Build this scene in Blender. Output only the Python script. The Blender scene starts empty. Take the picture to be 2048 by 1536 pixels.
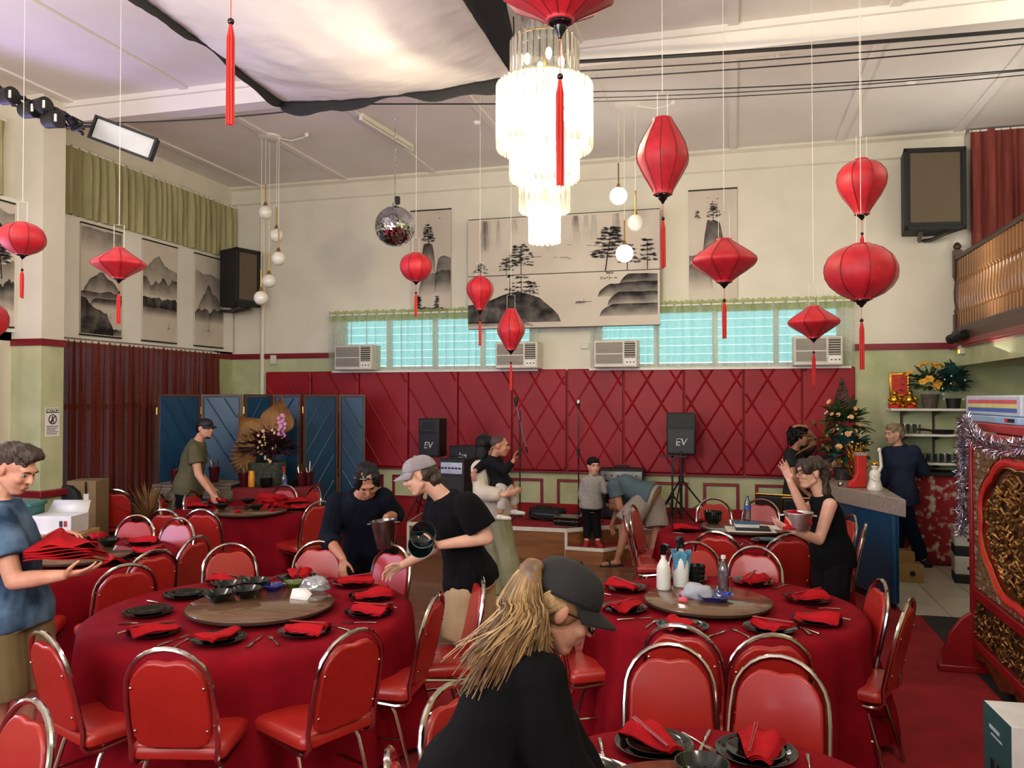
import bpy, bmesh, math, random
import numpy as np
from mathutils import Vector, Matrix, noise
random.seed(7); np.random.seed(7)
PI = math.pi; R_ = math.radians
SC = bpy.context.scene; COL = SC.collection
# ---------------------------------------------------------------- camera
F = 1620.0; YAW = math.atan(441/F); PIT = math.atan(29/F); EYE = 1.98
cd = bpy.data.cameras.new('camera'); cam = bpy.data.objects.new('camera', cd); COL.objects.link(cam)
cd.sensor_fit = 'HORIZONTAL'; cd.sensor_width = 36; cd.lens = 36*F/2048; cd.clip_start = .05
cam.location = (0, 0, EYE); cam.rotation_euler = (PI/2+PIT, 0, YAW)
SC.camera = cam
# ---------------------------------------------------------------- light
SC.view_settings.view_transform = 'Standard'; SC.view_settings.look = 'None'
SC.view_settings.gamma = 1; SC.view_settings.use_curve_mapping = False
SC.view_settings.exposure = EXPO = 0.32
W = bpy.data.worlds.new('world'); SC.world = W; W.use_nodes = True
W.node_tree.nodes['Background'].inputs[0].default_value = (.80, .93, 1, 1)
W.node_tree.nodes['Background'].inputs[1].default_value = 1.7
def lamp(name, kind, loc, power, color=(1, 1, 1), size=1, sizey=None, target=None, spread=None):
    l = bpy.data.lights.new(name, kind); o = bpy.data.objects.new(name, l); COL.objects.link(o)
    l.energy = power; l.color = color; o.location = loc
    if kind == 'AREA':
        l.size = size
        if sizey: l.shape = 'RECTANGLE'; l.size_y = sizey
        if spread: l.spread = spread
    else: l.shadow_soft_size = size
    if target is not None:
        o.rotation_euler = (Vector(target)-Vector(loc)).to_track_quat('-Z', 'Y').to_euler()
    return o
# added fill points without fixtures, brightening the near half of the hall
lamp('hall_fill_light', 'POINT', (-5.3, 3.2, 4.2), 95, (1, .92, .80), .45)
lamp('hall_fill_light', 'POINT', (1.2, .8, 4.2), 135, (1, .92, .80), .45)
lamp('balcony_fill_light', 'POINT', (3.05, 6.2, 4.6), 45, (1, .93, .82), .25)  # added fill above the balcony, no fixture there
# added unseen area lights aimed upward to brighten the high ceiling
lamp('ceiling_fill_light', 'AREA', (-2.6, .2, 2.7), 120, (1, .94, .86), 3.5, 1.5, (-3.4, 4.6, 5.2))
lamp('ceiling_fill_light', 'AREA', (2.95, 9.2, 3.0), 40, (1, .94, .86), .5, 2, (-.5, 8.8, 5.2))
# daylight through the front windows behind the photographer, and a violet party lamp on the left wall
lamp('front_window_light', 'AREA', (-3.2, -2.7, 2.4), 85, (.70, .80, 1), 5, 2.6, (-3.2, 6, 1.8))
lamp('left_window_light', 'AREA', (-7.3, 4.1, 1.9), 95, (.62, .66, 1), 2.2, 1.6, (-2, 5.2, 1.0))
lamp('party_lamp_light', 'SPOT', (-6.9, 5.9, 3.6), 55, (.45, .36, 1), .2, target=(-3.2, 5.0, 5.2)).data.spot_size = R_(120)
# ---------------------------------------------------------------- helpers
fwd = np.array([-math.sin(YAW)*math.cos(PIT), math.cos(YAW)*math.cos(PIT), math.sin(PIT)])
rgt = np.array([math.cos(YAW), math.sin(YAW), 0.]); upv = np.cross(rgt, fwd); EYEP = np.array([0, 0, EYE])
def at(x, y, X=None, Y=None, Z=None, d=None):
    """photo position -> point of the hall, given one true coordinate (or the distance d)"""
    q = fwd + rgt*((x-1024)/F) + upv*((768-y)/F)
    t = X/q[0] if X is not None else Y/q[1] if Y is not None else (Z-EYE)/q[2] if Z is not None else d
    return EYEP + q*t
def nrm(v):
    v = np.asarray(v, float); return v/max(1e-9, np.linalg.norm(v))
class MB:
    """collects shapes for one mesh"""
    def __init__(s): s.v = []; s.f = []; s.c = []; s.m = []
    def add(s, vs, fs, mi=0):
        o = len(s.v); s.v.extend([tuple(map(float, p)) for p in vs]); s.f.extend([tuple(i+o for i in f) for f in fs]); s.m.extend([mi]*len(fs)); return s
    def box(s, c, d, R=None, mi=0):
        c = np.array(c, float); P = []
        for x in (-.5, .5):
            for y in (-.5, .5):
                for z in (-.5, .5):
                    q = np.array([x*d[0], y*d[1], z*d[2]])
                    if R is not None: q = np.array(R) @ q
                    P.append(c+q)
        return s.add(P, [(0, 1, 3, 2), (4, 6, 7, 5), (0, 4, 5, 1), (2, 3, 7, 6), (0, 2, 6, 4), (1, 5, 7, 3)], mi)
    def bx(s, x0, x1, y0, y1, z0, z1, mi=0): return s.box(((x0+x1)/2, (y0+y1)/2, (z0+z1)/2), (x1-x0, y1-y0, z1-z0), None, mi)
    def frame(s, t):
        t = nrm(t); a = np.array([0, 0, 1.]) if abs(t[2]) < .9 else np.array([1., 0, 0])
        u = nrm(np.cross(a, t)); return u, np.cross(t, u)
    def rings(s, rings, close=False, cap=True, mi=0):
        n = len(rings[0]); V = [p for r in rings for p in r]; Fs = []
        m = len(rings)
        for i in range(m if close else m-1):
            a = i*n; b = ((i+1) % m)*n
            for j in range(n): k = (j+1) % n; Fs.append((a+j, a+k, b+k, b+j))
        if cap and not close: Fs.append(tuple(range(n-1, -1, -1))); Fs.append(tuple((m-1)*n+j for j in range(n)))
        return s.add(V, Fs, mi)
    def cyl(s, p0, p1, r0, r1=None, n=12, mi=0):
        p0 = np.array(p0, float); p1 = np.array(p1, float); r1 = r0 if r1 is None else r1
        u, w = s.frame(p1-p0); A = [2*PI*j/n for j in range(n)]
        return s.rings([[p+(u*math.cos(a)+w*math.sin(a))*r for a in A] for p, r in ((p0, r0), (p1, r1))], mi=mi)
    def tube(s, pts, r, n=8, closed=False, mi=0, flat=1.0):
        pts = [np.array(p, float) for p in pts]; m = len(pts); rings = []
        rr = r if hasattr(r, '__len__') else [r]*m
        u = None
        for i, p in enumerate(pts):
            t = nrm((pts[(i+1) % m]-pts[i-1]) if closed else pts[min(i+1, m-1)]-pts[max(i-1, 0)])
            if u is None: u, w = s.frame(t)
            else:
                u = nrm(u-t*np.dot(u, t)); w = np.cross(t, u)
            rings.append([p+(u*math.cos(2*PI*j/n)+w*math.sin(2*PI*j/n)*flat)*rr[i] for j in range(n)])
        return s.rings(rings, closed, mi=mi)
    def lathe(s, prof, n=24, c=(0, 0, 0), mi=0, fn=None):
        rings = []
        for r, z in prof:
            rings.append([(c[0]+r*(fn(2*PI*j/n, z) if fn else 1)*math.cos(2*PI*j/n), c[1]+r*(fn(2*PI*j/n, z) if fn else 1)*math.sin(2*PI*j/n), c[2]+z) for j in range(n)])
        return s.rings(rings, mi=mi)
    def sph(s, c, r, nu=12, nv=8, R=None, mi=0):
        r = np.array(r if hasattr(r, '__len__') else (r, r, r), float); c = np.array(c, float); V = []; Fs = []
        M = np.eye(3) if R is None else np.array(R)
        for i in range(1, nv):
            t = PI*i/nv
            for j in range(nu):
                p = 2*PI*j/nu; V.append(c+M @ (r*np.array([math.sin(t)*math.cos(p), math.sin(t)*math.sin(p), math.cos(t)])))
        V.append(c+M @ (r*np.array([0, 0, 1]))); V.append(c+M @ (r*np.array([0, 0, -1]))); T = len(V)-2; B = T+1
        for i in range(nv-2):
            for j in range(nu): k = (j+1) % nu; Fs.append((i*nu+j, (i+1)*nu+j, (i+1)*nu+k, i*nu+k))
        for j in range(nu): k = (j+1) % nu; Fs.append((T, j, k)); Fs.append((B, (nv-2)*nu+k, (nv-2)*nu+j))
        return s.add(V, Fs, mi)
    def prism(s, poly, h0, h1, M=None, mi=0):
        """poly in local xy, extruded along local z from h0 to h1; M = (origin, ex, ey, ez)"""
        if M is None: M = ((0, 0, 0), (1, 0, 0), (0, 1, 0), (0, 0, 1))
        o, ex, ey, ez = [np.array(q, float) for q in M]; n = len(poly)
        V = [o+ex*x+ey*y+ez*h for h in (h0, h1) for x, y in poly]
        Fs = [tuple(range(n-1, -1, -1)), tuple(range(n, 2*n))]+[(j, (j+1) % n, n+(j+1) % n, n+j) for j in range(n)]
        return s.add(V, Fs, mi)
    def grid(s, fn, nu, nv, mi=0, wrap=False):
        V = [fn(i/nu, j/nv) for j in range(nv+1) for i in range(nu+(0 if wrap else 1))]; w = nu if wrap else nu+1
        return s.add(V, [(j*w+i, j*w+(i+1) % w, (j+1)*w+(i+1) % w, (j+1)*w+i) for j in range(nv) for i in range(nu)], mi)
    def cap(s, p0, p1, r0, r1, n=10):
        """tapered capsule"""
        p0 = np.array(p0, float); p1 = np.array(p1, float); t = nrm(p1-p0); u, w = s.frame(t); rings = []
        A = [2*PI*j/n for j in range(n)]
        for k in (85, 55, 25): rings.append((p0-t*r0*math.sin(R_(k)), r0*math.cos(R_(k))))
        rings.append((p0, r0)); rings.append((p1, r1))
        for k in (25, 55, 85): rings.append((p1+t*r1*math.sin(R_(k)), r1*math.cos(R_(k))))
        return s.rings([[p+(u*math.cos(a)+w*math.sin(a))*r for a in A] for p, r in rings])
    def mesh(s, name, smooth=True, ang=40):
        me = bpy.data.meshes.new(name); me.from_pydata(s.v, [], s.f)
        bm = bmesh.new(); bm.from_mesh(me); bmesh.ops.recalc_face_normals(bm, faces=bm.faces); bm.to_mesh(me); bm.free()
        if smooth:
            me.polygons.foreach_set('use_smooth', [True]*len(me.polygons)); me.set_sharp_from_angle(angle=R_(ang))
        return me
    def build(s, name, mat, parent=None, smooth=True, bevel=0, seg=2, solid=0, ang=40, sub=0, origin=None):
        me = s.mesh(name, smooth, ang)
        for m in (mat if isinstance(mat, (list, tuple)) else [mat]): me.materials.append(m)
        if isinstance(mat, (list, tuple)): me.polygons.foreach_set('material_index', s.m)
        o = bpy.data.objects.new(name, me); COL.objects.link(o)
        if parent is not None: o.parent = parent
        elif origin is not False:
            V = np.array(s.v); og = Vector(origin) if origin is not None else Vector(((V[:, 0].min()+V[:, 0].max())/2, (V[:, 1].min()+V[:, 1].max())/2, V[:, 2].min()))
            me.transform(Matrix.Translation(-og)); o.location = og
        if solid: md = o.modifiers.new('thickness', 'SOLIDIFY'); md.thickness = solid; md.offset = 0
        if bevel: md = o.modifiers.new('bevel', 'BEVEL'); md.width = bevel; md.segments = seg; md.limit_method = 'ANGLE'; md.angle_limit = R_(40)
        if sub: md = o.modifiers.new('subd', 'SUBSURF'); md.levels = sub; md.render_levels = sub
        return o
def put(name, me, mat=None, parent=None, loc=(0, 0, 0), rot=(0, 0, 0), scale=(1, 1, 1)):
    """another object sharing mesh data"""
    o = bpy.data.objects.new(name, me); COL.objects.link(o)
    if mat is not None and not len(me.materials): me.materials.append(mat)
    if parent is not None: o.parent = parent
    o.location = loc; o.rotation_euler = rot; o.scale = scale if hasattr(scale, '__len__') else (scale,)*3
    return o
def tag(o, label=None, cat=None, group=None, kind=None):
    if label: o['label'] = label
    if cat: o['category'] = cat
    if group: o['group'] = group
    if kind: o['kind'] = kind
    return o
def thing(name, label, cat, loc=(0, 0, 0), rz=0, group=None, kind=None):
    o = bpy.data.objects.new(name, None); COL.objects.link(o); o.empty_display_size = .1
    o.location = [float(q) for q in loc]; o.rotation_euler = (0, 0, rz); return tag(o, label, cat, group, kind)
def dup(root, loc, rz=0, label=None, group=None, scale=None):
    """a copy of a thing with its parts and sub-parts (shared mesh data)"""
    def cp(o, par):
        c = o.copy(); COL.objects.link(c)
        if par is not None: c.parent = par
        for ch in KIDS.get(o.name, ()): cp(ch, c)
        return c
    global KIDS
    KIDS = {}
    st = [root]
    while st:
        q = st.pop(); k = list(q.children); KIDS[q.name] = k; st += k
    r = cp(root, None); r.location = [float(q) for q in loc]; r.rotation_euler = (0, 0, rz)
    if label: r['label'] = label
    if group: r['group'] = group
    if scale: r.scale = (scale,)*3
    return r
TMP = bpy.data.scenes.new('workbench')
def bake(o):
    """apply an object's modifiers to its mesh (in a scratch scene, so that nothing else is evaluated)"""
    q = o.copy(); q.parent = None; TMP.collection.objects.link(q); vl = TMP.view_layers[0]; vl.update()
    me = bpy.data.meshes.new_from_object(q.evaluated_get(vl.depsgraph)); TMP.collection.objects.unlink(q); bpy.data.objects.remove(q); old = o.data
    o.modifiers.clear(); o.data = me; me.name = o.name; bpy.data.meshes.remove(old); return o
def textmesh(txt, size, depth=.001, align='CENTER', shear=0, bold=0):
    c = bpy.data.curves.new('lettering', 'FONT'); c.body = txt; c.size = size; c.extrude = depth; c.align_x = align; c.align_y = 'CENTER'; c.shear = shear; c.offset = bold; c.resolution_u = 3
    o = bpy.data.objects.new('lettering', c); TMP.collection.objects.link(o)
    vl = TMP.view_layers[0]; vl.update(); me = bpy.data.meshes.new_from_object(o.evaluated_get(vl.depsgraph)); bpy.data.objects.remove(o); bpy.data.curves.remove(c); return me
# ---------------------------------------------------------------- materials
def lin(c):
    c = [q/255 for q in c]; return tuple((q/12.92 if q <= .04045 else ((q+.055)/1.055)**2.4) for q in c)+(1,)
MATS = {}
def mat(name, col, rough=.6, metal=0, col2=None, scale=8, mix=.5, bump=0, bscale=60, detail=3, spec=None, coat=0, sheen=0, stretch=(1, 1, 1), emit=0, trans=0, alpha=1, ior=None, wave=None, kind='noise', lo=.35, hi=.65):
    if name in MATS: return MATS[name]
    m = bpy.data.materials.new(name); m.use_nodes = True; nt = m.node_tree; b = nt.nodes['Principled BSDF']; L = nt.links.new
    tc = nt.nodes.new('ShaderNodeTexCoord'); mp = nt.nodes.new('ShaderNodeMapping'); mp.inputs['Scale'].default_value = stretch; L(tc.outputs['Object'], mp.inputs[0])
    c1 = lin(col); c2 = lin(col2) if col2 else tuple(q*.86 for q in c1[:3])+(1,)
    if kind == 'noise': t = nt.nodes.new('ShaderNodeTexNoise'); t.inputs['Scale'].default_value = scale; t.inputs['Detail'].default_value = detail; out = t.outputs['Fac']
    elif kind == 'wave': t = nt.nodes.new('ShaderNodeTexWave'); t.inputs['Scale'].default_value = scale; t.inputs['Distortion'].default_value = 6; t.inputs['Detail'].default_value = detail; out = t.outputs['Fac']
    elif kind == 'vor': t = nt.nodes.new('ShaderNodeTexVoronoi'); t.inputs['Scale'].default_value = scale; out = t.outputs['Distance']
    L(mp.outputs[0], t.inputs['Vector'])
    r = nt.nodes.new('ShaderNodeValToRGB'); r.color_ramp.elements[0].position = lo; r.color_ramp.elements[1].position = hi
    r.color_ramp.elements[0].color = c1; r.color_ramp.elements[1].color = c2
    L(out, r.inputs[0]); L(r.outputs[0], b.inputs['Base Color'])
    b.inputs['Roughness'].default_value = rough; b.inputs['Metallic'].default_value = metal
    if spec is not None: b.inputs['Specular IOR Level'].default_value = spec
    if coat: b.inputs['Coat Weight'].default_value = coat; b.inputs['Coat Roughness'].default_value = .08
    if sheen: b.inputs['Sheen Weight'].default_value = sheen; b.inputs['Sheen Roughness'].default_value = .4
    if trans: b.inputs['Transmission Weight'].default_value = trans
    if ior: b.inputs['IOR'].default_value = ior
    if alpha < 1: b.inputs['Alpha'].default_value = alpha
    if emit: L(r.outputs[0], b.inputs['Emission Color']); b.inputs['Emission Strength'].default_value = emit
    if bump:
        n2 = nt.nodes.new('ShaderNodeTexNoise'); n2.inputs['Scale'].default_value = bscale; n2.inputs['Detail'].default_value = 4; L(mp.outputs[0], n2.inputs['Vector'])
        bp = nt.nodes.new('ShaderNodeBump'); bp.inputs['Strength'].default_value = bump; bp.inputs['Distance'].default_value = .01; L(n2.outputs['Fac'], bp.inputs['Height']); L(bp.outputs[0], b.inputs['Normal'])
    MATS[name] = m; return m
def sheer(name, col, opac, col2=None):
    """thin see-through cloth: part open weave, part cloth that lets light through"""
    m = bpy.data.materials.new(name); m.use_nodes = True; nt = m.node_tree; L = nt.links.new; nt.nodes.clear()
    o = nt.nodes.new('ShaderNodeOutputMaterial'); tr = nt.nodes.new('ShaderNodeBsdfTransparent'); di = nt.nodes.new('ShaderNodeBsdfDiffuse'); tl = nt.nodes.new('ShaderNodeBsdfTranslucent')
    tc = nt.nodes.new('ShaderNodeTexCoord'); n = nt.nodes.new('ShaderNodeTexNoise'); n.inputs['Scale'].default_value = 30; L(tc.outputs['Object'], n.inputs['Vector'])
    rp = nt.nodes.new('ShaderNodeValToRGB'); rp.color_ramp.elements[0].color = lin(col); rp.color_ramp.elements[1].color = lin(col2 or [q*.85 for q in col]); L(n.outputs['Fac'], rp.inputs[0])
    L(rp.outputs[0], di.inputs[0]); L(rp.outputs[0], tl.inputs[0])
    a = nt.nodes.new('ShaderNodeMixShader'); a.inputs[0].default_value = .5; L(di.outputs[0], a.inputs[1]); L(tl.outputs[0], a.inputs[2])
    b = nt.nodes.new('ShaderNodeMixShader'); b.inputs[0].default_value = opac; L(tr.outputs[0], b.inputs[1]); L(a.outputs[0], b.inputs[2]); L(b.outputs[0], o.inputs[0]); return m
def clear(name, col, gloss=.12, rough=.03, body=.0):
    """thin clear glass or plastic: mostly transparent with a reflective skin"""
    m = bpy.data.materials.new(name); m.use_nodes = True; nt = m.node_tree; L = nt.links.new; nt.nodes.clear()
    o = nt.nodes.new('ShaderNodeOutputMaterial'); tr = nt.nodes.new('ShaderNodeBsdfTransparent'); tr.inputs[0].default_value = lin(col); gl = nt.nodes.new('ShaderNodeBsdfGlossy'); gl.inputs['Roughness'].default_value = rough
    di = nt.nodes.new('ShaderNodeBsdfTranslucent'); df = nt.nodes.new('ShaderNodeBsdfDiffuse'); di.inputs[0].default_value = lin(col); df.inputs[0].default_value = lin(col)
    lw = nt.nodes.new('ShaderNodeLayerWeight'); lw.inputs[0].default_value = .35; mt = nt.nodes.new('ShaderNodeMath'); mt.operation = 'MULTIPLY_ADD'; mt.inputs[1].default_value = .8; mt.inputs[2].default_value = gloss; L(lw.outputs['Fresnel'], mt.inputs[0])
    z = nt.nodes.new('ShaderNodeMixShader'); z.inputs[0].default_value = .5; L(di.outputs[0], z.inputs[1]); L(df.outputs[0], z.inputs[2])
    y = nt.nodes.new('ShaderNodeMixShader'); y.inputs[0].default_value = body; L(tr.outputs[0], y.inputs[1]); L(z.outputs[0], y.inputs[2])
    x = nt.nodes.new('ShaderNodeMixShader'); L(mt.outputs[0], x.inputs[0]); L(y.outputs[0], x.inputs[1]); L(gl.outputs[0], x.inputs[2]); L(x.outputs[0], o.inputs[0]); return m
def glow(name, col, s):
    m = bpy.data.materials.new(name); m.use_nodes = True; b = m.node_tree.nodes['Principled BSDF']; b.inputs['Base Color'].default_value = lin(col); b.inputs['Emission Color'].default_value = lin(col); b.inputs['Emission Strength'].default_value = s; return m
M_cream = mat('cream_paint', (222, 216, 198), .7, col2=(214, 208, 190), scale=2, bump=.05, bscale=30)
M_ceil = mat('ceiling_paint', (230, 224, 218), .8, col2=(222, 216, 210), scale=1.2, bump=.04, bscale=20)
M_white = mat('white_paint', (232, 229, 218), .5, col2=(224, 221, 210), scale=3)
M_sponge = mat('sponged_green_paint', (188, 190, 150), .7, col2=(166, 172, 128), scale=3.2, detail=6, bump=.05)
M_trimred = mat('dark_red_gloss_paint', (128, 20, 34), .35, col2=(112, 14, 28), scale=4)
M_carpet = mat('red_carpet', (156, 20, 28), .95, col2=(134, 13, 21), scale=5, detail=6, bump=.35, bscale=500)
M_vinylwall = mat('red_quilted_vinyl', (146, 22, 34), .48, col2=(134, 17, 29), spec=.3, scale=2, bump=.04, bscale=180)
M_black = mat('matt_black', (12, 12, 13), .6, col2=(9, 9, 10), scale=10)
M_blackgloss = mat('gloss_black', (14, 14, 15), .12, scale=10)
M_chrome = mat('chrome', (196, 190, 182), .13, 1, col2=(176, 170, 162), scale=3)
M_brass = mat('brushed_brass', (196, 158, 88), .3, 1, scale=20)
M_steel = mat('brushed_steel', (176, 172, 166), .28, 1, col2=(150, 147, 142), scale=12, stretch=(1, 1, 8))
# ================================================================ the setting
YB = 11.0; XL = -7.5; ZC = 5.25
def struct(o, kind='structure'): o['kind'] = kind; return o
def S(name, mb, m, **k): k["origin"] = False; return struct(mb.build(name, m, None, **k))
# floor: red carpet, timber dance floor, white tiles, black mat
floor = S('floor', MB().bx(XL-.1, 3.5, -3.2, YB+.1, -.2, 0), M_carpet, origin=(0, 0, 0), smooth=False)
wood = [mat('dance_floor_timber_%d' % k, c, .32, col2=c2, scale=3, stretch=(1.2, 14, 1), detail=5, coat=.2) for k, (c, c2) in enumerate((((120, 76, 48), (96, 58, 36)), ((110, 68, 42), (90, 54, 34)), ((130, 86, 56), (104, 66, 42))))]
PLK = [MB().box((0, 0, .004), (.998*L_, .096, .008)) for L_ in (1.6,)][0].mesh('plank', False)
for k in range(3):
    mk = PLK.copy(); mk.materials.append(wood[k]); wood[k] = mk
bpy.data.meshes.remove(PLK)
yy = 5.55; k = 0
while yy < 9.6:
    xx = -6.0 - (k % 3)*.53
    while xx < -1.1:
        x1 = min(xx+1.6, -1.06); x0 = max(xx, -4.3)
        if x1-x0 > .08: put('plank', wood[(k*7+int(xx*10)) % 3], None, floor, ((x0+x1)/2, yy, 0), (0, 0, 0), ((x1-x0)/1.6, 1, 1))
        xx += 1.6
    yy += .0985; k += 1
m_tile = mat('white_floor_tile', (214, 208, 192), .25, col2=(206, 200, 184), scale=3)
m_grout = mat('grey_grout', (120, 112, 100), .9)
MB().bx(1.5, 3.4, 8.14, 10.95, 0, .004).build('grout_bed', m_grout, floor, smooth=False)
TL = MB().box((0, 0, .006), (.392, .392, .008)).mesh('tile', False); TL.materials.append(m_tile)
for i in range(5):
    for j in range(7): put('tile', TL, None, floor, (1.70+.4*i, 8.34+.4*j, 0))
MB().prism([(1.65, 8.14), (1.65, 7.05), (1.69, 6.4), (1.72, 4.3), (3.4, 4.3), (3.4, 8.14)], 0, .006).build('black_mat', mat('black_rubber_mat', (38, 36, 35), .8, bump=.2, bscale=200), floor, smooth=False)
# walls
w = MB(); w1 = (-5.62, -2.72); w2 = (-1.76, 1.32); wz0, wz1 = 2.40, 3.18
wall_back = S('wall_back', MB().bx(XL-.2, 3.6, YB, YB+.2, wz1, ZC).bx(XL-.2, w1[0], YB, YB+.2, wz0, wz1).bx(w1[1], w2[0], YB, YB+.2, wz0, wz1).bx(w2[1], 3.6, YB, YB+.2, wz0, wz1).bx(XL-.2, 3.6, YB, YB+.2, 2.66, 2.66+.001) if False else
    MB().bx(XL-.2, 3.6, YB, YB+.2, wz1, ZC).bx(XL-.2, w1[0], YB, YB+.2, 0, wz1).bx(w1[1], w2[0], YB, YB+.2, wz0, wz1).bx(w2[1], 3.6, YB, YB+.2, 0, wz1).bx(w1[0], w1[1], YB, YB+.2, 0, wz0).bx(w1[1], w2[0], YB, YB+.2, 0, wz0).bx(w2[0], w2[1], YB, YB+.2, 0, wz0), M_cream, smooth=False)
# lower wall lining in sponged green
for a, b, z0, z1 in ((XL, w1[0], .0, 2.58), (w1[0], w2[1], 0, 2.38), (w2[1], 3.5, 0, 2.58)):
    MB().bx(a, b, YB-.012, YB, z0, z1).build('green_lining', M_sponge, wall_back, smooth=False)
for a, b in ((XL, w1[0]-.12), (w2[1]+.16, 2.62)):
    S('trim_1' if a < -6 else 'trim_2', MB().bx(a, b, YB-.035, YB, 2.585, 2.665).bx(a, b, YB-.045, YB, 2.61, 2.64), M_trimred, smooth=False)
S('trim_3', MB().prism([(0, 0), (-.10, 0), (-.10, -.03), (-.045, -.06), (-.03, -.26), (0, -.28)], XL, 2.75, ((0, YB, ZC), (0, 1, 0), (0, 0, 1), (1, 0, 0))), M_cream, smooth=False)   # cornice
# red quilted vinyl panels along the back wall
PX = [-6.88, -6.10, -5.32, -4.54, -3.78, -2.98, -2.2, -1.42, -.62, .14, .86, 1.49]
PZ0, PZ1 = .985, 2.385
for i in range(len(PX)-1):
    a, b = PX[i]+.004, PX[i+1]-.004
    pb = MB().bx(a, b, YB-.065, YB-.012, PZ0, PZ1).build('quilted_panel', M_vinylwall, wall_back, bevel=.02, seg=3)
    def ridge(x0, z0, x1, z1, y=YB-.066):
        # clip to panel
        t0, t1 = 0., 1.
        for p, q in ((-(x1-x0), x0-(a+.02)), ((x1-x0), (b-.02)-x0), (-(z1-z0), z0-(PZ0+.02)), ((z1-z0), (PZ1-.02)-z0)):
            if abs(p) < 1e-9:
                if q < 0: return None
            else:
                r = q/p
                if p < 0: t0 = max(t0, r)
                else: t1 = min(t1, r)
        if t1-t0 < .02: return None
        return (x0+(x1-x0)*t0, z0+(z1-z0)*t0), (x0+(x1-x0)*t1, z0+(z1-z0)*t1)
    dirs = ((1, -1) if i >= 7 else (-1,)); step = .385; ht = PZ1-PZ0; run = ht*.62
    if i == 10: dirs = (1,)
    if i in (5, 6): dirs = (-1, 1)
    for sg in dirs:
        for k in range(-14, 30):
            xb = -6.88+k*step*1.0+(.0 if sg < 0 else .0)
            c = ridge(xb, PZ0, xb+sg*run, PZ1)
            if c is None: continue
            (p, q), (p2, q2) = c; hgt = .016 if sg < 0 or i >= 7 else .006
            m = MB(); dx, dz = p2-p, q2-q; l = math.hypot(dx, dz); nx, nz = -dz/l, dx/l
            m.add([(p+nx*.017, YB-.064, q+nz*.017), (p, YB-.066-hgt, q), (p-nx*.017, YB-.064, q-nz*.017), (p2+nx*.017, YB-.064, q2+nz*.017), (p2, YB-.066-hgt, q2), (p2-nx*.017, YB-.064, q2-nz*.017)], [(0, 1, 4, 3), (1, 2, 5, 4), (0, 2, 1), (3, 4, 5)])
            m.build('quilt_ridge', M_vinylwall, pb)
MB().bx(PX[0], PX[-1], YB-.075, YB-.012, .955, .982).build('panel_rail', M_trimred, wall_back, bevel=.006)
# dado of red picture-frame mouldings
xx = -6.6
while xx < 1.3:
    m = MB(); a, b, z0, z1 = xx, xx+.46, .53, .87; t = .04
    m.bx(a, b, YB-.03, YB-.01, z1-t, z1).bx(a, a+t, YB-.03, YB-.01, z0, z1-t).bx(b-t, b, YB-.03, YB-.01, z0, z1-t)
    if xx < -3.6: m.bx(a+t, b-t, YB-.03, YB-.01, z0, z0+t)
    m.build('dado_moulding', M_trimred, wall_back, bevel=.004); xx += .655 if xx > -3.6 else .60
S('baseboard_back', MB().bx(-6.88, 2.6, YB-.03, YB, 0, .53), M_carpet, smooth=False)
# windows with louvre glass behind sheer curtains
m_glass = clear('daylight_tinted_louvre_glass', (200, 240, 238), .05, .05, .2)  # the cyan of the daylight outside is put into the glass tint
for wi, (a, b) in enumerate((w1, w2)):
    fr = MB(); n = 4
    fr.bx(a, b, YB+.05, YB+.11, wz1-.05, wz1).bx(a, b, YB+.05, YB+.11, wz0, wz0+.05)
    for k in range(n+1): x = a+(b-a)*k/n; fr.bx(max(a, x-.035), min(b, x+.035), YB+.05, YB+.11, wz0+.05, wz1-.05)
    win = S('window_%d' % (wi+1), fr, M_white, smooth=False); wl = win.location
    for k in range(n):
        x0 = a+(b-a)*k/n+.035; x1 = a+(b-a)*(k+1)/n-.035
        for j in range(6):
            z = wz0+.07+j*.115
            q = MB().box(((x0+x1)/2, YB+.085, z+.05), (x1-x0, .006, .108), Matrix.Rotation(R_(18), 3, 'X')).build('louvre_pane', m_glass, win, smooth=False); q.location = -wl
    sl = S('trim_%d' % (4+wi), MB().bx(a-.12, b+.12, YB-.10, YB, 2.362, 2.388), M_white, smooth=False)
# left wall, pillar, upper boards
wall_left = S('wall_left', MB().bx(XL-.2, XL, -3.2, YB+.2, 4.95, ZC).bx(XL-.2, XL, -3.2, YB+.2, 2.6, 2.7).bx(XL-.2, XL, 10.55, YB+.2, 0, 4.95).bx(XL-.2, XL, 6.7, 7.55, 0, 4.95).bx(XL-.2, XL, -3.2, 3.2, 0, 4.95).bx(XL-.2, XL, 7.55, 10.55, 2.7, 4.95).bx(XL-.2, XL, 3.2, 6.7, 2.7, 4.95).bx(XL-.2, XL, 3.2, 6.7, 0, .9).bx(XL-.2, XL, 7.55, 10.55, 0, .4), M_cream, smooth=False)
MB().bx(XL, XL+.012, 10.5, YB, 0, 2.58).build('green_lining', M_sponge, wall_left, smooth=False).location = -wall_left.location
S('trim_6', MB().bx(XL, XL+.035, 10.45, YB-.04, 2.585, 2.665), M_trimred, smooth=False)
pil = S('wall_pillar', MB().bx(XL, -7.1, 7.0, 7.3, 2.6, ZC), M_cream, smooth=False)
MB().bx(XL, -7.1, 7.0, 7.3, 0, 2.58).build('pillar_lower', M_sponge, pil, smooth=False).location = -pil.location
MB().bx(XL, -7.085, 6.985, 7.315, 2.545, 2.62).build('pillar_band', M_trimred, pil, smooth=False).location = -pil.location
MB().bx(XL, -7.02, 6.93, 7.36, .93, 1.0).build('pillar_ledge', M_trimred, pil, smooth=False, bevel=.01).location = -pil.location
S('wall_left_corner_pipe', MB().cyl((-6.95, YB-.03, 0), (-6.95, YB-.03, ZC), .035, n=12), M_cream)
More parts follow.
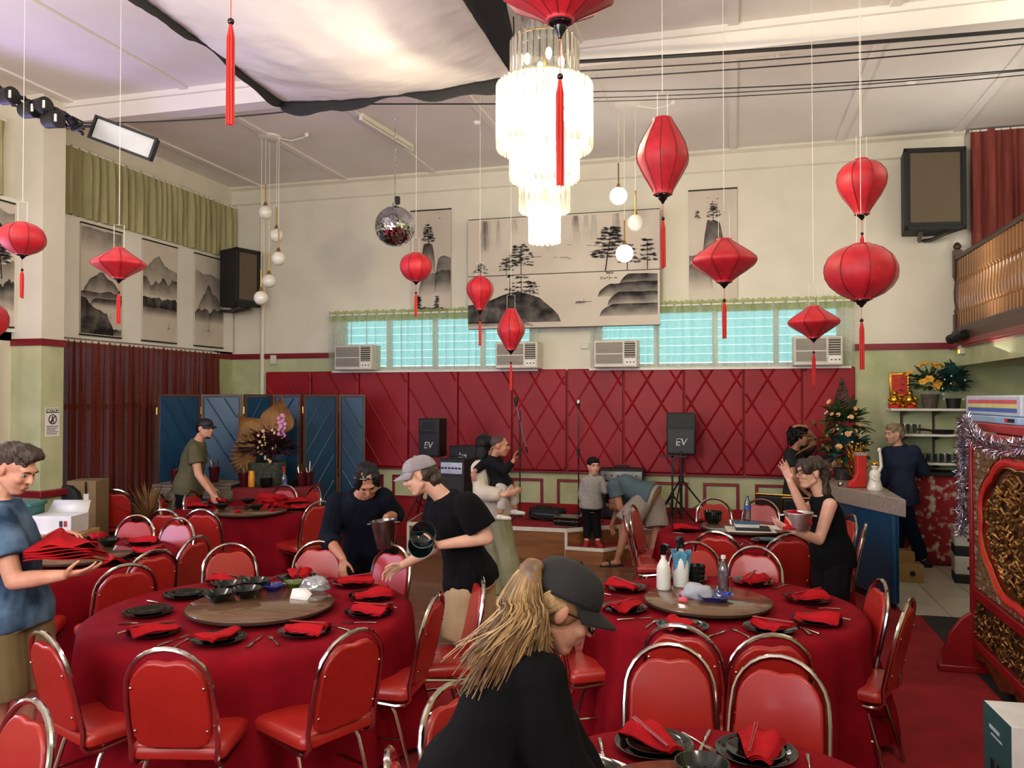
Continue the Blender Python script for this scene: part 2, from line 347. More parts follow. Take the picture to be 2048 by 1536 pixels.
for a, b, nm in ((7.3, 10.93, 'wall_left_board'), (2.6, 7.0, 'wall_left_board_near')):
    S(nm, MB().bx(XL+.0, XL+.06, a, b, 2.69, 4.13), M_white, smooth=False, bevel=.006)
# right wall below and behind the balcony, balcony body
S('wall_right', MB().bx(3.4, 3.6, -3.2, YB+.2, 0, ZC), M_sponge, smooth=False)
bal = S('wall_right_balcony', MB().bx(2.62, 3.4, 3.0, YB, 2.37, 2.60), M_sponge, smooth=False)
MB().bx(2.60, 3.4, 3.0, YB, 2.60, 2.80).build('balcony_fascia', mat('brown_painted_timber', (86, 62, 48), .5, col2=(72, 50, 38), scale=5, stretch=(1, .2, 4)), bal, smooth=False).location = -bal.location
MB().bx(2.575, 2.62, 3.0, YB, 2.575, 2.665).bx(2.56, 2.62, 3.0, YB, 2.60, 2.64).build('balcony_band', M_trimred, bal, smooth=False).location = -bal.location
# ceiling, battens, beams
ceiling = S('ceiling', MB().bx(XL-.2, 3.6, -3.2, YB+.2, ZC, ZC+.15), M_ceil, smooth=False)
for x in (-7.0, -5.55, -4.15, -2.75, -1.35, .02, 1.32, 2.66):
    MB().bx(x-.045, x+.045, -3.2, YB, ZC-.022, ZC).build('batten', M_ceil, ceiling, smooth=False).location = -ceiling.location
for y in (2.9,):
    MB().bx(XL, 3.5, y-.045, y+.045, ZC-.02, ZC).build('batten', M_ceil, ceiling, smooth=False).location = -ceiling.location
S('ceiling_beam', MB().bx(XL, 3.5, 7.3, 7.5, 5.03, ZC).bx(XL, 3.5, 7.26, 7.54, ZC-.06, ZC), M_ceil, smooth=False)
S('ceiling_beam_near', MB().bx(XL, 3.5, 3.6, 3.8, 5.03, ZC), M_ceil, smooth=False)
# front wall of the hall (behind the photographer) with its wide shopfront opening
S('wall_front', MB().bx(XL-.2, 3.6, -3.2, -3, 3.6, ZC).bx(XL-.2, -6.2, -3.2, -3, 0, 3.6).bx(1.6, 3.6, -3.2, -3, 0, 3.6).bx(-6.2, 1.6, -3.2, -3, 0, .9), M_cream, smooth=False)
# stage with an angled step
m_stagewood = mat('stage_timber', (150, 98, 54), .4, col2=(120, 74, 38), scale=2.2, stretch=(1, 6, 9), detail=5)
m_edge = mat('white_step_edge', (226, 220, 206), .5)
SP = [(-4.0, 9.66), (-1.95, 9.66), (-1.36, 10.15), (.35, 10.15), (.35, YB-.03), (-4.2, YB-.03)]
stage = S('stage', MB().prism(SP, .0, .385), m_stagewood, smooth=False)
def sl(o, p): o.location = -p.location; return o
sl(MB().prism(SP, .385, .4).build('stage_carpet', M_carpet, stage, smooth=False), stage)
for (a, b) in ((5, 0), (0, 1), (1, 2), (2, 3)):
    p, q = np.array(SP[a]), np.array(SP[b]); t = nrm(q-p); n_ = np.array([t[1], -t[0]])
    sl(MB().prism([p-t*.01, q+t*.01, q+t*.01+n_*.014, p-t*.01+n_*.014], .36, .408).build('edge_strip', m_edge, stage, smooth=False), stage)
for p in SP[:3]: sl(MB().bx(p[0]-.016, p[0]+.016, p[1]-.016, p[1]+.016, 0, .37).build('corner_strip', m_edge, stage, smooth=False), stage)
ST = [(-1.95, 9.60), (-1.49, 9.56), (-1.06, 10.1), (-1.06, 10.14), (-1.37, 10.14), (-1.95, 9.655)]
step = S('stage_step', MB().prism(ST, 0, .19), m_stagewood, smooth=False)
sl(MB().prism(ST, .19, .2).build('step_carpet', M_carpet, step, smooth=False), step)
for a, b in ((0, 1), (1, 2)):
    p, q = np.array(ST[a]), np.array(ST[b]); t = nrm(q-p); n_ = np.array([t[1], -t[0]])
    sl(MB().prism([p, q+t*.01, q+t*.01+n_*.014, p+n_*.014], .165, .206).build('edge_strip', m_edge, step, smooth=False), step)
# ---------------------------------------------------------------- curtains
def curtain(name, label, p0, p1, z0, z1, m, folds=20, depth=.05, seed=1, group=None, gather=0, nv=10, cat='curtain', hdr=None):
    rnd = random.Random(seed); p0 = np.array(p0, float); p1 = np.array(p1, float); t = nrm(p1-p0); n_ = np.array([t[1], -t[0]]); L_ = np.linalg.norm(p1-p0)
    ph = [rnd.uniform(0, 6.28) for _ in range(8)]; am = [rnd.uniform(.5, 1) for _ in range(8)]
    def fn(u, v):
        a = folds*2*PI*u+1.5*math.sin(u*9+ph[0])+.8*math.sin(u*23+ph[1])
        w_ = depth*(.6*math.sin(a)+.25*math.sin(a*1.7+ph[2]+v*1.2)+.2*math.sin(a*.45+ph[3]))*(.35+.65*min(1, (1-v)*3+.2))
        s = u*L_+.3*depth*math.cos(a)*.6; q = p0+t*s+n_*(w_)
        return (q[0], q[1], z0+(z1-z0)*v)
    t_ = thing(name, label, cat, (float((p0+p1)[0]/2), float((p0+p1)[1]/2), z0), 0, group)
    o = MB().grid(fn, int(folds*9), nv).build('cloth', m, t_); o.location = -t_.location
    q = MB().tube([(p0[0], p0[1], z1-.01), (p1[0], p1[1], z1-.01)], .012).build('curtain_rod', M_white, t_); q.location = -t_.location
    if hdr: 
        o2 = MB().grid(lambda u, v: (fn(u, 1)[0]-n_[0]*0, fn(u, 1)[1], z1-.10+.15*v+.012*math.sin(folds*11*u)), int(folds*9), 2).build('heading', hdr, t_); o2.location = -t_.location
    return t_
m_sheerg = sheer('pale_green_sheer', (232, 240, 226), .5); m_sheerh = sheer('green_sheer_heading', (196, 206, 140), .75)
curtain('sheer_curtain', 'pale green sheer curtain over the window left of the big ink painting', (w1[0]-.15, YB-.14), (w1[1]+.12, YB-.14), 2.40, 3.22, m_sheerg, 26, .075, 3, 'sheer window curtains', hdr=m_sheerh)
curtain('sheer_curtain', 'pale green sheer curtain over the window right of the big ink painting', (w2[0]-.1, YB-.14), (w2[1]+.14, YB-.14), 2.40, 3.22, m_sheerg, 27, .075, 5, 'sheer window curtains', hdr=m_sheerh)
m_greenc = mat('sage_green_curtain', (166, 160, 118), .9, col2=(146, 142, 102), scale=3, sheen=.2, stretch=(1, 6, .5))
curtain('green_curtain', 'sage green pleated curtain high on the left wall above three scrolls', (XL+.09, 7.32), (XL+.09, 10.96), 4.12, 4.93, m_greenc, 30, .055, 8, 'sage green curtains')
curtain('green_curtain', 'narrow sage green curtain at the far left edge beside the pillar', (XL+.09, 4.6), (XL+.09, 6.82), 4.12, 4.93, m_greenc, 18, .055, 9, 'sage green curtains')
m_redsheer = sheer('rust_red_voile', (150, 72, 56), .86, (112, 48, 38))
curtain('red_curtain', 'rust red voile curtain hanging behind the blue folding screen', (XL+.12, 7.42), (XL+.12, 10.5), .08, 2.66, m_redsheer, 34, .07, 12, 'rust red curtains', nv=14)
curtain('red_curtain', 'rust red voile curtain at the far left edge behind the person in blue', (XL+.12, 5.0), (XL+.12, 6.72), .08, 2.62, m_redsheer, 20, .07, 13, 'rust red curtains', nv=14)
m_redc = mat('rust_red_curtain', (142, 66, 56), .85, col2=(116, 48, 42), scale=2.5, stretch=(5, 5, .5))
curtain('red_curtain', 'rust red curtain up on the balcony beside the wall speaker', (2.78, YB-.15), (3.38, YB-.15), 2.80, 5.22, m_redc, 6, .06, 15, 'rust red curtains')
# windows in the left wall behind the curtains
for k, (a, b, z0) in enumerate(((7.55, 10.55, .4), (3.2, 6.7, .9))):
    wn = S('window_%d' % (3+k), MB().bx(XL-.12, XL-.115, a, b, z0, 2.6), clear('window_glass_%d' % k, (190, 205, 215), .08, .03, .15), smooth=False)
    f_ = MB()
    for i in range(5): y = a+(b-a)*i/4; f_.bx(XL-.14, XL-.08, y-.03, y+.03, z0, 2.6)
    f_.bx(XL-.14, XL-.08, a, b, 1.85, 1.91)
    sl(f_.build('window_frame', M_white, wn, smooth=False), wn)
# ================================================================ chairs
M_vinyl = mat('red_chair_vinyl', (166, 36, 29), .34, col2=(150, 29, 24), scale=3, bump=.03, bscale=220, coat=.15)
def make_chair():
    t = thing('banquet_chair', 'x', 'chair')
    # back frame: one bent tube, down the back and forward below the seat
    P = []
    hw = .185
    def bk(x, z): return (x, -.205-.105*(z-.46)/.47, z)
    side = [(-hw, .215, .425), (-hw, .0, .405), (-hw, -.14, .392), (-hw, -.19, .40), (-hw, -.215, .43), bk(-hw-.004, .50), bk(-hw-.006, .60), bk(-hw-.004, .70)]
    arch = [bk(-hw*math.cos(a), .745+.185*math.sin(a)) for a in [PI*k/14 for k in range(15)]]
    P = side+arch+[(-x, y, z) for x, y, z in reversed(side)]
    MB().tube(P, .0125, 8).build('back_frame', M_chrome, t)
    # backrest pad with a hand notch
    n = nrm((0, -.105, .47)); nn = np.array([0, n[2], -n[1]])
    o = np.array(bk(0, .47)); hs = .168; out = []
    for k in range(5): out.append((-hs+.035*(1-math.sin(k/4*PI/2)), .03*(1-math.cos(k/4*PI/2))-.005))
    out = [(-.10, .012), (.10, .012), (.15, .03), (hs, .07), (hs+.004, .16), (hs, .26)]
    for k in range(0, 13):
        a = PI*k/12; x = hs*math.cos(a); z = .275+.158*math.sin(a)
        if abs(x) < .085: z -= .026*(1+math.cos(PI*x/.085))*.5
        out.append((x, z))
    out += [(-hs, .26), (-hs-.004, .16), (-hs, .07), (-.15, .03)]
    pad = MB().prism(out, -.016, .018, (o, (1, 0, 0), n, nn)).build('backrest', M_vinyl, t, bevel=.011, seg=3)
    for x, z in ((-hs+.012, .30), (hs-.012, .30), (-hs+.012, .10), (hs-.012, .10)):
        MB().sph(o+np.array([x, 0, 0])+n*z-nn*.02, (.007, .005, .007), 8, 6).build('bolt', M_chrome, t)
    # seat cushion
    q = []
    for cx, cy, a0 in ((.155, .175, 0), (-.155, .175, 90), (-.165, -.165, 180), (.165, -.165, 270)):
        for k in range(5): a = R_(a0+k*22.5); q.append((cx+.045*math.cos(a), cy+.045*math.sin(a)))
    m = MB(); rings = []
    for s_, z in ((.93, .418), (1, .428), (1.01, .45), (.985, .47), (.92, .483), (.75, .49), (.4, .494)): rings.append([(x*s_, y*s_, z) for x, y in q])
    m.rings(rings).build('seat', M_vinyl, t)
    # legs
    for sx in (-1, 1):
        MB().tube([(sx*.165, .17, .415), (sx*.17, .185, .36), (sx*.19, .215, .0)], .0115, 8).build('leg', M_chrome, t)
        MB().tube([(sx*.165, -.10, .40), (sx*.17, -.13, .35), (sx*.19, -.235, .0)], .0115, 8).build('leg', M_chrome, t)
        MB().tube([(sx*.176, .20, .22), (sx*.182, -.165, .22)], .008, 6).build('stretcher', M_chrome, t)
    MB().tube([(-.176, .20, .21), (.176, .20, .21)], .008, 6).build('stretcher', M_chrome, t)
    return t
CHAIR0 = make_chair(); chair_used = [False]
TABLES = {'T1': ((-2.70, 4.19), .915, 'front left round table'), 'T2': ((-5.04, 5.26), .80, 'left middle round table'), 'T3': ((-5.24, 8.01), .80, 'back left round table'),
          'T4': ((-.06, 5.02), .80, 'front right round table'), 'T5': ((.12, 7.70), .80, 'back right round table'), 'T6': ((-.065, 2.48), .66, 'nearest round table')}
HOURS = 'twelve one two three four five six seven eight nine ten eleven'.split()
def hour(c, p):
    v = np.array([p[0]-c[0], p[1]-c[1], 0]); return HOURS[int(round(math.degrees(math.atan2(v @ rgt, v @ fwd))/30)) % 12]
def place_chair(u, v, tb, tweak=0, label=None, face=None, d=None, z=.935):
    p = at(u, v, Z=z) if d is None else at(u, v, d=d)
    c, Rr, nm = TABLES[tb] if tb else ((0, 0), 0, '')
    a = math.atan2(c[1]-p[1], c[0]-p[0]) if face is None else R_(face)
    a += R_(tweak); rz = a-PI/2
    loc = (p[0]+math.cos(a)*.31, p[1]+math.sin(a)*.31, 0)
    if label is None: label = 'red vinyl chair at %s o\'clock of the %s' % (hour(c, loc), nm)
    if not chair_used[0]: chair_used[0] = True; o = CHAIR0; o.location = loc; o.rotation_euler = (0, 0, rz); o['label'] = label
    else: o = dup(CHAIR0, loc, rz, label)
    o['group'] = 'red banquet chairs'; return o
CH = [ # photo position of the arch top, table
 (330, 1296, 'T1', -4), (712, 1259, 'T1', 14), (84, 1262, 'T1', -8), (458, 1087, 'T1', 4), (640, 1082, 'T1', 0), (790, 1090, 'T1', -4), (876, 1187, 'T1', 8), (962, 1150, 'T1', 12),
 (255, 1128, 'T2', 0), (310, 1100, 'T2', 0), (395, 1072, 'T2', -6), (275, 1030, 'T2', 0), (360, 1035, 'T2', 18), (20, 1130, 'T2', 0),
 (320, 988, 'T3', 0), (380, 981, 'T3', 0), (328, 1018, 'T3', 0), (402, 1018, 'T3', -10), (571, 970, 'T3', 0), (632, 973, 'T3', 0), (640, 1002, 'T3', 0),
 (1360, 1249, 'T4', -4), (1545, 1268, 'T4', 4), (1387, 1084, 'T4', 0), (1512, 1093, 'T4', 0), (1765, 1160, 'T4', 4), (1822, 1198, 'T4', 0), (1085, 1165, 'T4', 0), (1100, 1143, 'T4', 14),
 (1432, 1062, 'T5', 0), (1580, 1068, 'T5', 0), (1426, 996, 'T5', 0), (1523, 998, 'T5', 0), (1264, 1010, 'T5', 8), (1247, 1024, 'T5', 0), (1706, 1029, 'T5', 0), (1732, 1047, 'T5', 12),
 (1337, 1287, 'T6', 0), (1562, 1312, 'T6', 0), (893, 1370, 'T6', 0), (775, 1506, 'T6', 6)]
SEEN = {}
for u, v, tb, tw in CH:
    o = place_chair(u, v, tb, tw); k = o['label']
    if k in SEEN: SEEN[k].append(o)
    else: SEEN[k] = [o]
for k, L_ in SEEN.items():       # two chairs near the same hour: tell them apart by which stands nearer
    if len(L_) > 1:
        L_.sort(key=lambda o: o.location.y)
        for i, o in enumerate(L_): o['label'] = k+(', the nearer one', ', the farther one', ', the farthest one')[i if len(L_) > 1 else 0]
place_chair(229, 972, None, label='lone red chair standing by the tall cardboard box and red curtain', face=118, d=9.35)
place_chair(75, 1440, None, label='red chair at the bottom left corner with lavender sheen on its back', face=-60, d=2.55) if False else place_chair(70, 1400, 'T1', 0, label='red chair at the bottom left corner of the picture', face=250)
place_chair(45, 984, None, label='red chair behind the head of the person in blue by the pillar', face=-70, d=8.2)
# ================================================================ tables
M_cloth = mat('crimson_tablecloth', (128, 12, 26), .85, col2=(114, 9, 22), scale=6, spec=.08, bump=.05, bscale=400)
M_board = mat('table_board', (150, 120, 86), .6, scale=4)
m_leg = mat('grey_table_leg', (90, 90, 92), .4, .6)
def cloth(tb, seed, drop, lab):
    (cx, cy), Rr, nm = TABLES[tb]; rnd = random.Random(seed); ph = [rnd.uniform(0, 6.28) for _ in range(6)]; zt = .752
    def fn(u, v):
        a = 2*PI*u
        if v < .4: r = Rr*v/.4; return (cx+r*math.cos(a), cy+r*math.sin(a), zt+.0015*math.sin(9*a)*(v/.4))
        s = (v-.4)/.6; w_ = s*s*(3-2*s)
        # soft corner, then hanging folds
        fold = .55*math.sin(11*a+ph[0]+.7*math.sin(3*a+ph[1]))+.3*math.sin(23*a+ph[2])+.25*math.sin(5*a+ph[3])
        r = Rr+.012*min(1, s*6)+(.055+.095*fold)*w_; z = zt-.006*min(1, s*8)-(s**1.05)*(drop-.01)
        return (cx+r*math.cos(a), cy+r*math.sin(a), z)
    t = thing('round_table', 'round folding banquet table under the cloth of the '+nm, 'table', (cx, cy, 0), 0, 'round banquet tables')
    MB().lathe([(0.001, .71), (Rr-.04, .71), (Rr-.03, .725), (Rr-.04, .738), (.001, .738)], 48).build('tabletop', M_board, t)
    for k in range(4):
        a = PI/4+k*PI/2; MB().tube([(Rr*.5*math.cos(a), Rr*.5*math.sin(a), .715), (Rr*.6*math.cos(a), Rr*.6*math.sin(a), 0)], .014, 8).build('leg', m_leg, t)
    o = MB().grid(fn, 220, 26, wrap=True).build('tablecloth', M_cloth, None, ang=80); tag(o, lab, 'tablecloth', 'crimson tablecloths')
cloth('T1', 1, .70, 'crimson cloth on the front left round table with the four green bowls')
cloth('T2', 2, .70, 'crimson cloth on the round table beside the person in blue')
cloth('T3', 3, .70, 'crimson cloth on the round table before the blue folding screen')
cloth('T4', 4, .70, 'crimson cloth on the front right round table with the spray bottle')
cloth('T5', 5, .70, 'crimson cloth on the back right round table with the blue book')
cloth('T6', 6, .70, 'crimson cloth on the nearest round table at the bottom edge')
# lazy susans
m_susan = mat('walnut_laminate', (112, 84, 62), .13, col2=(92, 66, 48), scale=3, stretch=(1, 9, 1), detail=5, coat=.3)
def susan(u, v, r, lab, tb):
    p = at(u, v, Z=.80); t = thing('lazy_susan', lab, 'lazy susan', (p[0], p[1], .754), 0, 'wooden lazy susans')
    MB().lathe([(.001, 0), (.10, 0), (.11, .014), (.10, .024), (.001, .024)], 24).build('turntable_base', M_black, t)
    MB().lathe([(.001, .024), (r-.006, .024), (r, .03), (r, .042), (r-.005, .046), (.001, .046)], 64).build('board', m_susan, t)
    MB().lathe([(r-.001, .029), (r+.004, .03), (r+.004, .042), (r-.001, .043)], 64).build('rim', mat('dark_rim', (60, 42, 34), .3), t)
    return t
susan(522, 1206, .41, 'brown lazy susan on the front left table carrying green bowls', 'T1')
susan(1415, 1197, .365, 'shiny lazy susan on the front right table carrying cleaning bottles', 'T4')
susan(1490, 1052, .40, 'lazy susan on the back right table under the blue book', 'T5')
susan(500, 1020, .38, 'lazy susan on the back left table with small green bowls', 'T3')
susan(155, 1108, .38, 'lazy susan on the table beside the person in blue', 'T2')
susan(1370, 1604, .28, 'lazy susan at the bottom edge on the nearest table', 'T6')
# ================================================================ place settings
M_plate = mat('dark_green_glaze', (8, 20, 17), .1, col2=(6, 15, 13), scale=8, spec=.5)
M_napkin = mat('red_napkin_linen', (172, 24, 32), .85, col2=(156, 18, 26), scale=10, spec=.1, bump=.08, bscale=300)
M_napdark = mat('burgundy_napkin_edge', (120, 14, 30), .85)
def lathe_thing(name, prof, m, n=40): return MB().lathe(prof, n).mesh(name)
ME_plate = lathe_thing('dinner_plate', [(.001, .004), (.075, .004), (.08, 0), (.085, .003), (.115, .012), (.136, .022), (.137, .025), (.132, .025), (.11, .016), (.085, .009), (.001, .009)], None); ME_plate.materials.append(M_plate)
ME_side = lathe_thing('side_plate', [(.001, .004), (.06, .004), (.064, 0), (.07, .004), (.097, .017), (.098, .020), (.093, .020), (.068, .009), (.001, .009)], None); ME_side.materials.append(M_plate)
ME_bowl = lathe_thing('bowl', [(.001, .004), (.032, .004), (.035, 0), (.039, .004), (.06, .022), (.083, .05), (.084, .053), (.080, .053), (.057, .027), (.035, .012), (.001, .012)], None); ME_bowl.materials.append(M_plate)
def napkin_mesh(seed):
    rnd = random.Random(seed); m = MB(); k1, k2 = rnd.uniform(2, 4), rnd.uniform(0, 6)
    sk = rnd.uniform(-.05, .05)
    for lay in range(3):
        def fn(u, v, lay=lay):
            w_ = .085*(1-.72*u)+.012; y = -.12+.25*u; x = (v-.5)*2*w_+sk*u+lay*.006
            z = .030+lay*.006+.022*math.sin(PI*v)*(1-.4*u)+.010*math.sin(k1*PI*v+k2)*(1-u)+.006*math.sin(7*u+k2)
            return (x, y+lay*.008*(v-.5), max(.026+lay*.004, z))
        m.grid(fn, 12, 12, mi=lay % 2)
    return m
ME_nap = []
for s_ in range(5):
    o = napkin_mesh(s_).build('napkin', [M_napkin, M_napkin], None, solid=.003, origin=(0, 0, 0), ang=70); bake(o); ME_nap.append(o.data); bpy.data.objects.remove(o)
def knife_mesh():
    m = MB(); m.tube([(0, -.105, .005), (0, -.06, .006), (0, -.02, .006), (0, -.004, .005)], [.007, .008, .006, .004], 8, flat=.6)
    m.prism([(-.002, 0), (.006, 0), (.0085, .05), (.006, .095), (.0, .108), (-.004, .09), (-.003, .02)], .004, .0062); return m.mesh('table_knife')
def fork_mesh():
    m = MB(); m.tube([(0, -.095, .004), (0, -.06, .006), (0, -.01, .007), (0, .03, .004)], [.0075, .006, .0032, .004], 8, flat=.5)
    m.prism([(-.005, .025), (.005, .025), (.011, .045), (.011, .06), (-.011, .06), (-.011, .045)], .003, .0055)
    for k in range(4): x = -.0095+k*.0063; m.prism([(x-.0016, .059), (x+.0016, .059), (x+.0009, .098), (x-.0009, .098)], .003, .0052)
    return m.mesh('table_fork')
ME_knife = knife_mesh(); ME_knife.materials.append(M_chrome); ME_fork = fork_mesh(); ME_fork.materials.append(M_chrome)
m_chop = mat('red_lacquer_chopstick', (150, 26, 34), .3)
ME_chop = MB().tube([(-.004, -.12, .0), (-.002, .11, .0)], [.0045, .003], 6).tube([(.006, -.12, 0), (.003, .11, 0)], [.0045, .003], 6).mesh('chopsticks'); ME_chop.materials.append(m_chop)
ZT = .7535
def setting(tb, p, seed, nap=True, cut=True, side=True, hr=None):
    (cx, cy), Rr, nm = TABLES[tb]; rnd = random.Random(seed); p = np.array(p[:2], float)
    a = math.atan2(cy-p[1], cx-p[0]); rz = a-PI/2; h = hr or hour((cx, cy), p); ex = np.array([math.cos(rz), math.sin(rz)]); ey = np.array([-math.sin(rz), math.cos(rz)])
    where = 'at %s o\'clock on the %s' % (h, nm)
    def top(name, me, x, y, z, r, lab, cat, g):
        q = p+ex*x+ey*y; o = put(name, me, None, None, (q[0], q[1], ZT+z), (0, 0, rz+r)); tag(o, lab+' '+where, cat, g); return o
    top('dinner_plate', ME_plate, 0, 0, 0, 0, 'dark green dinner plate', 'plate', 'dark green dinner plates')
    if side: top('side_plate', ME_side, 0, .004, .0095, 0, 'small dark green plate stacked', 'plate', 'small dark green plates')
    if nap:
        r = rnd.uniform(-.7, .7)
        top('napkin', ME_nap[rnd.randrange(5)], 0, -.01, -.005 if side else -.012, r, 'folded red napkin', 'napkin', 'folded red napkins').scale = (.86, .9, 1)
        if rnd.random() < .7: o = top('chopsticks', ME_chop, .01, 0, .062, r+rnd.uniform(-.2, .3), 'pair of red chopsticks on the napkin', 'chopsticks', 'red chopsticks'); o.rotation_euler.x = R_(-3)
    if cut:
        top('table_knife', ME_knife, .185, -.01, .0, rnd.uniform(-.25, .25), 'steel table knife', 'knife', 'steel knives')
        top('table_fork', ME_fork, -.175, -.01, .0, rnd.uniform(-.3, .3), 'steel fork', 'fork', 'steel forks')
sd = 10
for tb, pts in {'T1': [((372, 1187), 0, 1), ((296, 1222), 0, 1), ((308, 1261), 1, 1), ((437, 1275), 1, 1), ((610, 1260), 1, 1), ((738, 1222), 1, 1), ((742, 1190), 1, 1), ((712, 1163), 1, 1), ((600, 1152), 1, 1), ((452, 1158), 1, 0)],
                'T4': [((1240, 1172), 1, 1), ((1236, 1215), 1, 1), ((1362, 1252), 1, 1), ((1540, 1254), 1, 1), ((1506, 1162), 1, 1), ((1615, 1196), 1, 1), ((1635, 1238), 1, 1), ((1375, 1155), 1, 0)],
                'T6': [((1308, 1486), 1, 1), ((1512, 1500), 1, 1), ((1165, 1545), 1, 1)],
                'T5': [((1392, 1033), 1, 1), ((1372, 1057), 1, 1), ((1535, 1080), 0, 1), ((1430, 1085), 1, 1)],
                'T3': [((400, 1012), 1, 1), ((440, 1003), 1, 0), ((470, 1030), 1, 1), ((560, 1029), 1, 1), ((605, 1016), 1, 1), ((590, 1003), 1, 0)],
                'T2': [((207, 1070), 1, 1), ((285, 1083), 1, 1), ((290, 1103), 1, 1), ((252, 1130), 1, 1)]}.items():
    used = []
    for (u, v), nap, cut in pts:
        sd += 1; p = at(u, v, Z=.775); c, Rr, _ = TABLES[tb]
        r = math.hypot(p[0]-c[0], p[1]-c[1]); k = min(1, (Rr-.165)/r); p = (c[0]+(p[0]-c[0])*k, c[1]+(p[1]-c[1])*k)
        h = hour(c, p); 
        while h in used: h = HOURS[(HOURS.index(h)+1) % 12]
        used.append(h); setting(tb, p, sd, nap, cut, True, h)
# ================================================================ things on the tables
def lath(name, prof, m, loc, lab, cat, group=None, n=28, rz=0):
    o = MB().lathe(prof, n).build(name, m, None, origin=(0, 0, 0)); o.location = [float(q) for q in loc]; return tag(o, lab, cat, group)
ZS = .8005
for (u, v, dz), lab in zip(((437, 1195, 0), (492, 1187, 0), (455, 1176, 0), (510, 1170, 0)), ('glossy dark green bowl nearest the left edge of the front left lazy susan', 'glossy dark green bowl at the front middle of the bowls on the left lazy susan', 'glossy dark green bowl holding spoons behind the leftmost bowl', 'glossy dark green bowl beside the blue glass dish')):
    p = at(u, v+8, Z=ZS); o = put('bowl', ME_bowl, None, None, (p[0], p[1], ZS), (0, 0, 0), 1.08); tag(o, lab, 'bowl', 'dark green bowls')
m_blueg = clear('blue_glass', (30, 70, 200), .15, .05, .35); m_greeng = clear('green_glass', (150, 170, 60), .15, .05, .4)
def star_dish(name, u, v, z, m, lab, r=.075):
    p = at(u, v, Z=z); mm = MB(); mm.lathe([(.001, .006), (r*.45, .004), (r*.5, 0), (r*.7, .01), (r, .034), (r*.95, .035), (r*.6, .014), (.001, .012)], 40, fn=lambda a, zz: 1+.14*math.sin(5*a)*min(1, zz/.03))
    o = mm.build(name, m, None, origin=(0, 0, 0)); o.location = (p[0], p[1], z); tag(o, lab, 'dish')
star_dish('glass_dish', 546, 1180, ZS, m_blueg, 'blue wavy glass dish on the front left lazy susan')
star_dish('glass_dish', 588, 1174, ZS, m_greeng, 'olive green glass dish on the front left lazy susan')
star_dish('glass_dish', 1428, 1200, ZS, m_blueg, 'blue wavy glass dish in front of the clear water bottle', .11)
def crumple(name, c, r, m, lab, cat, seed, n=3, amp=.35):
    bm = bmesh.new(); bmesh.ops.create_icosphere(bm, subdivisions=n, radius=1)
    for v in bm.verts:
        q = v.co.copy(); d_ = noise.noise(q*1.6+Vector((seed, 0, 0)))*amp+abs(noise.noise(q*4+Vector((0, seed, 0))))*amp*.8
        v.co = Vector((q.x*r[0]*(1+d_), q.y*r[1]*(1+d_), max(-r[2]*.5, q.z*r[2]*(1+d_))))
    me = bpy.data.meshes.new(name); bm.to_mesh(me); bm.free(); me.polygons.foreach_set('use_smooth', [True]*len(me.polygons)); me.materials.append(m)
    o = bpy.data.objects.new(name, me); COL.objects.link(o); o.location = (c[0], c[1], c[2]+r[2]*.5); return tag(o, lab, cat)
m_film = clear('clear_plastic_film', (225, 228, 230), .18, .1, .45)
crumple('plastic_bag', at(628, 1178, Z=ZS), (.10, .07, .05), m_film, 'crumpled clear plastic bag on the front left lazy susan', 'bag', 3)
p = at(600, 1196, Z=ZS); t = MB()
t.add([(-.05, -.03, .0), (.07, -.045, .0), (.02, .03, .055), (-.055, .01, .05), (.08, .0, .03)], [(0, 1, 2, 3), (1, 4, 2)]); o = t.build('paper_slip', mat('white_paper', (232, 228, 222), .7), None, solid=.0015, origin=(0, 0, 0)); o.location = (p[0], p[1], ZS); tag(o, 'folded white paper slip leaning by the plastic bag', 'paper')
# bottles
m_pet = clear('clear_pet_plastic', (214, 218, 226), .14, .04, .10); m_blue = mat('blue_plastic', (50, 90, 170), .4); m_wbottle = mat('white_plastic', (226, 224, 216), .35)
def water_bottle(p, h, lab, capm, lm=None):
    t = thing('water_bottle', lab, 'bottle', p); s_ = h/.22
    pr = [(.001, 0), (.026, 0), (.031, .006)]
    for k in range(7): pr += [(.0315, .012+k*.016), (.0292, .02+k*.016)]
    pr += [(.0315, .125), (.031, .14), (.024, .168), (.013, .188), (.0115, .2)]
    MB().lathe([(a*s_, b*s_) for a, b in pr], 24).build('bottle_body', m_pet, t); MB().lathe([(.001, .2*s_), (.0135*s_, .2*s_), (.0135*s_, .218*s_), (.001, .218*s_)], 16).build('cap', capm, t)
    MB().lathe([(.0322*s_, .10*s_), (.0324*s_, .10*s_), (.0324*s_, .13*s_), (.0322*s_, .13*s_)], 24).build('label_band', lm or m_pet, t); return t
water_bottle((*at(1447, 1188, Z=ZS)[:2], ZS), .235, 'clear water bottle with white cap on the front right lazy susan', m_wbottle)
water_bottle((*at(1495, 1040, Z=ZS)[:2], ZS), .235, 'clear water bottle with blue cap on the back right table', m_blue, m_blue)
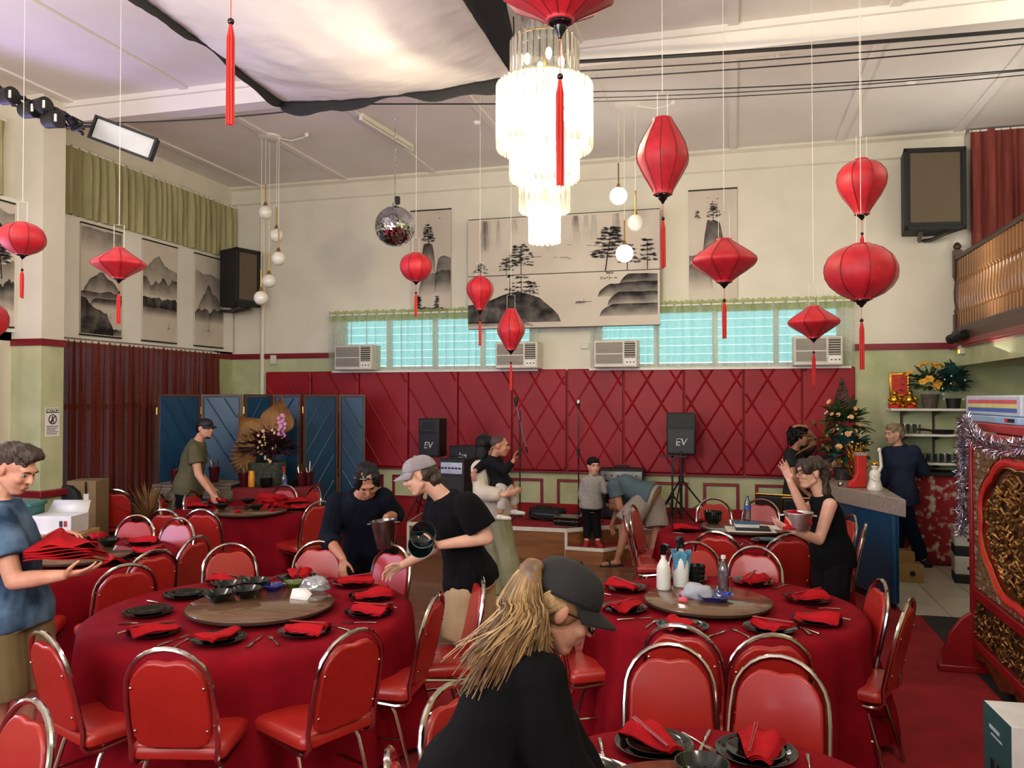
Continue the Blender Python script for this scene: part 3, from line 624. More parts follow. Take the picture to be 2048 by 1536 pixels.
def spray_bottle(p, rz, lab, body, trig, h=.2, mark=None):
    t = thing('spray_bottle', lab, 'bottle', p, rz); s_ = h/.2
    MB().lathe([(a*s_, b*s_) for a, b in [(.001, 0), (.036, 0), (.04, .008), (.04, .11), (.036, .135), (.02, .165), (.014, .175), (.014, .2)]], 24).build('bottle_body', body, t)
    MB().lathe([(a*s_, b*s_) for a, b in [(.001, .198), (.018, .198), (.018, .222), (.001, .222)]], 16).build('collar', trig, t)
    MB().prism([(-.03*s_, .222*s_), (.018*s_, .222*s_), (.022*s_, .24*s_), (.0, .262*s_), (-.045*s_, .258*s_), (-.05*s_, .244*s_)], -.012*s_, .012*s_, ((0, 0, 0), (1, 0, 0), (0, 0, 1), (0, 1, 0))).build('spray_head', trig, t, bevel=.004)
    MB().tube([(-.03*s_, 0, .235*s_), (-.046*s_, 0, .215*s_), (-.04*s_, 0, .19*s_)], .006*s_, 8).build('trigger', trig, t)
    if mark is not None:
        MB().grid(lambda u, v: (.0405*s_*math.sin((u-.5)*1.9), -.0405*s_*math.cos((u-.5)*1.9), (.03+.07*v)*s_), 8, 1).build('label_patch', mark, t)
    return t
m_mark = mat('printed_marks', (205, 200, 190), .6, col2=(40, 40, 44), scale=60, lo=.55, hi=.6)
spray_bottle((*at(1327, 1178, Z=ZS)[:2], ZS), 2.4, 'white spray bottle with black trigger on the front right lazy susan', m_wbottle, M_blackgloss, .215, m_mark)
spray_bottle((*at(1362, 1172, Z=ZS)[:2], ZS), 1.2, 'spray bottle wrapped in blue cleaning cloth on the lazy susan', m_wbottle, M_black, .24)
m_bluecloth = mat('pale_blue_cloth', (92, 150, 178), .9, col2=(70, 126, 158), scale=12)
pc = at(1360, 1160, Z=ZS)
o = MB().grid(lambda u, v: ((.055-.022*v+.012*math.sin(5*2*PI*u+v*3))*math.cos(2*PI*u), (.05-.02*v+.012*math.sin(5*2*PI*u))*math.sin(2*PI*u), .215-.165*v+.012*math.sin(3*2*PI*u)), 48, 10, wrap=True).build('cleaning_cloth', m_bluecloth, None, solid=.002, origin=(0, 0, 0)); o.location = (*at(1362, 1172, Z=ZS)[:2], ZS); tag(o, 'pale blue cleaning cloth draped over a spray bottle', 'cloth')
lath('bowl_stack', [(.001, 0), (.04, 0), (.05, .01), (.056, .03), (.052, .033), (.058, .06), (.054, .063), (.06, .09), (.056, .093), (.06, .12), (.056, .12), (.03, .05), (.001, .045)], M_plate, (*at(1392, 1168, Z=ZS)[:2], ZS), 'stacked dark green cups beside the blue cleaning cloth', 'cups')
lath('bowl_stack', [(.001, 0), (.05, 0), (.07, .02), (.083, .05), (.079, .052), (.086, .08), (.082, .082), (.089, .112), (.084, .112), (.05, .06), (.001, .05)], M_plate, (*at(1426, 1046, Z=ZS)[:2], ZS), 'stack of dark green bowls on the back right table', 'bowls')
crumple('cleaning_rag', at(1395, 1195, Z=ZS), (.09, .06, .055), mat('grey_rag', (170, 172, 186), .95, scale=8), 'crumpled grey rag before the stacked cups', 'rag', 9)
for k, (u, v) in enumerate(((1367, 1190), (1366, 1204))):
    crumple('pink_sponge', at(u, v, Z=ZS), (.028, .022, .02), mat('pink_sponge_foam', (226, 90, 100), .9), ('pink glove fingertip farther behind the grey rag', 'pink glove fingertip nearer beside the grey rag')[k], 'glove', k+20, 2, .15)
# books and papers on the back right table
def flat(name, c, w_, l_, h_, rz, m, lab, cat, bev=.003):
    o = MB().box((0, 0, h_/2), (w_, l_, h_)).build(name, m, None, bevel=bev, origin=(0, 0, 0)); o.location = [float(q) for q in c]; o.rotation_euler = (0, 0, rz); return tag(o, lab, cat)
p = at(1500, 1060, Z=ZS)
flat('document_folder', (p[0], p[1], ZS), .42, .30, .008, .1, mat('cream_papers', (216, 208, 194), .7), 'cream document folder under the black portfolio', 'folder')
flat('portfolio', (p[0]+.02, p[1]+.01, ZS+.009), .30, .24, .014, .05, M_black, 'black portfolio between the cream folder and the blue book', 'portfolio', .004)
bk = thing('blue_book', 'blue hardback notebook on top of the black portfolio', 'book', (p[0]-.03, p[1]+.02, ZS+.0245), .12)
MB().box((0, 0, .0025), (.21, .15, .004)).box((0, 0, .0345), (.21, .15, .004)).box((0, .0735, .0185), (.21, .003, .036)).build('cover', mat('blue_book_cloth', (48, 86, 140), .7), bk); MB().box((0, -.002, .0185), (.202, .143, .028)).build('pages', mat('book_pages', (224, 218, 200), .8), bk)
p = at(1545, 1055, Z=ZS); flat('paper_sheet', (p[0], p[1], ZS), .28, .21, .003, -.3, mat('white_paper', (232, 228, 222), .7), 'white sheet of paper right of the black portfolio', 'paper', 0)
p = at(1585, 1056, Z=.76); flat('grey_tray', (p[0], p[1], ZT), .26, .2, .02, -.2, mat('mauve_tray', (92, 74, 86), .5), 'flat mauve tray on the back right table by the person in black', 'tray')
for (u, v), lab in (((443, 1012), 'small dark green bowl left on the back left table'), ((512, 1014), 'small dark green bowl right front on the back left table'), ((496, 1002), 'small dark green bowl farther back on the back left table')):
    p = at(u, v+5, Z=ZS); o = put('bowl', ME_bowl, None, None, (p[0], p[1], ZS), (0, 0, 0), .95); tag(o, lab, 'bowl', 'dark green bowls')
p = at(217, 1092, Z=ZS); o = put('bowl', ME_bowl, None, None, (p[0], p[1], ZS), (0, 0, 0), 1.05); tag(o, 'dark green bowl on the table beside the person in blue', 'bowl', 'dark green bowls')
p = at(1404, 1558, Z=ZS); o = put('bowl', ME_bowl, None, None, (p[0], p[1], ZS), (0, 0, 0), 1.0); tag(o, 'dark green bowl at the bottom edge on the nearest table', 'bowl', 'dark green bowls')
# pile of folded napkins on the back left table
p0 = at(548, 1018, Z=ZT)
for k in range(9):
    o = put('folded_napkin', ME_nap[k % 5], None, None, (p0[0]+.05*math.sin(k*2.1), p0[1]+.05*math.cos(k*1.7), ZT+k*.014-.02), (0, 0, k*.55), 1.15); tag(o, 'folded red napkin in the pile on the back left table, %s layer from the bottom' % 'first second third fourth fifth sixth seventh eighth ninth'.split()[k], 'napkin', 'piled red napkins')
# ================================================================ hung from the ceiling
m_silk = mat('red_lantern_silk', (190, 22, 38), .55, col2=(166, 14, 30), scale=18, detail=5, sheen=.15)
m_rib = mat('dark_red_rib', (110, 12, 26), .6); m_tassel = mat('red_tassel_thread', (206, 44, 36), .7, col2=(180, 28, 26), scale=40, stretch=(1, 1, .1)); m_string = mat('white_string', (226, 222, 212), .6)
SHAPE = {'round': [(0, .26), (.02, .27), (.05, .42), (.12, .66), (.24, .88), (.40, .99), (.50, 1), (.62, .97), (.76, .84), (.88, .62), (.96, .36), (.975, .30), (1, .29)],
         'wide': [(0, .22), (.04, .23), (.06, .26), (.2, .52), (.36, .82), (.46, .97), (.52, 1), (.58, .96), (.7, .74), (.84, .46), (.94, .28), (.96, .25), (1, .24)],
         'tall': [(0, .36), (.03, .38), (.06, .42), (.2, .66), (.36, .9), (.47, .99), (.53, 1), (.6, .96), (.74, .74), (.88, .5), (.94, .40), (.97, .38), (1, .37)],
         'drop': [(0, .26), (.03, .28), (.06, .46), (.14, .74), (.26, .94), (.38, 1), (.5, .95), (.64, .78), (.8, .52), (.93, .32), (.96, .30), (1, .29)]}
def lantern(lab, kind, u, top, bot, wpx, d, fin, bead, tt, tb, nr=10, hook=True):
    s_ = d/F; tp = at(u, top, d=d); Rr = wpx/2*s_; Hh = (bot-top)*s_
    t = thing('red_lantern', lab, 'lantern', (tp[0], tp[1], tp[2]-Hh), random.Random(u).uniform(0, 1), 'red silk lanterns'); z0 = tp[2]-Hh
    pr = [(r*Rr, Hh*(1-f)) for f, r in SHAPE[kind]]
    MB().lathe(list(reversed(pr)), nr*6, fn=lambda a, z: 1-.035*abs(math.sin(a*nr/2))**.8 if .03*Hh < z < .97*Hh else 1).build('silk_shade', m_silk, t, ang=60)
    rb = MB().tube([(r*1.004, 0, z) for r, z in pr[1:-1]], .0025 if d < 7 else .0035, 5).mesh('rib'); rb.materials.append(m_rib)
    for k in range(nr): put('rib', rb, None, t, (0, 0, 0), (0, 0, 2*PI*k/nr))
    f_ = (fin-bot)*s_; r0 = pr[-1][0]*.8
    MB().lathe([(.001, 0), (r0, 0), (r0, -f_*.14), (r0*.62, -f_*.3), (r0*.55, -f_*.5), (r0*.25, -f_*.78), (r0*.16, -f_), (.001, -f_)], 16).build('finial', M_blackgloss, t)
    zb = (bot-bead)*s_; br = .011 if d < 7 else .012
    MB().cyl((0, 0, -f_), (0, 0, zb), .0016, n=6).build('cord', m_tassel, t); MB().sph((0, 0, zb), br*(1.2 if d < 3.5 else 1), 12, 8).build('bead', M_blackgloss, t)
    za, zc = (bot-tt)*s_, (bot-tb)*s_; m = MB(); rn = random.Random(u); tr = .013 if d < 3.5 else .011
    for k in range(14):
        a = 2*PI*k/14; rr = tr*(.55 if k % 2 else 1); m.tube([(.003*math.cos(a), .003*math.sin(a), zb-br), (rr*math.cos(a), rr*math.sin(a), za-(za-zc)*.12), (rr*math.cos(a)*1.05, rr*math.sin(a)*1.05, zc+(za-zc)*.5), (rr*math.cos(a)+rn.uniform(-.002, .002), rr*math.sin(a), zc+rn.uniform(0, .012))], .0032, 5)
    m.build('tassel', m_tassel, t)
    h = .07+Rr*.5; rt = pr[0][0]*.8; m = MB()
    m.tube([(-rt, 0, Hh-.01), (-rt, 0, Hh+h), (0, 0, Hh+h+.004), (rt, 0, Hh+h), (rt, 0, Hh-.01)], .0016, 5); m.build('hanger_wire', m_string, t)
    MB().cyl((0, 0, Hh+h), (0, 0, ZC-.002-z0), .0018, n=5).build('hanging_string', m_string, t)
for a in [('tall red silk lantern hanging right of the chandelier', 'tall', 1325, 237, 390, 105, 4.6, 408, 438, 448, 538, 10), ('wide saucer-shaped red lantern before the right narrow scroll', 'wide', 1448, 478, 565, 133, 4.9, 577, 601, 607, 678, 8),
          ('balloon-shaped red lantern above the large round lantern at right', 'drop', 1723, 318, 430, 100, 5.6, 441, 468, 472, 540, 8), ('large round red lantern at right below the balloon-shaped one', 'round', 1722, 488, 600, 142, 4.7, 615, 641, 647, 740, 8),
          ('wide red lantern in front of the rightmost air conditioner', 'wide', 1627, 612, 676, 104, 6.2, 685, 705, 710, 772, 8), ('round red lantern just below the mirror ball', 'round', 832, 506, 563, 66, 8.1, 570, 586, 590, 634, 8),
          ('balloon-shaped red lantern before the left part of the big painting', 'drop', 960, 552, 620, 54, 8.1, 630, 640, 648, 692, 8), ('diamond-shaped red lantern before the second air conditioner', 'tall', 1022, 618, 700, 55, 8.1, 709, 726, 730, 782, 8),
          ('wide red lantern hanging before the leftmost of three scrolls', 'wide', 238, 496, 558, 103, 5.7, 567, 585, 590, 648, 8), ('round red lantern beside the pillar at far left', 'round', 45, 445, 510, 88, 5.9, 519, 540, 543, 597, 8),
          ('red lantern cut by the left edge of the picture', 'round', -33, 602, 680, 92, 5.9, 690, 712, 716, 770, 8), ('large red lantern at the top edge in front of the chandelier', 'wide', 1120, -80, 45, 236, 3.1, 78, 155, 165, 375, 12),
          ('red lantern above the top edge with its long tassel over the ceiling cloth', 'wide', 463, -170, -60, 230, 3.1, -25, 45, 55, 255, 12)]: lantern(*a)
# chandelier
m_crystal = clear('crystal_rod_glass', (250, 248, 240), .12, .05, .14); m_bulb = glow('lit_bulb', (255, 240, 212), 14); M_gold = mat('gold_plate', (214, 178, 96), .25, 1, scale=10)
cp = at(1089, 487, d=5.5); ch = thing('chandelier', 'tiered crystal rod chandelier glowing brightly under the ceiling', 'chandelier', (cp[0], cp[1], cp[2]))
def zpx(y): return -(y-487)*5.5/F
for r, yt, yb, n in ((.15, -35, 92, 20), (.226, 82, 182, 32), (.319, 170, 300, 44), (.228, 262, 362, 32), (.163, 345, 425, 24), (.098, 410, 487, 16)):
    zt, zb = zpx(yt), zpx(yb); rod = MB(); w_ = 2*PI*r/n*.46
    sec = [(-w_, 0), (0, -.012), (w_, 0), (0, .006)]
    rod.rings([[(x*k, y*k, z) for x, y in sec] for k, z in ((.3, zt+.012), (1, zt), (1, zb+.012), (.5, zb))]); me = rod.mesh('crystal_rod'); me.materials.append(m_crystal)
    for k in range(n): a = 2*PI*k/n; put('crystal_rod', me, None, ch, (r*math.cos(a), r*math.sin(a), 0), (0, 0, a+PI/2))
    MB().lathe([(r-.014, zt-.004), (r-.004, zt-.004), (r-.004, zt+.008), (r-.014, zt+.008), (r-.014, zt-.004)], 40).build('tier_ring', M_gold, ch)
    m = MB()
    for k in range(3): a = PI*k/3; m.cyl((-(r-.01)*math.cos(a), -(r-.01)*math.sin(a), zt), ((r-.01)*math.cos(a), (r-.01)*math.sin(a), zt), .004, n=6)
    m.build('tier_spokes', M_gold, ch)
MB().cyl((0, 0, zpx(420)), (0, 0, ZC-cp[2]-.05), .012, n=10).build('stem', M_gold, ch)
MB().lathe([(.001, ZC-cp[2]-.001), (.11, ZC-cp[2]-.001), (.1, ZC-cp[2]-.03), (.03, ZC-cp[2]-.06), (.001, ZC-cp[2]-.06)], 28).build('canopy', M_gold, ch)
for y, r, n in ((215, .2, 8), (255, .12, 6), (330, .11, 5), (118, .12, 4), (455, .03, 2)):
    for k in range(n): a = 2*PI*(k+.3)/n; MB().sph((r*math.cos(a), r*math.sin(a), zpx(y)), (.022, .022, .04), 10, 8).build('bulb', m_bulb, ch)
for y, pw in ((240, 430), (335, 150), (440, 70)):
    l = lamp('chandelier_light', 'POINT', (0, 0, zpx(y)), pw, (1, .88, .70), .12); l.parent = ch
# globe pendant clusters
m_opal = mat('opal_globe_glass', (226, 222, 210), .25, col2=(220, 216, 204), coat=.3); m_lit = glow('lit_opal_globe', (255, 246, 226), 5)
def cluster(lab, u, v, d, globes, rr):
    c = at(u, v, d=d); t = thing('pendant_cluster', lab, 'pendant lamp', (c[0], c[1], ZC))
    MB().lathe([(.001, -.001), (.14, -.001), (.14, -.02), (.12, -.03), (.001, -.03)], 32).build('ceiling_canopy', M_white, t)
    MB().tube([(.1, 0, -.03), (.3, .0, -.08), (.45, .02, -.05), (.5, .02, -.02)], .006, 6).build('feed_cable', M_white, t); MB().sph((.5, .02, -.02), .03, 10, 8).build('ceiling_hook', M_white, t)
    for i, (gu, gv, lit, dd) in enumerate(globes):
        g = at(gu, gv, d=d+dd); q = np.array([g[0]-c[0], g[1]-c[1], g[2]-ZC])
        MB().sph(q, rr, 20, 14).build('globe', m_lit if lit else m_opal, t)
        MB().lathe([(.001, .05), (.012, .05), (.03, .0), (.001, 0)], 12, (q[0], q[1], q[2]+rr-.004)).build('globe_cap', M_brass, t)
        MB().cyl((q[0], q[1], q[2]+rr+.03), (q[0], q[1], q[2]+rr+.27), .009, n=8).build('brass_stem', M_brass, t)
        MB().cyl((q[0], q[1], q[2]+rr+.27), (q[0], q[1], -.03), .003, n=5).build('cord', M_white, t)
        if lit: l = lamp('globe_light', 'POINT', q, 70, (1, .93, .82), rr*1.05); l.parent = t
cluster('cluster of five unlit globe pendants before the left corner speaker', 540, 282, 10.1, ((531, 425, 0, 0), (553, 471, 0, .1), (557, 517, 0, -.1), (538, 562, 0, .12), (522, 596, 0, -.1)), .088)
cluster('cluster of globe pendants with two lit globes before the big painting', 1255, 222, 9.0, ((1237, 392, 1, 0), (1271, 446, 0, .1), (1249, 507, 1, -.1)), .096)
# mirror ball
bc = at(790, 453, d=9.4); br = 40*9.4/F; mb = thing('mirror_ball', 'large silver mirror ball on a chain under the ceiling', 'mirror ball', (bc[0], bc[1], bc[2]))
m = MB(); nb = 26
for i in range(nb):
    t0, t1 = PI*i/nb, PI*(i+1)/nb; n = max(6, int(52*math.sin((t0+t1)/2)))
    for j in range(n):
        p0, p1 = 2*PI*j/n, 2*PI*(j+1)/n; q = [np.array([math.sin(t)*math.cos(p), math.sin(t)*math.sin(p), math.cos(t)])*br for t, p in ((t0, p0), (t1, p0), (t1, p1), (t0, p1))]
        c = sum(q)/4; q = [c+(x-c)*.93+c*.01*random.uniform(-1, 1) for x in q]; m.add(q, [(0, 1, 2, 3)])
mt = m.build('mirror_tiles', mat('mirror', (225, 228, 235), .04, 1, scale=2), mb, smooth=False); mt['kind'] = 'stuff'
MB().sph((0, 0, 0), br*.985, 26, 18).build('ball_core', mat('grey_core', (70, 70, 76), .5), mb)
MB().cyl((0, 0, br-.005), (0, 0, br+.04), .03, n=12).build('ball_cap', M_chrome, mb); MB().box((.03, 0, br+.07), (.05, .05, .09)).build('motor', M_black, mb, bevel=.006)
lk = MB().tube([(.008*math.cos(a), 0, .014*math.sin(a)) for a in [2*PI*k/10 for k in range(10)]], .0022, 5, True).mesh('chain_link'); lk.materials.append(M_chrome)
zz = br+.05; k = 0
while bc[2]+zz < ZC-.02: put('chain_link', lk, None, mb, (0, 0, zz), (0, 0, PI/2*(k % 2))); zz += .024; k += 1
# white ceiling cloth with black border
m_drape = mat('white_drape_cloth', (226, 222, 222), .8, col2=(216, 212, 212), scale=2, bump=.35, bscale=9); m_band = mat('black_border_cloth', (26, 26, 28), .8, bump=.1, bscale=40)
A_, B_, C_, D_ = [at(*p, Z=z) for p, z in (((562, 203), 4.72), ((1024, 152), 4.72), ((900, -40), 4.72), ((240, -40), 4.72))]
dc = thing('ceiling_drape', 'white cloth with black border slung under the ceiling', 'drape', (float((A_+C_)[0]/2), float((A_+C_)[1]/2), 4.6))
def dfn(u, v):
    p = (A_*(1-u)+B_*u)*(1-v)+(D_*(1-u)+C_*u)*v; s_ = .18*math.sin(PI*u)*math.sin(PI*min(1, v*.8+.1))+.05*math.sin(PI*u)
    q = p-np.array([0, 0, s_]); q = q+nrm(np.array([A_[0]-D_[0], A_[1]-D_[1], 0]))*(-.12*math.sin(PI*u))*(1-v)
    q[2] += .012*noise.noise(Vector((u*9, v*7, 1)))+.006*noise.noise(Vector((u*25, v*25, 4))); return q
def rel(o, t): o.location = -t.location; return o
rel(MB().grid(dfn, 50, 50).build('cloth', m_drape, dc, solid=.004, ang=80), dc)
def edge(fn, n=40, wd=.13):
    m = MB(); P = [fn(k/n) for k in range(n+1)]
    m.grid(lambda a, b: np.array(fn(a))+np.array([0, 0, .02-wd*b*(.75+.35*math.sin(a*9)+.2*math.sin(a*21))-.02*math.sin(PI*b)]), n, 4); return m
rel(edge(lambda a: dfn(a, 0)).build('border', m_band, dc, solid=.006), dc); rel(edge(lambda a: dfn(0, a), wd=.10).build('border', m_band, dc, solid=.006), dc)
rel(MB().grid(lambda a, b: dfn(1, a)+np.array([.34*b*(.25+.75*a), -.03*b, .0+.02*b]), 30, 4).build('border', m_band, dc, solid=.006), dc)
for P_ in (A_, B_): rel(MB().tube([P_, P_+np.array([.02, .0, .2]), (P_[0], P_[1]+.05, ZC)], .006, 6).build('tie_rope', M_black, dc), dc)
# cables
def cable(lab, pts, r, name='overhead_cable', m=None): tag(MB().tube(pts, r, 6).build(name, m or M_black, None), lab, 'cable', 'overhead cables')
def sag(p, q, s_, n=24): p, q = np.array(p, float), np.array(q, float); return [p+(q-p)*k/n-np.array([0, 0, s_*4*(k/n)*(1-k/n)]) for k in range(n+1)]
YW = 7.0
for i, (yl, yr, r, sg, ord_) in enumerate(((122, 60, .016, .02, 'topmost thick'), (140, 76, .006, .03, 'second'), (157, 88, .006, .03, 'third'), (176, 139, .005, .05, 'fourth'), (190, 141, .004, .05, 'fifth'), (197, 150, .004, .05, 'lowest'))):
    cable('black cable crossing to the right wall, %s of the bundle' % ord_, sag(at(1030, yl+8, Y=YW-.05*i), at(2080, yr-3, Y=YW-.05*i), sg), r)
cable('thin black cable sagging from the pillar past the ceiling cloth', sag(at(145, 246, Y=6.95), at(700, 208, Y=6.95), .05)+sag(at(700, 208, Y=6.95), at(1030, 208, Y=6.95), .0)[1:], .007)
# bundle of cables and lamps on the left wall
cb = thing('cable_bundle', 'thick bundle of black cables with hanging lamps at top left', 'cables', at(60, 250, d=6.6))
rn = random.Random(4)
for k in range(9):
    P = []
    for u in range(-40, 165, 17): P.append(at(u+rn.uniform(-4, 4), 178+(u+10)*.48+rn.uniform(-17, 17)-(6 if u > 90 else 0), d=6.6+rn.uniform(-.08, .08)))
    rel(MB().tube(P, .013 if k < 5 else .007, 6).build('cable', M_black, cb), cb)
for u, v in ((18, 195), (62, 222), (108, 242), (85, 215)):
    c = at(u, v, d=6.5); rel(MB().cyl(c+rgt*-.06, c+rgt*.06+fwd*-.05, .06, .07, 14).build('spot_can', M_black, cb), cb); rel(MB().box(c-fwd*.075+rgt*.04, (.05, .01, .06)).build('spec_sticker', mat('white_paper', (232, 228, 222), .7), cb), cb)
# framed floodlight by the pillar
c = at(246, 276, d=7.0); ex = nrm(at(312, 296, d=7.0)-at(190, 250, d=6.95)); ey = nrm(np.array([0, 0, 1.])+nrm(rgt)*.75-ex*np.dot(np.array([0, 0, 1.])+nrm(rgt)*.75, ex)); ez = np.cross(ex, ey)
fl = thing('floodlight', 'dark framed floodlight panel tilted below the beam at left', 'floodlight', c)
Rm = np.array([ex, ey, ez]).T
rel(MB().box(c-ez*.05, (.54, .20, .07), Rm).build('housing', M_black, fl, bevel=.01), fl); rel(MB().box(c-ez*.01, (.50, .165, .012), Rm).build('diffuser', mat('frosted_diffuser', (196, 198, 200), .35, scale=5), fl), fl)
for s_ in (-1, 1):
    rel(MB().box(c+ey*s_*.095, (.55, .02, .03), Rm).build('frame_bar', M_black, fl), fl); rel(MB().box(c+ex*s_*.265, (.02, .19, .03), Rm).build('frame_bar', M_black, fl), fl)
rel(MB().tube([c-ez*.08, c-ez*.1+np.array([-.2, 0, .15]), np.array([-7.1, 7.2, 4.95])], .014, 8).build('bracket', M_black, fl), fl)
# fluorescent battens
def tubelight(lab, p, q, twin=False):
    p, q = np.array(p), np.array(q); t = thing('fluorescent_batten', lab, 'ceiling light', tuple((p+q)/2)); dr = nrm(q-p); sd_ = np.cross(dr, (0, 0, 1))
    R3 = np.array([dr, sd_, (0, 0, 1)]).T; L_ = np.linalg.norm(q-p); c_ = (p+q)/2
    rel(MB().box(c_+np.array([0, 0, -.025]), (L_, .09 if twin else .05, .05), R3).build('housing', M_white, t, bevel=.004), t)
    for s_ in ((-.045, .045) if twin else (0,)):
        a = p+sd_*s_+np.array([0, 0, -.07]); b = q+sd_*s_+np.array([0, 0, -.07]); rel(MB().cyl(a+dr*.03, b-dr*.03, .016, n=10).build('tube', m_opal, t), t)
        for e in (a, b): rel(MB().box(e+np.array([0, 0, .012]), (.03, .03, .05), R3).build('end_cap', M_white, t), t)
a = at(722, 226, Z=ZC); b = at(818, 290, Z=ZC); tubelight('unlit fluorescent tube on the ceiling above the mirror ball', (a[0], a[1], ZC), (a[0]+.12, b[1], ZC))
a = at(1264, 150, Z=5.12); tubelight('unlit twin fluorescent batten on the ceiling behind the overhead cables', (a[0], a[1], ZC), (a[0]+1.35, a[1]+.02, ZC), True)
for u, v, lab in ((954, 249, 'small white smoke detector left of the chandelier'), (1822, 170, 'small white smoke detector on the right part of the ceiling')):
    p = at(u, v, Z=ZC-.03); tag(MB().lathe([(.001, 0), (.03, 0), (.045, .02), (.05, .034), (.001, .034)], 20, (p[0], p[1], ZC-.035)).build('smoke_detector', M_white, None), lab, 'detector', 'smoke detectors')
# ================================================================ on the walls
m_paper = mat('rice_paper', (206, 196, 180), .8, col2=(196, 184, 168), scale=1.5)
def inkmat():
    m = bpy.data.materials.new('ink_wash'); m.use_nodes = True; nt = m.node_tree; L = nt.links.new; b = nt.nodes['Principled BSDF']; b.inputs['Roughness'].default_value = .85; b.inputs['Specular IOR Level'].default_value = .1
    b.inputs['Base Color'].default_value = lin((40, 38, 42)); at_ = nt.nodes.new('ShaderNodeAttribute'); at_.attribute_name = 'wash'; tc = nt.nodes.new('ShaderNodeTexCoord'); n = nt.nodes.new('ShaderNodeTexNoise'); n.inputs['Scale'].default_value = 6; n.inputs['Detail'].default_value = 5; L(tc.outputs['Object'], n.inputs['Vector'])
    mr = nt.nodes.new('ShaderNodeMapRange'); mr.inputs['From Min'].default_value = .3; mr.inputs['From Max'].default_value = .7; mr.inputs['To Min'].default_value = .55; mr.inputs['To Max'].default_value = 1.15; L(n.outputs['Fac'], mr.inputs[0])
    mu = nt.nodes.new('ShaderNodeMath'); mu.operation = 'MULTIPLY'; mu.use_clamp = True; L(at_.outputs['Fac'], mu.inputs[0]); L(mr.outputs[0], mu.inputs[1]); L(mu.outputs[0], b.inputs['Alpha']); return m
M_ink = inkmat()
class Ink:
    """ink printed on a scroll: flat shapes in the sheet's own plane, each vertex with its wash strength"""
    def __init__(s, w_, h_, rn): s.w = w_; s.h = h_; s.v = []; s.f = []; s.a = []; s.r = rn; s.k = 0
    def strip(s, top, bot, at_, ab):
        n = len(top); o = len(s.v); s.k += 1; e = .0004*s.k
        for (x, y) in top: s.v.append((x*s.w, -e, y*s.h)); s.a.append(at_)
        for (x, y) in bot: s.v.append((x*s.w, -e, y*s.h)); s.a.append(ab)
        for i in range(n-1): s.f.append((o+i, o+i+1, o+n+i+1, o+n+i))
    def ridge(s, x0, x1, y, amp, base, at_=.8, ab=0, seed=0, n=40, peak=None, fq=3):
        top = []; bot = []
        for i in range(n+1):
            u = i/n; x = x0+(x1-x0)*u; z = y+amp*(noise.noise(Vector((x*fq+seed, seed*1.7, 0)))+.35*noise.noise(Vector((x*fq*4, seed, 3))))
            if peak: z += peak[1]*math.exp(-((x-peak[0])/peak[2])**2)
            bs = base if not callable(base) else base(x); ed = min(1 if x0 < .03 else (x-x0)/(x1-x0)/.22, 1 if x1 > .97 else (x1-x)/(x1-x0)/.22, 1); z = bs+(z-bs)*math.sqrt(max(.0, ed))
            top.append((x, min(.985, max(.01, z)))); bot.append((x, min(.985, max(.01, base if not callable(base) else base(x)))))
        s.strip(top, bot, at_, ab)
    def line(s, p, q, w0, w1, a=.9):
        dx, dy = (q[0]-p[0])*s.w, (q[1]-p[1])*s.h; l = math.hypot(dx, dy) or 1; nx, ny = -dy/l, dx/l
        s.k += .05; e = .0004*s.k; o = len(s.v)
        for (x, y), w_ in ((p, w0), (q, w1)):
            for sg in (-1, 1): s.v.append((x*s.w+nx*w_*sg, -e, y*s.h+ny*w_*sg)); s.a.append(a)
        s.f.append((o, o+1, o+3, o+2))
    def blob(s, x, y, rx, ry, a=.85, n=9):
        o = len(s.v); s.k += .05; e = .0004*s.k; s.v.append((x*s.w, -e, y*s.h)); s.a.append(a)
        for i in range(n): t = 2*PI*i/n; q = s.r.uniform(.75, 1.2); s.v.append((x*s.w+rx*q*math.cos(t), -e, y*s.h+ry*q*math.sin(t))); s.a.append(a*.75)
        for i in range(n): s.f.append((o, o+1+i, o+1+(i+1) % n))
    def pine(s, x, y, h, lean=0, wd=.12, lay=6):
        hx = h*s.h; s.line((x, y), (x+lean, y+h), .010*hx/.6, .004)
        for i in range(lay):
            f_ = .35+.65*i/(lay-1); cx = x+lean*f_; cy = y+h*f_; ww = wd*(1.15-.75*f_)
            for k in range(12):
                q = s.r.uniform(-1, 1); s.blob(cx+q*ww, cy+s.r.uniform(-.02, .022)-abs(q)*.015, s.r.uniform(.028, .06)*(hx/.6+.3)*.7, s.r.uniform(.009, .018)*(hx/.6+.3)*.7, .88)
            s.line((cx, cy-.02), (cx+ww*.8, cy-.01), .004*hx/.6, .002); s.line((cx, cy-.02), (cx-ww*.8, cy-.008), .004*hx/.6, .002)
    def boat(s, x, y, z=1): s.line((x-.05*z, y), (x+.05*z, y), .006, .003); s.line((x, y), (x, y+.09*z), .003, .001); s.line((x-.02, y-.02), (x+.02, y-.025), .002, .002, .5)
    def birds(s, x, y, n=6):
        for i in range(n): a, b = x+s.r.uniform(-.12, .12), y+s.r.uniform(-.035, .035); s.line((a-.012, b+.004), (a, b), .002, .003); s.line((a, b), (a+.012, b+.005), .003, .002)
    def obj(s, par, face):
        me = bpy.data.meshes.new('ink_print'); me.from_pydata(s.v, [], s.f); at_ = me.attributes.new('wash', 'FLOAT', 'POINT'); at_.data.foreach_set('value', s.a); me.materials.append(M_ink)
        o = bpy.data.objects.new('ink_print', me); COL.objects.link(o); o.parent = par; o['kind'] = 'stuff'; return o
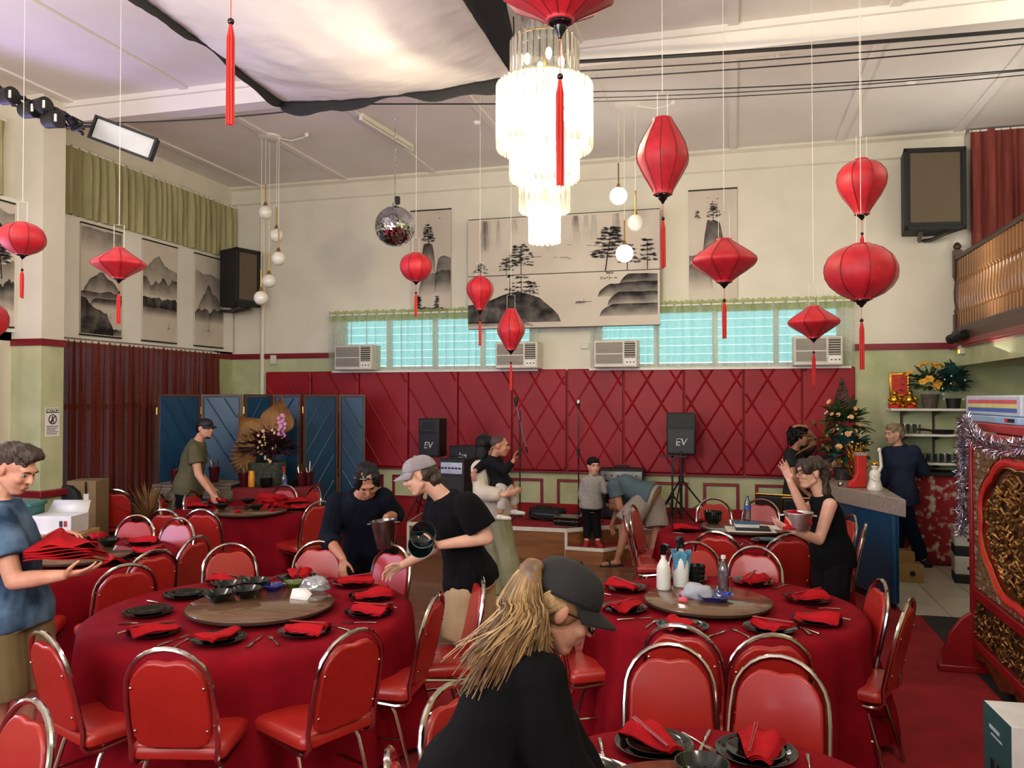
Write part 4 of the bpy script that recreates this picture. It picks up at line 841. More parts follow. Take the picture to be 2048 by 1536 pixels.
def scroll(lab, loc, rz, w_, h_, draw, seed, rods=True):
    """sheet in its own xz plane, front to -y, origin at the lower left corner"""
    t = thing('ink_painting', lab, 'painting', loc, rz, 'ink wash scroll paintings')
    MB().bx(0, w_, 0, .012, 0, h_).build('sheet', m_paper, t, smooth=False)
    if rods:
        for z in (0, h_-.018): MB().bx(-.005, w_+.005, -.008, .016, z, z+.018).build('scroll_rod', M_black, t, smooth=False)
    k = Ink(w_, h_, random.Random(seed)); draw(k); k.obj(t, 0).location = (0, -.0012, 0); return t
def d1(k):
    k.ridge(0, 1, .97, .02, .74, .5, 0, 1); k.ridge(.05, .95, .52, .06, .36, .75, .05, 2, peak=(.5, .05, .16)); k.ridge(0, 1, .40, .03, .30, .8, .1, 5); k.ridge(.2, 1, .36, .02, .26, .7, 0, 8)
    k.ridge(0, .8, .20, .03, .02, .85, .85, 3, peak=(0, .14, .35)); k.ridge(.3, 1, .08, .03, .02, .75, .4, 7); k.boat(.62, .2, .5); k.boat(.72, .185, .4)
def d2(k):
    k.ridge(0, 1, .72, .06, .5, .45, 0, 4, peak=(.45, .15, .2)); k.ridge(0, 1, .62, .09, .46, .7, .1, 9, fq=6); k.ridge(0, 1, .44, .03, .34, .85, .9, 6, fq=8); k.ridge(0, 1, .34, .01, .25, .6, 0, 11); k.birds(.55, .55, 5); k.boat(.75, .15, .7)
def d3(k):
    k.ridge(0, 1, .80, .06, .5, .35, 0, 14); k.ridge(.1, .9, .56, .06, .38, .6, 0, 12, peak=(.45, .10, .1)); k.ridge(0, 1, .40, .05, .27, .8, .1, 15, fq=6); k.boat(.48, .18, 1.2); k.birds(.3, .75, 4)
def d4(k):
    k.ridge(0, 1, .92, .03, .7, .4, 0, 21); k.pine(.7, .38, .42, -.1, .3, 8); k.ridge(0, 1, .5, .08, .3, .5, .1, 22); k.ridge(0, 1, .36, .08, .14, .8, .2, 23, fq=5)
def d5(k):
    k.ridge(.25, .62, .66, .05, .36, .75, .1, 31); k.ridge(.6, 1, .52, .06, .2, .7, 0, 33); k.ridge(.2, 1, .40, .05, .15, .6, 0, 34); k.pine(.45, .64, .20, -.02, .18, 7)
    for q in (.15, .2, .65): k.pine(q, .02, .13, .02, .07, 4)
    k.birds(.8, .93, 5); k.ridge(.15, .9, .06, .03, .01, .8, .5, 36)
def d6(k):
    k.ridge(.28, .75, .72, .04, .3, .75, .1, 41); k.ridge(0, .5, .35, .06, .12, .6, 0, 43); k.pine(.5, .72, .14, .02, .16, 6); k.pine(.18, .75, .06, 0, .08, 3); k.birds(.5, .9, 12); k.ridge(.0, .3, .44, .03, .3, .6, 0, 44)
for lab, (u0, u1, vt), dr, sd_ in (('ink wash scroll with a snowy peak and sweeping lake shore, leftmost of three', (160, 242, 440), d1, 1), ('ink wash scroll with misty mountains and a sailboat, middle of three', (284, 352, 472), d2, 2), ('ink wash scroll with a moored boat, rightmost of three beside the speaker', (388, 445, 500), d3, 3), ('ink wash scroll with a dark tree at the far left edge', (-60, 27, 402), d4, 4)):
    X_ = XL+.062; a, b = at(u0, vt, X=X_), at(u1, vt, X=X_); scroll(lab, (X_+.02, a[1], 2.73), PI/2, b[1]-a[1], 1.345, dr, sd_)
scroll('narrow hanging scroll with a tree on a cliff, left of the big painting', (-4.52, YB-.022, 3.22), 0, .62, 1.5, d5, 5); scroll('narrow hanging scroll with a cliff and birds, right of the big painting', (-.55, YB-.022, 3.22), 0, .62, 1.53, d6, 6)
def d7(k):
    for i in range(16): x = k.r.uniform(.02, .95); k.ridge(x, min(.99, x+k.r.uniform(.02, .06)), .97, 0, k.r.uniform(.3, .7), .22, 0, i)
    k.pine(.29, .0, .5, 0, .09, 8); k.pine(.21, .0, .28, 0, .05, 4); k.pine(.07, .0, .2, 0, .05, 4); k.pine(.73, .0, .72, .03, .1, 9); k.pine(.84, .0, .42, 0, .07, 5); k.pine(.94, .0, .5, 0, .05, 5); k.birds(.46, .26, 6); k.birds(.6, .45, 3)
def d8(k):
    k.ridge(0, .50, .44, .02, .10, .92, .75, 51, peak=(.26, .24, .15)); k.ridge(0, .36, .12, .02, .02, .6, .1, 53)
    for i, (x, y, w_) in enumerate(((.80, .93, .2), (.69, .80, .26), (.74, .62, .24), (.70, .40, .22))): k.ridge(x, .99, y, .04, y-w_, .9, .2, 60+i, fq=4)
    k.pine(.29, .55, .42, 0, .08, 4); k.pine(.33, .55, .30, .02, .07, 4); k.pine(.23, .6, .4, 0, .03, 2); k.pine(.75, .84, .15, 0, .05, 2); k.boat(.62, .46, .8); k.boat(.6, .44, .5)
PY = YB-.27; pl, pr_ = at(936, 658, Y=PY), at(1319, 417, Y=PY); pw_, pm = pr_[0]-pl[0], at(1128, 546, Y=PY)[2]
scroll('large ink landscape above the windows, upper half with pine tops', (pl[0], PY, pm+.006), 0, pw_, pr_[2]-pm-.012, d7, 7, False); scroll('large ink landscape above the windows, lower half with dark island', (pl[0], PY, pl[2]), 0, pw_, pm-pl[2]-.006, d8, 8, False)
bb = thing('painting_backing', 'dark batten frame behind the large ink landscape', 'frame', (float(pl[0]+pw_/2), PY+.1, float(pl[2])))
for z in (pl[2]+.004, pm, pr_[2]-.004): rel(MB().bx(pl[0], pl[0]+pw_, PY+.0125, PY+.05, z-.012, z+.012).build('batten', mat('dark_brown_batten', (52, 30, 26), .6), bb, smooth=False), bb)
for x in (pl[0]+.1, pl[0]+pw_-.1): rel(MB().bx(x-.02, x+.02, PY+.05, YB-.001, pr_[2]-.10, pr_[2]-.06).build('wall_bracket', MATS['dark_brown_batten'], bb, smooth=False), bb)
# wall speakers
m_grille = mat('brown_speaker_grille', (96, 84, 64), .8, col2=(84, 72, 54), scale=120, bump=.2, bscale=400)
def wall_speaker(lab, c, ang, w_, h_, dp, gm):
    t = thing('wall_speaker', lab, 'speaker', c, ang, 'wall speakers')
    MB().prism([(-w_/2, 0), (w_/2, 0), (w_*.36, dp), (-w_*.36, dp)], 0, h_).build('cabinet', mat('black_speaker_carpet', (24, 24, 26), .7, bump=.1), t, bevel=.012)
    MB().bx(-w_/2+.07, w_/2-.07, -.008, .012, .09, h_-.06).build('grille', gm, t, bevel=.004)
    m = MB()
    for x, y, xx, yy, z, zz in ((-w_/2, -.012, w_/2, .012, 0, .05), (-w_/2, -.012, w_/2, .012, h_-.05, h_), (-w_/2, -.012, -w_/2+.05, .012, 0, h_), (w_/2-.05, -.012, w_/2, .012, 0, h_)): m.bx(x, xx, y, yy, z, zz)
    m.build('front_frame', M_black, t, bevel=.004)
    MB().tube([(-w_*.2, dp*.2, -.02), (-w_*.1, dp*.8, -.06), (0, dp+.1, -.04)], .025, 8).build('bracket', mat('bracket_grey', (90, 84, 76), .5, .6), t); MB().tube([(w_*.25, dp*.2, -.02), (w_*.1, dp*.8, -.06), (.02, dp+.1, -.04)], .025, 8).build('bracket', MATS['bracket_grey'], t); return t
c = at(500, 622, d=11.1); wall_speaker('black wall speaker in the left corner above the red curtain', (-6.85, 10.42, 3.33), R_(74), .46, .84, .42, m_grille)
wall_speaker('large black wall speaker with brown grille at upper right', (2.33, 10.55, 3.98), R_(8), .70, .98, .40, m_grille)
# air conditioners
m_ac = mat('ivory_plastic', (214, 206, 190), .4); m_slot = mat('grey_grille', (150, 143, 132), .6, col2=(120, 114, 104), scale=30, stretch=(.1, 1, 8)); m_dark = mat('dark_slot', (40, 40, 42), .7)
def aircon(lab, u0, u1, flip=False):
    a, b = at(u0, 735, Y=10.68)[0], at(u1, 735, Y=10.68)[0]; w_ = b-a; t = thing('air_conditioner', lab, 'air conditioner', (a, 10.68, 2.39), 0, 'window air conditioners')
    MB().bx(0, w_, .02, .30, 0, .365).build('casing', m_ac, t, bevel=.008); MB().bx(.005, w_-.005, 0, .03, .005, .36).build('front_panel', m_ac, t, bevel=.012)
    s_ = w_*.68; MB().bx(.03, s_-.01, -.006, .004, .05, .175).build('intake_grille', m_slot, t); MB().bx(.03, s_-.01, -.006, .004, .19, .335).build('intake_grille', m_slot, t)
    MB().bx(s_+.015, w_-.03, -.002, .004, .13, .34).build('vent_recess', m_dark, t)
    for k in range(7): MB().box(((s_+w_-.015)/2, -.004, .148+k*.03), (w_-s_-.05, .012, .010), Matrix.Rotation(R_(25), 3, 'X')).build('vent_slat', m_ac, t)
    MB().bx(s_+.015, w_-.03, -.006, .002, .03, .11).build('control_plate', M_white, t)
    for k in range(3): MB().cyl((s_+.05+k*.045, -.006, .07), (s_+.05+k*.045, -.014, .07), .009, n=10).build('knob', m_dark, t)
aircon('ivory window air conditioner at the left end of the left window', 668, 744); aircon('ivory window air conditioner at the right end of the left window', 990, 1075); aircon('ivory window air conditioner with dark vent at the left end of the right window', 1187, 1275); aircon('ivory window air conditioner at the right end of the right window', 1587, 1687)
p = at(1170, 690, Y=YB); tag(MB().bx(p[0]-.06, p[0]+.06, YB-.03, YB, 2.66, 2.74).build('socket_box', m_ac, None, bevel=.006), 'ivory power socket on the wall between the two windows', 'socket')
p = at(550, 718, Y=YB); tag(MB().bx(p[0]-.05, p[0]+.05, YB-.06, YB, 2.50, 2.64).build('wall_switch', m_ac, None, bevel=.006), 'small ivory box on the red stripe near the left corner', 'switch')
tg = thing('emergency_light', 'small ivory emergency light under the balcony by the corner', 'light', (2.60, 10.55, 2.50)); MB().bx(-.03, .02, -.07, .07, 0, .16).build('casing', m_ac, tg, bevel=.006); MB().bx(-.036, -.03, -.03, .03, .01, .05).build('indicator', glow('amber_indicator', (240, 190, 60), 1.5), tg)
# notice sign on the pillar
nt_ = thing('notice_sign', 'white notice sheet with black heading on the green pillar', 'sign', (-7.098, 7.15, 1.57), PI/2); 
MB().bx(-.095, .095, -.003, 0, 0, .31).build('sheet', mat('white_paper', (232, 228, 222), .7), nt_, smooth=False); MB().bx(-.088, .088, -.005, -.002, .255, .30).build('heading_bar', M_black, nt_, smooth=False)
def text(par, s_, size, loc, m, rot=(PI/2, 0, 0), **k): me = textmesh(s_, size, **k); me.materials.append(m); return put('lettering', me, None, par, loc, rot)
text(nt_, 'NOTICE', .046, (0, -.0065, .278), mat('white_paper', (232, 228, 222), .7), bold=.001)
MB().tube([(.05*math.cos(2*PI*k/24), -.005, .185+.05*math.sin(2*PI*k/24)) for k in range(24)], .005, 6, True).tube([(-.035, -.005, .15), (.035, -.005, .22)], .005, 6).build('prohibition_ring', M_black, nt_)
MB().sph((0, -.004, .21), (.009, .003, .011), 8, 6).box((0, -.004, .182), (.02, .004, .04)).box((.012, -.004, .155), (.008, .004, .03)).box((-.012, -.004, .155), (.008, .004, .03)).build('person_symbol', M_black, nt_)
for k in range(5): MB().bx(-.08, .08-.02*(k % 3), -.0045, -.002, .105-k*.02, .113-k*.02).build('text_line', mat('grey_print', (90, 90, 92), .7), nt_, smooth=False)
# ================================================================ stage gear
def tripod(t, z0, z1, r=.016, spread=.4, m=None, hub=.5):
    m = m or M_black; MB().cyl((0, 0, z0+.06), (0, 0, z1), r, n=10).build('pole', m, t)
    MB().cyl((0, 0, z0+hub-.03), (0, 0, z0+hub+.05), r*1.9, n=10).build('collar', m, t)
    for k in range(3):
        a = 2*PI*k/3+.4; MB().tube([(r*math.cos(a), r*math.sin(a), z0+hub), (spread*math.cos(a), spread*math.sin(a), z0+.012)], .011, 8).build('leg', m, t); MB().tube([(r*math.cos(a), r*math.sin(a), z0+.12), (spread*.55*math.cos(a), spread*.55*math.sin(a), z0+hub*.46)], .007, 6).build('brace', m, t)
m_evgrille = mat('black_metal_grille', (20, 20, 22), .5, col2=(12, 12, 14), scale=200); m_print = mat('white_logo_print', (216, 214, 208), .6)
def ev(lab, u, v0, v1, wpx, d, zf, rz):
    p = at(u, v1, d=d); h_ = (v1-v0)*d/F; w_ = wpx*d/F; t = thing('stage_speaker', lab, 'speaker', (p[0], p[1], zf), rz, 'speakers on tripod stands'); z = p[2]-zf
    tripod(t, 0, z+.05, .018, .45, None, .55)
    MB().prism([(-w_/2, 0), (w_/2, 0), (w_*.42, .2), (w_*.3, .30), (-w_*.3, .30), (-w_*.42, .2)], z, z+h_).build('cabinet', M_black, t, bevel=.015, seg=3)
    MB().bx(-w_*.46, w_*.46, -.012, .004, z+.02, z+h_*.62).build('grille', m_evgrille, t, bevel=.006)
    MB().bx(-w_*.42, w_*.42, -.004, .004, z+h_*.66, z+h_*.96).build('horn_mouth', m_dark, t, bevel=.01)
    MB().rings([[(x*w_, -.005+y, z+h_*(.81+q)) for x, q in ((-.3*s_, -.1*s_), (.3*s_, -.1*s_), (.3*s_, .1*s_), (-.3*s_, .1*s_))] for s_, y in ((1, 0), (.25, .05))]).build('horn', M_black, t)
    o = text(t, 'EV', h_*.24, (0, -.0135, z+h_*.30), m_print, shear=.15); o2 = text(t, 'EV', h_*.24, (0, -.0145, z+h_*.30), M_black, shear=.15, bold=-.006)
    return t
ev('black stage speaker on a tripod left of the amplifiers', 857, 837, 914, 50, 10.7, .4, R_(-12)); ev('black stage speaker on a tripod right of the bending person', 1362, 826, 910, 58, 10.2, .4, R_(-4))
def micstand(lab, u, v1, d, zf, boom, m, cat='microphone stand'):
    p = at(u, 1000, d=d); zt = at(u, v1, d=d)[2]-zf; t = thing('microphone_stand', lab, cat, (p[0], p[1], zf), 0, 'microphone stands')
    MB().cyl((0, 0, .06), (0, 0, zt-.1), .010, n=8).build('pole', m, t); MB().cyl((0, 0, zt*.55), (0, 0, zt*.55+.09), .02, n=8).build('clutch', M_black, t); MB().cyl((0, 0, .05), (0, 0, .15), .025, n=8).build('hub', M_black, t)
    for k in range(3): a = 2*PI*k/3+.3; MB().tube([(0, 0, .12), (.33*math.cos(a), .33*math.sin(a), .01)], .009, 6).build('leg', m, t)
    if boom:
        MB().tube([tuple(rgt*-.05+np.array([0, 0, zt-.02])), tuple(rgt*.09+np.array([0, 0, zt-.62]))], .008, 8).build('boom', m_steel_boom, t); MB().cyl(tuple(rgt*.075+np.array([0, 0, zt-.56])), tuple(rgt*.095+np.array([0, 0, zt-.64])), .013, n=8).build('counterweight', M_black, t)
    b = np.array([0, 0, zt-.1]) if not boom else rgt*-.05+np.array([0, 0, zt-.05])
    MB().lathe([(.001, 0), (.012, 0), (.018, .04), (.026, .06), (.026, .11), (.02, .125), (.001, .128)], 14, tuple(b)).build('microphone', M_chrome if not boom else M_black, t)
m_steel_boom = mat('grey_boom', (150, 150, 158), .3, .8)
micstand('black boom microphone stand behind the carried child', 1040, 806, 10.4, .4, True, M_black); micstand('chrome microphone stand left of the child on the step', 1157, 803, 10.3, .4, False, M_chrome)
def amp(lab, u, v0, v1, wpx, d, zf, rz, gm, txt=None, cat='amplifier', dep=.28, tx=0, name='amplifier'):
    p = at(u, v1, d=d); w_ = wpx*d/F; h_ = (v1-v0)*d/F if zf is None else at(u, v0, d=d)[2]-zf; zf = p[2] if zf is None else zf
    t = thing(name, lab, cat, (p[0], p[1], zf), rz); MB().bx(-w_/2, w_/2, 0, dep, .02, h_).build('cabinet', M_black, t, bevel=.012)
    MB().bx(-w_/2+.02, w_/2-.02, -.006, .002, .05, h_*.74).build('grille', gm, t, bevel=.003); MB().bx(-w_/2+.02, w_/2-.02, -.008, .002, h_*.78, h_*.95).build('control_panel', M_steel, t, bevel=.003)
    for k in range(6): MB().cyl((-w_*.36+k*w_*.14, -.008, h_*.865), (-w_*.36+k*w_*.14, -.024, h_*.865), .012, n=10).build('knob', M_black, t)
    for sx in (-1, 1):
        for y in (.04, dep-.04): MB().cyl((sx*(w_/2-.05), y, 0), (sx*(w_/2-.05), y, .022), .018, n=8).build('foot', M_black, t)
    MB().tube([(-.1, dep/2, h_), (-.08, dep/2, h_+.03), (.08, dep/2, h_+.03), (.1, dep/2, h_)], .012, 8).build('handle', M_black, t)
    if txt: text(t, txt, .085, (tx, -.0085, h_*.58), m_print, shear=.25, bold=.001)
    return t
m_gg = mat('charcoal_grille_cloth', (44, 46, 44), .8, col2=(34, 35, 34), scale=150)
amp('grey topped combo amplifier behind the person in the cap', 903, 918, 1040, 56, 9.95, .4, R_(-10), m_gg)
amp('black combo amplifier behind the bending person', 1243, 938, 1012, 88, 10.55, .4, R_(4), m_evgrille, None)
kb = thing('keyboard', 'black electric organ with white lettering behind the amplifier', 'keyboard', (*at(935, 950, d=10.45)[:2], .4), R_(-12)); hk = at(935, 893, d=10.45)[2]-.4
MB().bx(-.28, .28, 0, .34, hk-.30, hk).build('body', M_black, kb, bevel=.012)
for sx in (-.24, .24): MB().bx(sx-.02, sx+.02, .05, .30, 0, hk-.3).build('leg', M_black, kb)
text(kb, 'Jen', .10, (-.08, -.004, hk-.12), m_print, shear=.3, bold=.001)
p = at(1095, 1040, Z=.4); cs = thing('gear_bag', 'black soft gear bag on the stage edge', 'bag', (p[0], p[1], .402), R_(-14)); o = MB().box((0, 0, .085), (.46, .24, .16)).build('body', mat('black_nylon', (20, 20, 22), .75, bump=.2, bscale=30), cs, bevel=.05, seg=4)
MB().tube([(-.1, -.1, .15), (-.09, -.12, .20), (.09, -.12, .20), (.1, -.1, .15)], .009, 6).build('handle', M_black, cs); MB().box((0, -.122, .09), (.36, .004, .012)).build('zip', M_steel, cs)
p = at(1134, 1052, Z=.4); cs = thing('flight_case', 'black flight case with silver edges on the stage', 'case', (p[0]+.02, p[1]+.02, .402), R_(-8)); MB().box((0, 0, .06), (.31, .21, .115)).build('body', M_blackgloss, cs, bevel=.004)
for z in (.006, .068, .116):
    m = MB(); m.box((0, -.106, z), (.32, .006, .010)).box((0, .106, z), (.32, .006, .010)).box((-.156, 0, z), (.006, .216, .010)).box((.156, 0, z), (.006, .216, .010)); m.build('silver_edge', M_steel, cs)
for sx in (-.09, .09): MB().box((sx, -.108, .07), (.03, .006, .03)).build('latch', M_chrome, cs)
p = at(1345, 1040, d=10.2); ms = thing('music_stand', 'black metal sheet music stand beside the right stage speaker', 'music stand', (p[0], p[1], .4)); tripod(ms, 0, .75, .012, .3, None, .35); MB().box((0, 0, .72), (.03, .02, .3)).box((0, 0, .85), (.36, .02, .02)).build('desk', M_black, ms)
# ================================================================ folding screen
m_bluev = mat('teal_blue_vinyl', (18, 62, 92), .38, col2=(14, 54, 82), scale=3, bump=.04, bscale=160); m_screenwood = mat('brown_screen_frame', (86, 56, 36), .5, col2=(68, 42, 28), scale=6, stretch=(1, 1, .2))
fs = thing('folding_screen', 'blue quilted folding screen with brown wooden frame', 'folding screen', at(520, 1050, d=10.9)*np.array([1, 1, 0]))
SU = [(312, 10.0), (401, 10.55), (486, 10.62), (545, 11.05), (604, 10.98), (677, 11.32), (733, 11.27)]; hS = 2.035
for i in range(6):
    a, b = at(SU[i][0]+2, 797, d=SU[i][1]), at(SU[i+1][0]-2, 797, d=SU[i+1][1]); a[2] = b[2] = 0; ex = nrm(b-a); L_ = np.linalg.norm(b-a); ey = np.array([ex[1], -ex[0], 0]); Mx = (a, ex, np.array([0, 0, 1.]), ey)
    m = MB(); 
    for q in ([(0, .04), (.03, .04), (.03, hS), (0, hS)], [(L_-.03, .04), (L_, .04), (L_, hS), (L_-.03, hS)], [(.03, hS-.03), (L_-.03, hS-.03), (L_-.03, hS), (.03, hS)], [(.03, .04), (L_-.03, .04), (L_-.03, .10), (.03, .10)]): m.prism(q, -.015, .015, Mx)
    fr = rel(m.build('panel_frame', m_screenwood, fs), fs); pn = rel(MB().prism([(.032, .1), (L_-.032, .1), (L_-.032, hS-.032), (.032, hS-.032)], -.012, .012, Mx).build('padded_panel', m_bluev, fs, bevel=.008), fs)
    sgn = (-1, -1, 1, 1, 1, -1)[i]
    for k in range(-5, 12):
        x0 = k*.22; z0 = .1; run = .62*(hS-.132); best = []
        for s_ in np.linspace(0, 1, 60):
            x = x0+sgn*run*s_-(0 if sgn > 0 else -run*.5); z = .12+(hS-.17)*s_
            if .045 < x < L_-.045: best.append((x, z))
        if len(best) > 3: o = MB().tube([a+ex*x+np.array([0, 0, z])+ey*.013 for x, z in (best[0], best[-1])], .011, 6, flat=1).build('quilt_ridge', m_bluev, pn)
    for z in (.3, 1.78): rel(MB().cyl(a+np.array([0, 0, z]), a+np.array([0, 0, z+.09]), .012, n=8).build('hinge', M_brass, fs), fs)
# ================================================================ people
fwh = nrm(np.array([fwd[0], fwd[1], 0])); ZU = np.array([0, 0, 1.])
def cv(v): return rgt*v[0]+ZU*v[1]+fwh*v[2]          # (to the photo's right, up, away)
def remesh(mb, name, m, par, vox, smooth=4, disp=0, dfreq=9, seed=0):
    o = mb.build(name, m, par, smooth=True, ang=180); o.location = -par.location
    md = o.modifiers.new('r', 'REMESH'); md.mode = 'VOXEL'; md.voxel_size = vox; md.use_smooth_shade = True
    if smooth: s_ = o.modifiers.new('s', 'SMOOTH'); s_.factor = .5; s_.iterations = smooth
    bake(o); me = o.data; me.polygons.foreach_set('use_smooth', [True]*len(me.polygons))
    if disp:
        n = len(me.vertices); co = np.empty(n*3); me.vertices.foreach_get('co', co); co = co.reshape(-1, 3); no = np.empty(n*3); me.vertex_normals.foreach_get('vector', no); no = no.reshape(-1, 3)
        w_ = np.array([noise.noise(Vector((p[0]*dfreq+seed, p[1]*dfreq, p[2]*dfreq*.55)))+.5*noise.noise(Vector((p[0]*dfreq*2.3, p[1]*dfreq*2.3+seed, p[2]*dfreq*1.1))) for p in co])
        me.vertices.foreach_set('co', (co+no*(w_*disp)[:, None]).ravel()); me.update()
    return o
def catm(P, n):
    P = [np.array(p, float) for p in P]; Q = [2*P[0]-P[1]]+P+[2*P[-1]-P[-2]]; out = []
    for i in range(1, len(Q)-2):
        for k in range(n):
            t = k/n; out.append(.5*((2*Q[i])+(-Q[i-1]+Q[i+1])*t+(2*Q[i-1]-5*Q[i]+4*Q[i+1]-Q[i+2])*t*t+(-Q[i-1]+3*Q[i]-3*Q[i+1]+Q[i+2])*t**3))
    return out+[P[-1]]
def ell(c, side, fr, a, b, n=20): return [c+side*a*math.copysign(abs(math.cos(t))**.85, math.cos(t))+fr*b*math.copysign(abs(math.sin(t))**.85, math.sin(t)) for t in [2*PI*k/n for k in range(n)]]
def limb(mb, pts, rad, n=12, flat=False):
    """smooth tapered limb through its joints"""
    if flat: mb.tube(pts, rad, n)
    else:
        for i in range(len(pts)-1): mb.cap(pts[i], pts[i+1], rad[i], rad[i+1], n)
def add_hand(mb, w_, d_, pn, side, curl, sz=1.0, spread=.12, thumb=1.0):
    """palm, four unequal bent fingers, and a thumb from the side of the palm"""
    d_ = nrm(d_); pn = nrm(np.array(pn)-d_*np.dot(pn, d_)); s_ = np.cross(d_, pn)*side; w_ = np.array(w_, float)
    for k, x in enumerate((.027, .010, -.009, -.026)):
        kn = w_+(d_*(.088-.006*abs(k-1))+s_*x)*sz; mb.cap(w_+(d_*.012+s_*x*.5)*sz, kn, .015*sz, .0115*sz, 8)
        L_ = (.040, .045, .041, .032)[k]*sz; p = kn; a = 0; dv = nrm(d_+s_*spread*(1.2-k)*.8)
        for j in range(3):
            a += (curl*(.9, 1.1, .8)[j]); q = dv*math.cos(a)+pn*math.sin(a); e = p+q*L_*(1, .66, .52)[j]; r = (.0092, .0082, .0072)[j]*sz; mb.cap(p, e, r, r*.9, 8); p = e
    mb.cap(w_+(d_*.02+s_*.01)*sz, w_+(d_*.07+s_*.0)*sz, .017*sz, .016*sz, 8)
    b0 = w_+(d_*.022+s_*.022)*sz; b1 = b0+nrm(d_*.62+s_*.72*thumb+pn*.35)*.042*sz; b2 = b1+nrm(d_*.8+s_*.35*thumb+pn*.45)*.032*sz; b3 = b2+nrm(d_*.85+s_*.1*thumb+pn*.5)*.024*sz
    mb.cap(b0, b1, .0155*sz, .0115*sz, 8); mb.cap(b1, b2, .011*sz, .0095*sz, 8); mb.cap(b2, b3, .0095*sz, .008*sz, 8)
SKIN = {'fair': mat('fair_skin', (206, 152, 126), .5, col2=(190, 132, 108), scale=9, spec=.35), 'tan': mat('tan_skin', (180, 126, 98), .5, col2=(164, 110, 84), scale=9, spec=.35), 'light': mat('light_skin', (214, 166, 142), .5, col2=(200, 148, 124), scale=9, spec=.35)}
m_eyew = mat('eye_white', (150, 140, 132), .3); m_iris = mat('dark_iris', (36, 26, 22), .15); m_lip = mat('lip', (160, 92, 84), .5)
def face_frame(yaw, pitch, roll=0):
    f_ = -fwh*math.cos(R_(yaw))+rgt*math.sin(R_(yaw)); r_ = np.cross(f_, ZU)
    fo = f_*math.cos(R_(pitch))-ZU*math.sin(R_(pitch)); u_ = np.cross(r_, fo)
    if roll: c, s_ = math.cos(R_(roll)), math.sin(R_(roll)); r_, u_ = r_*c+u_*s_, u_*c-r_*s_
    return r_, fo, u_
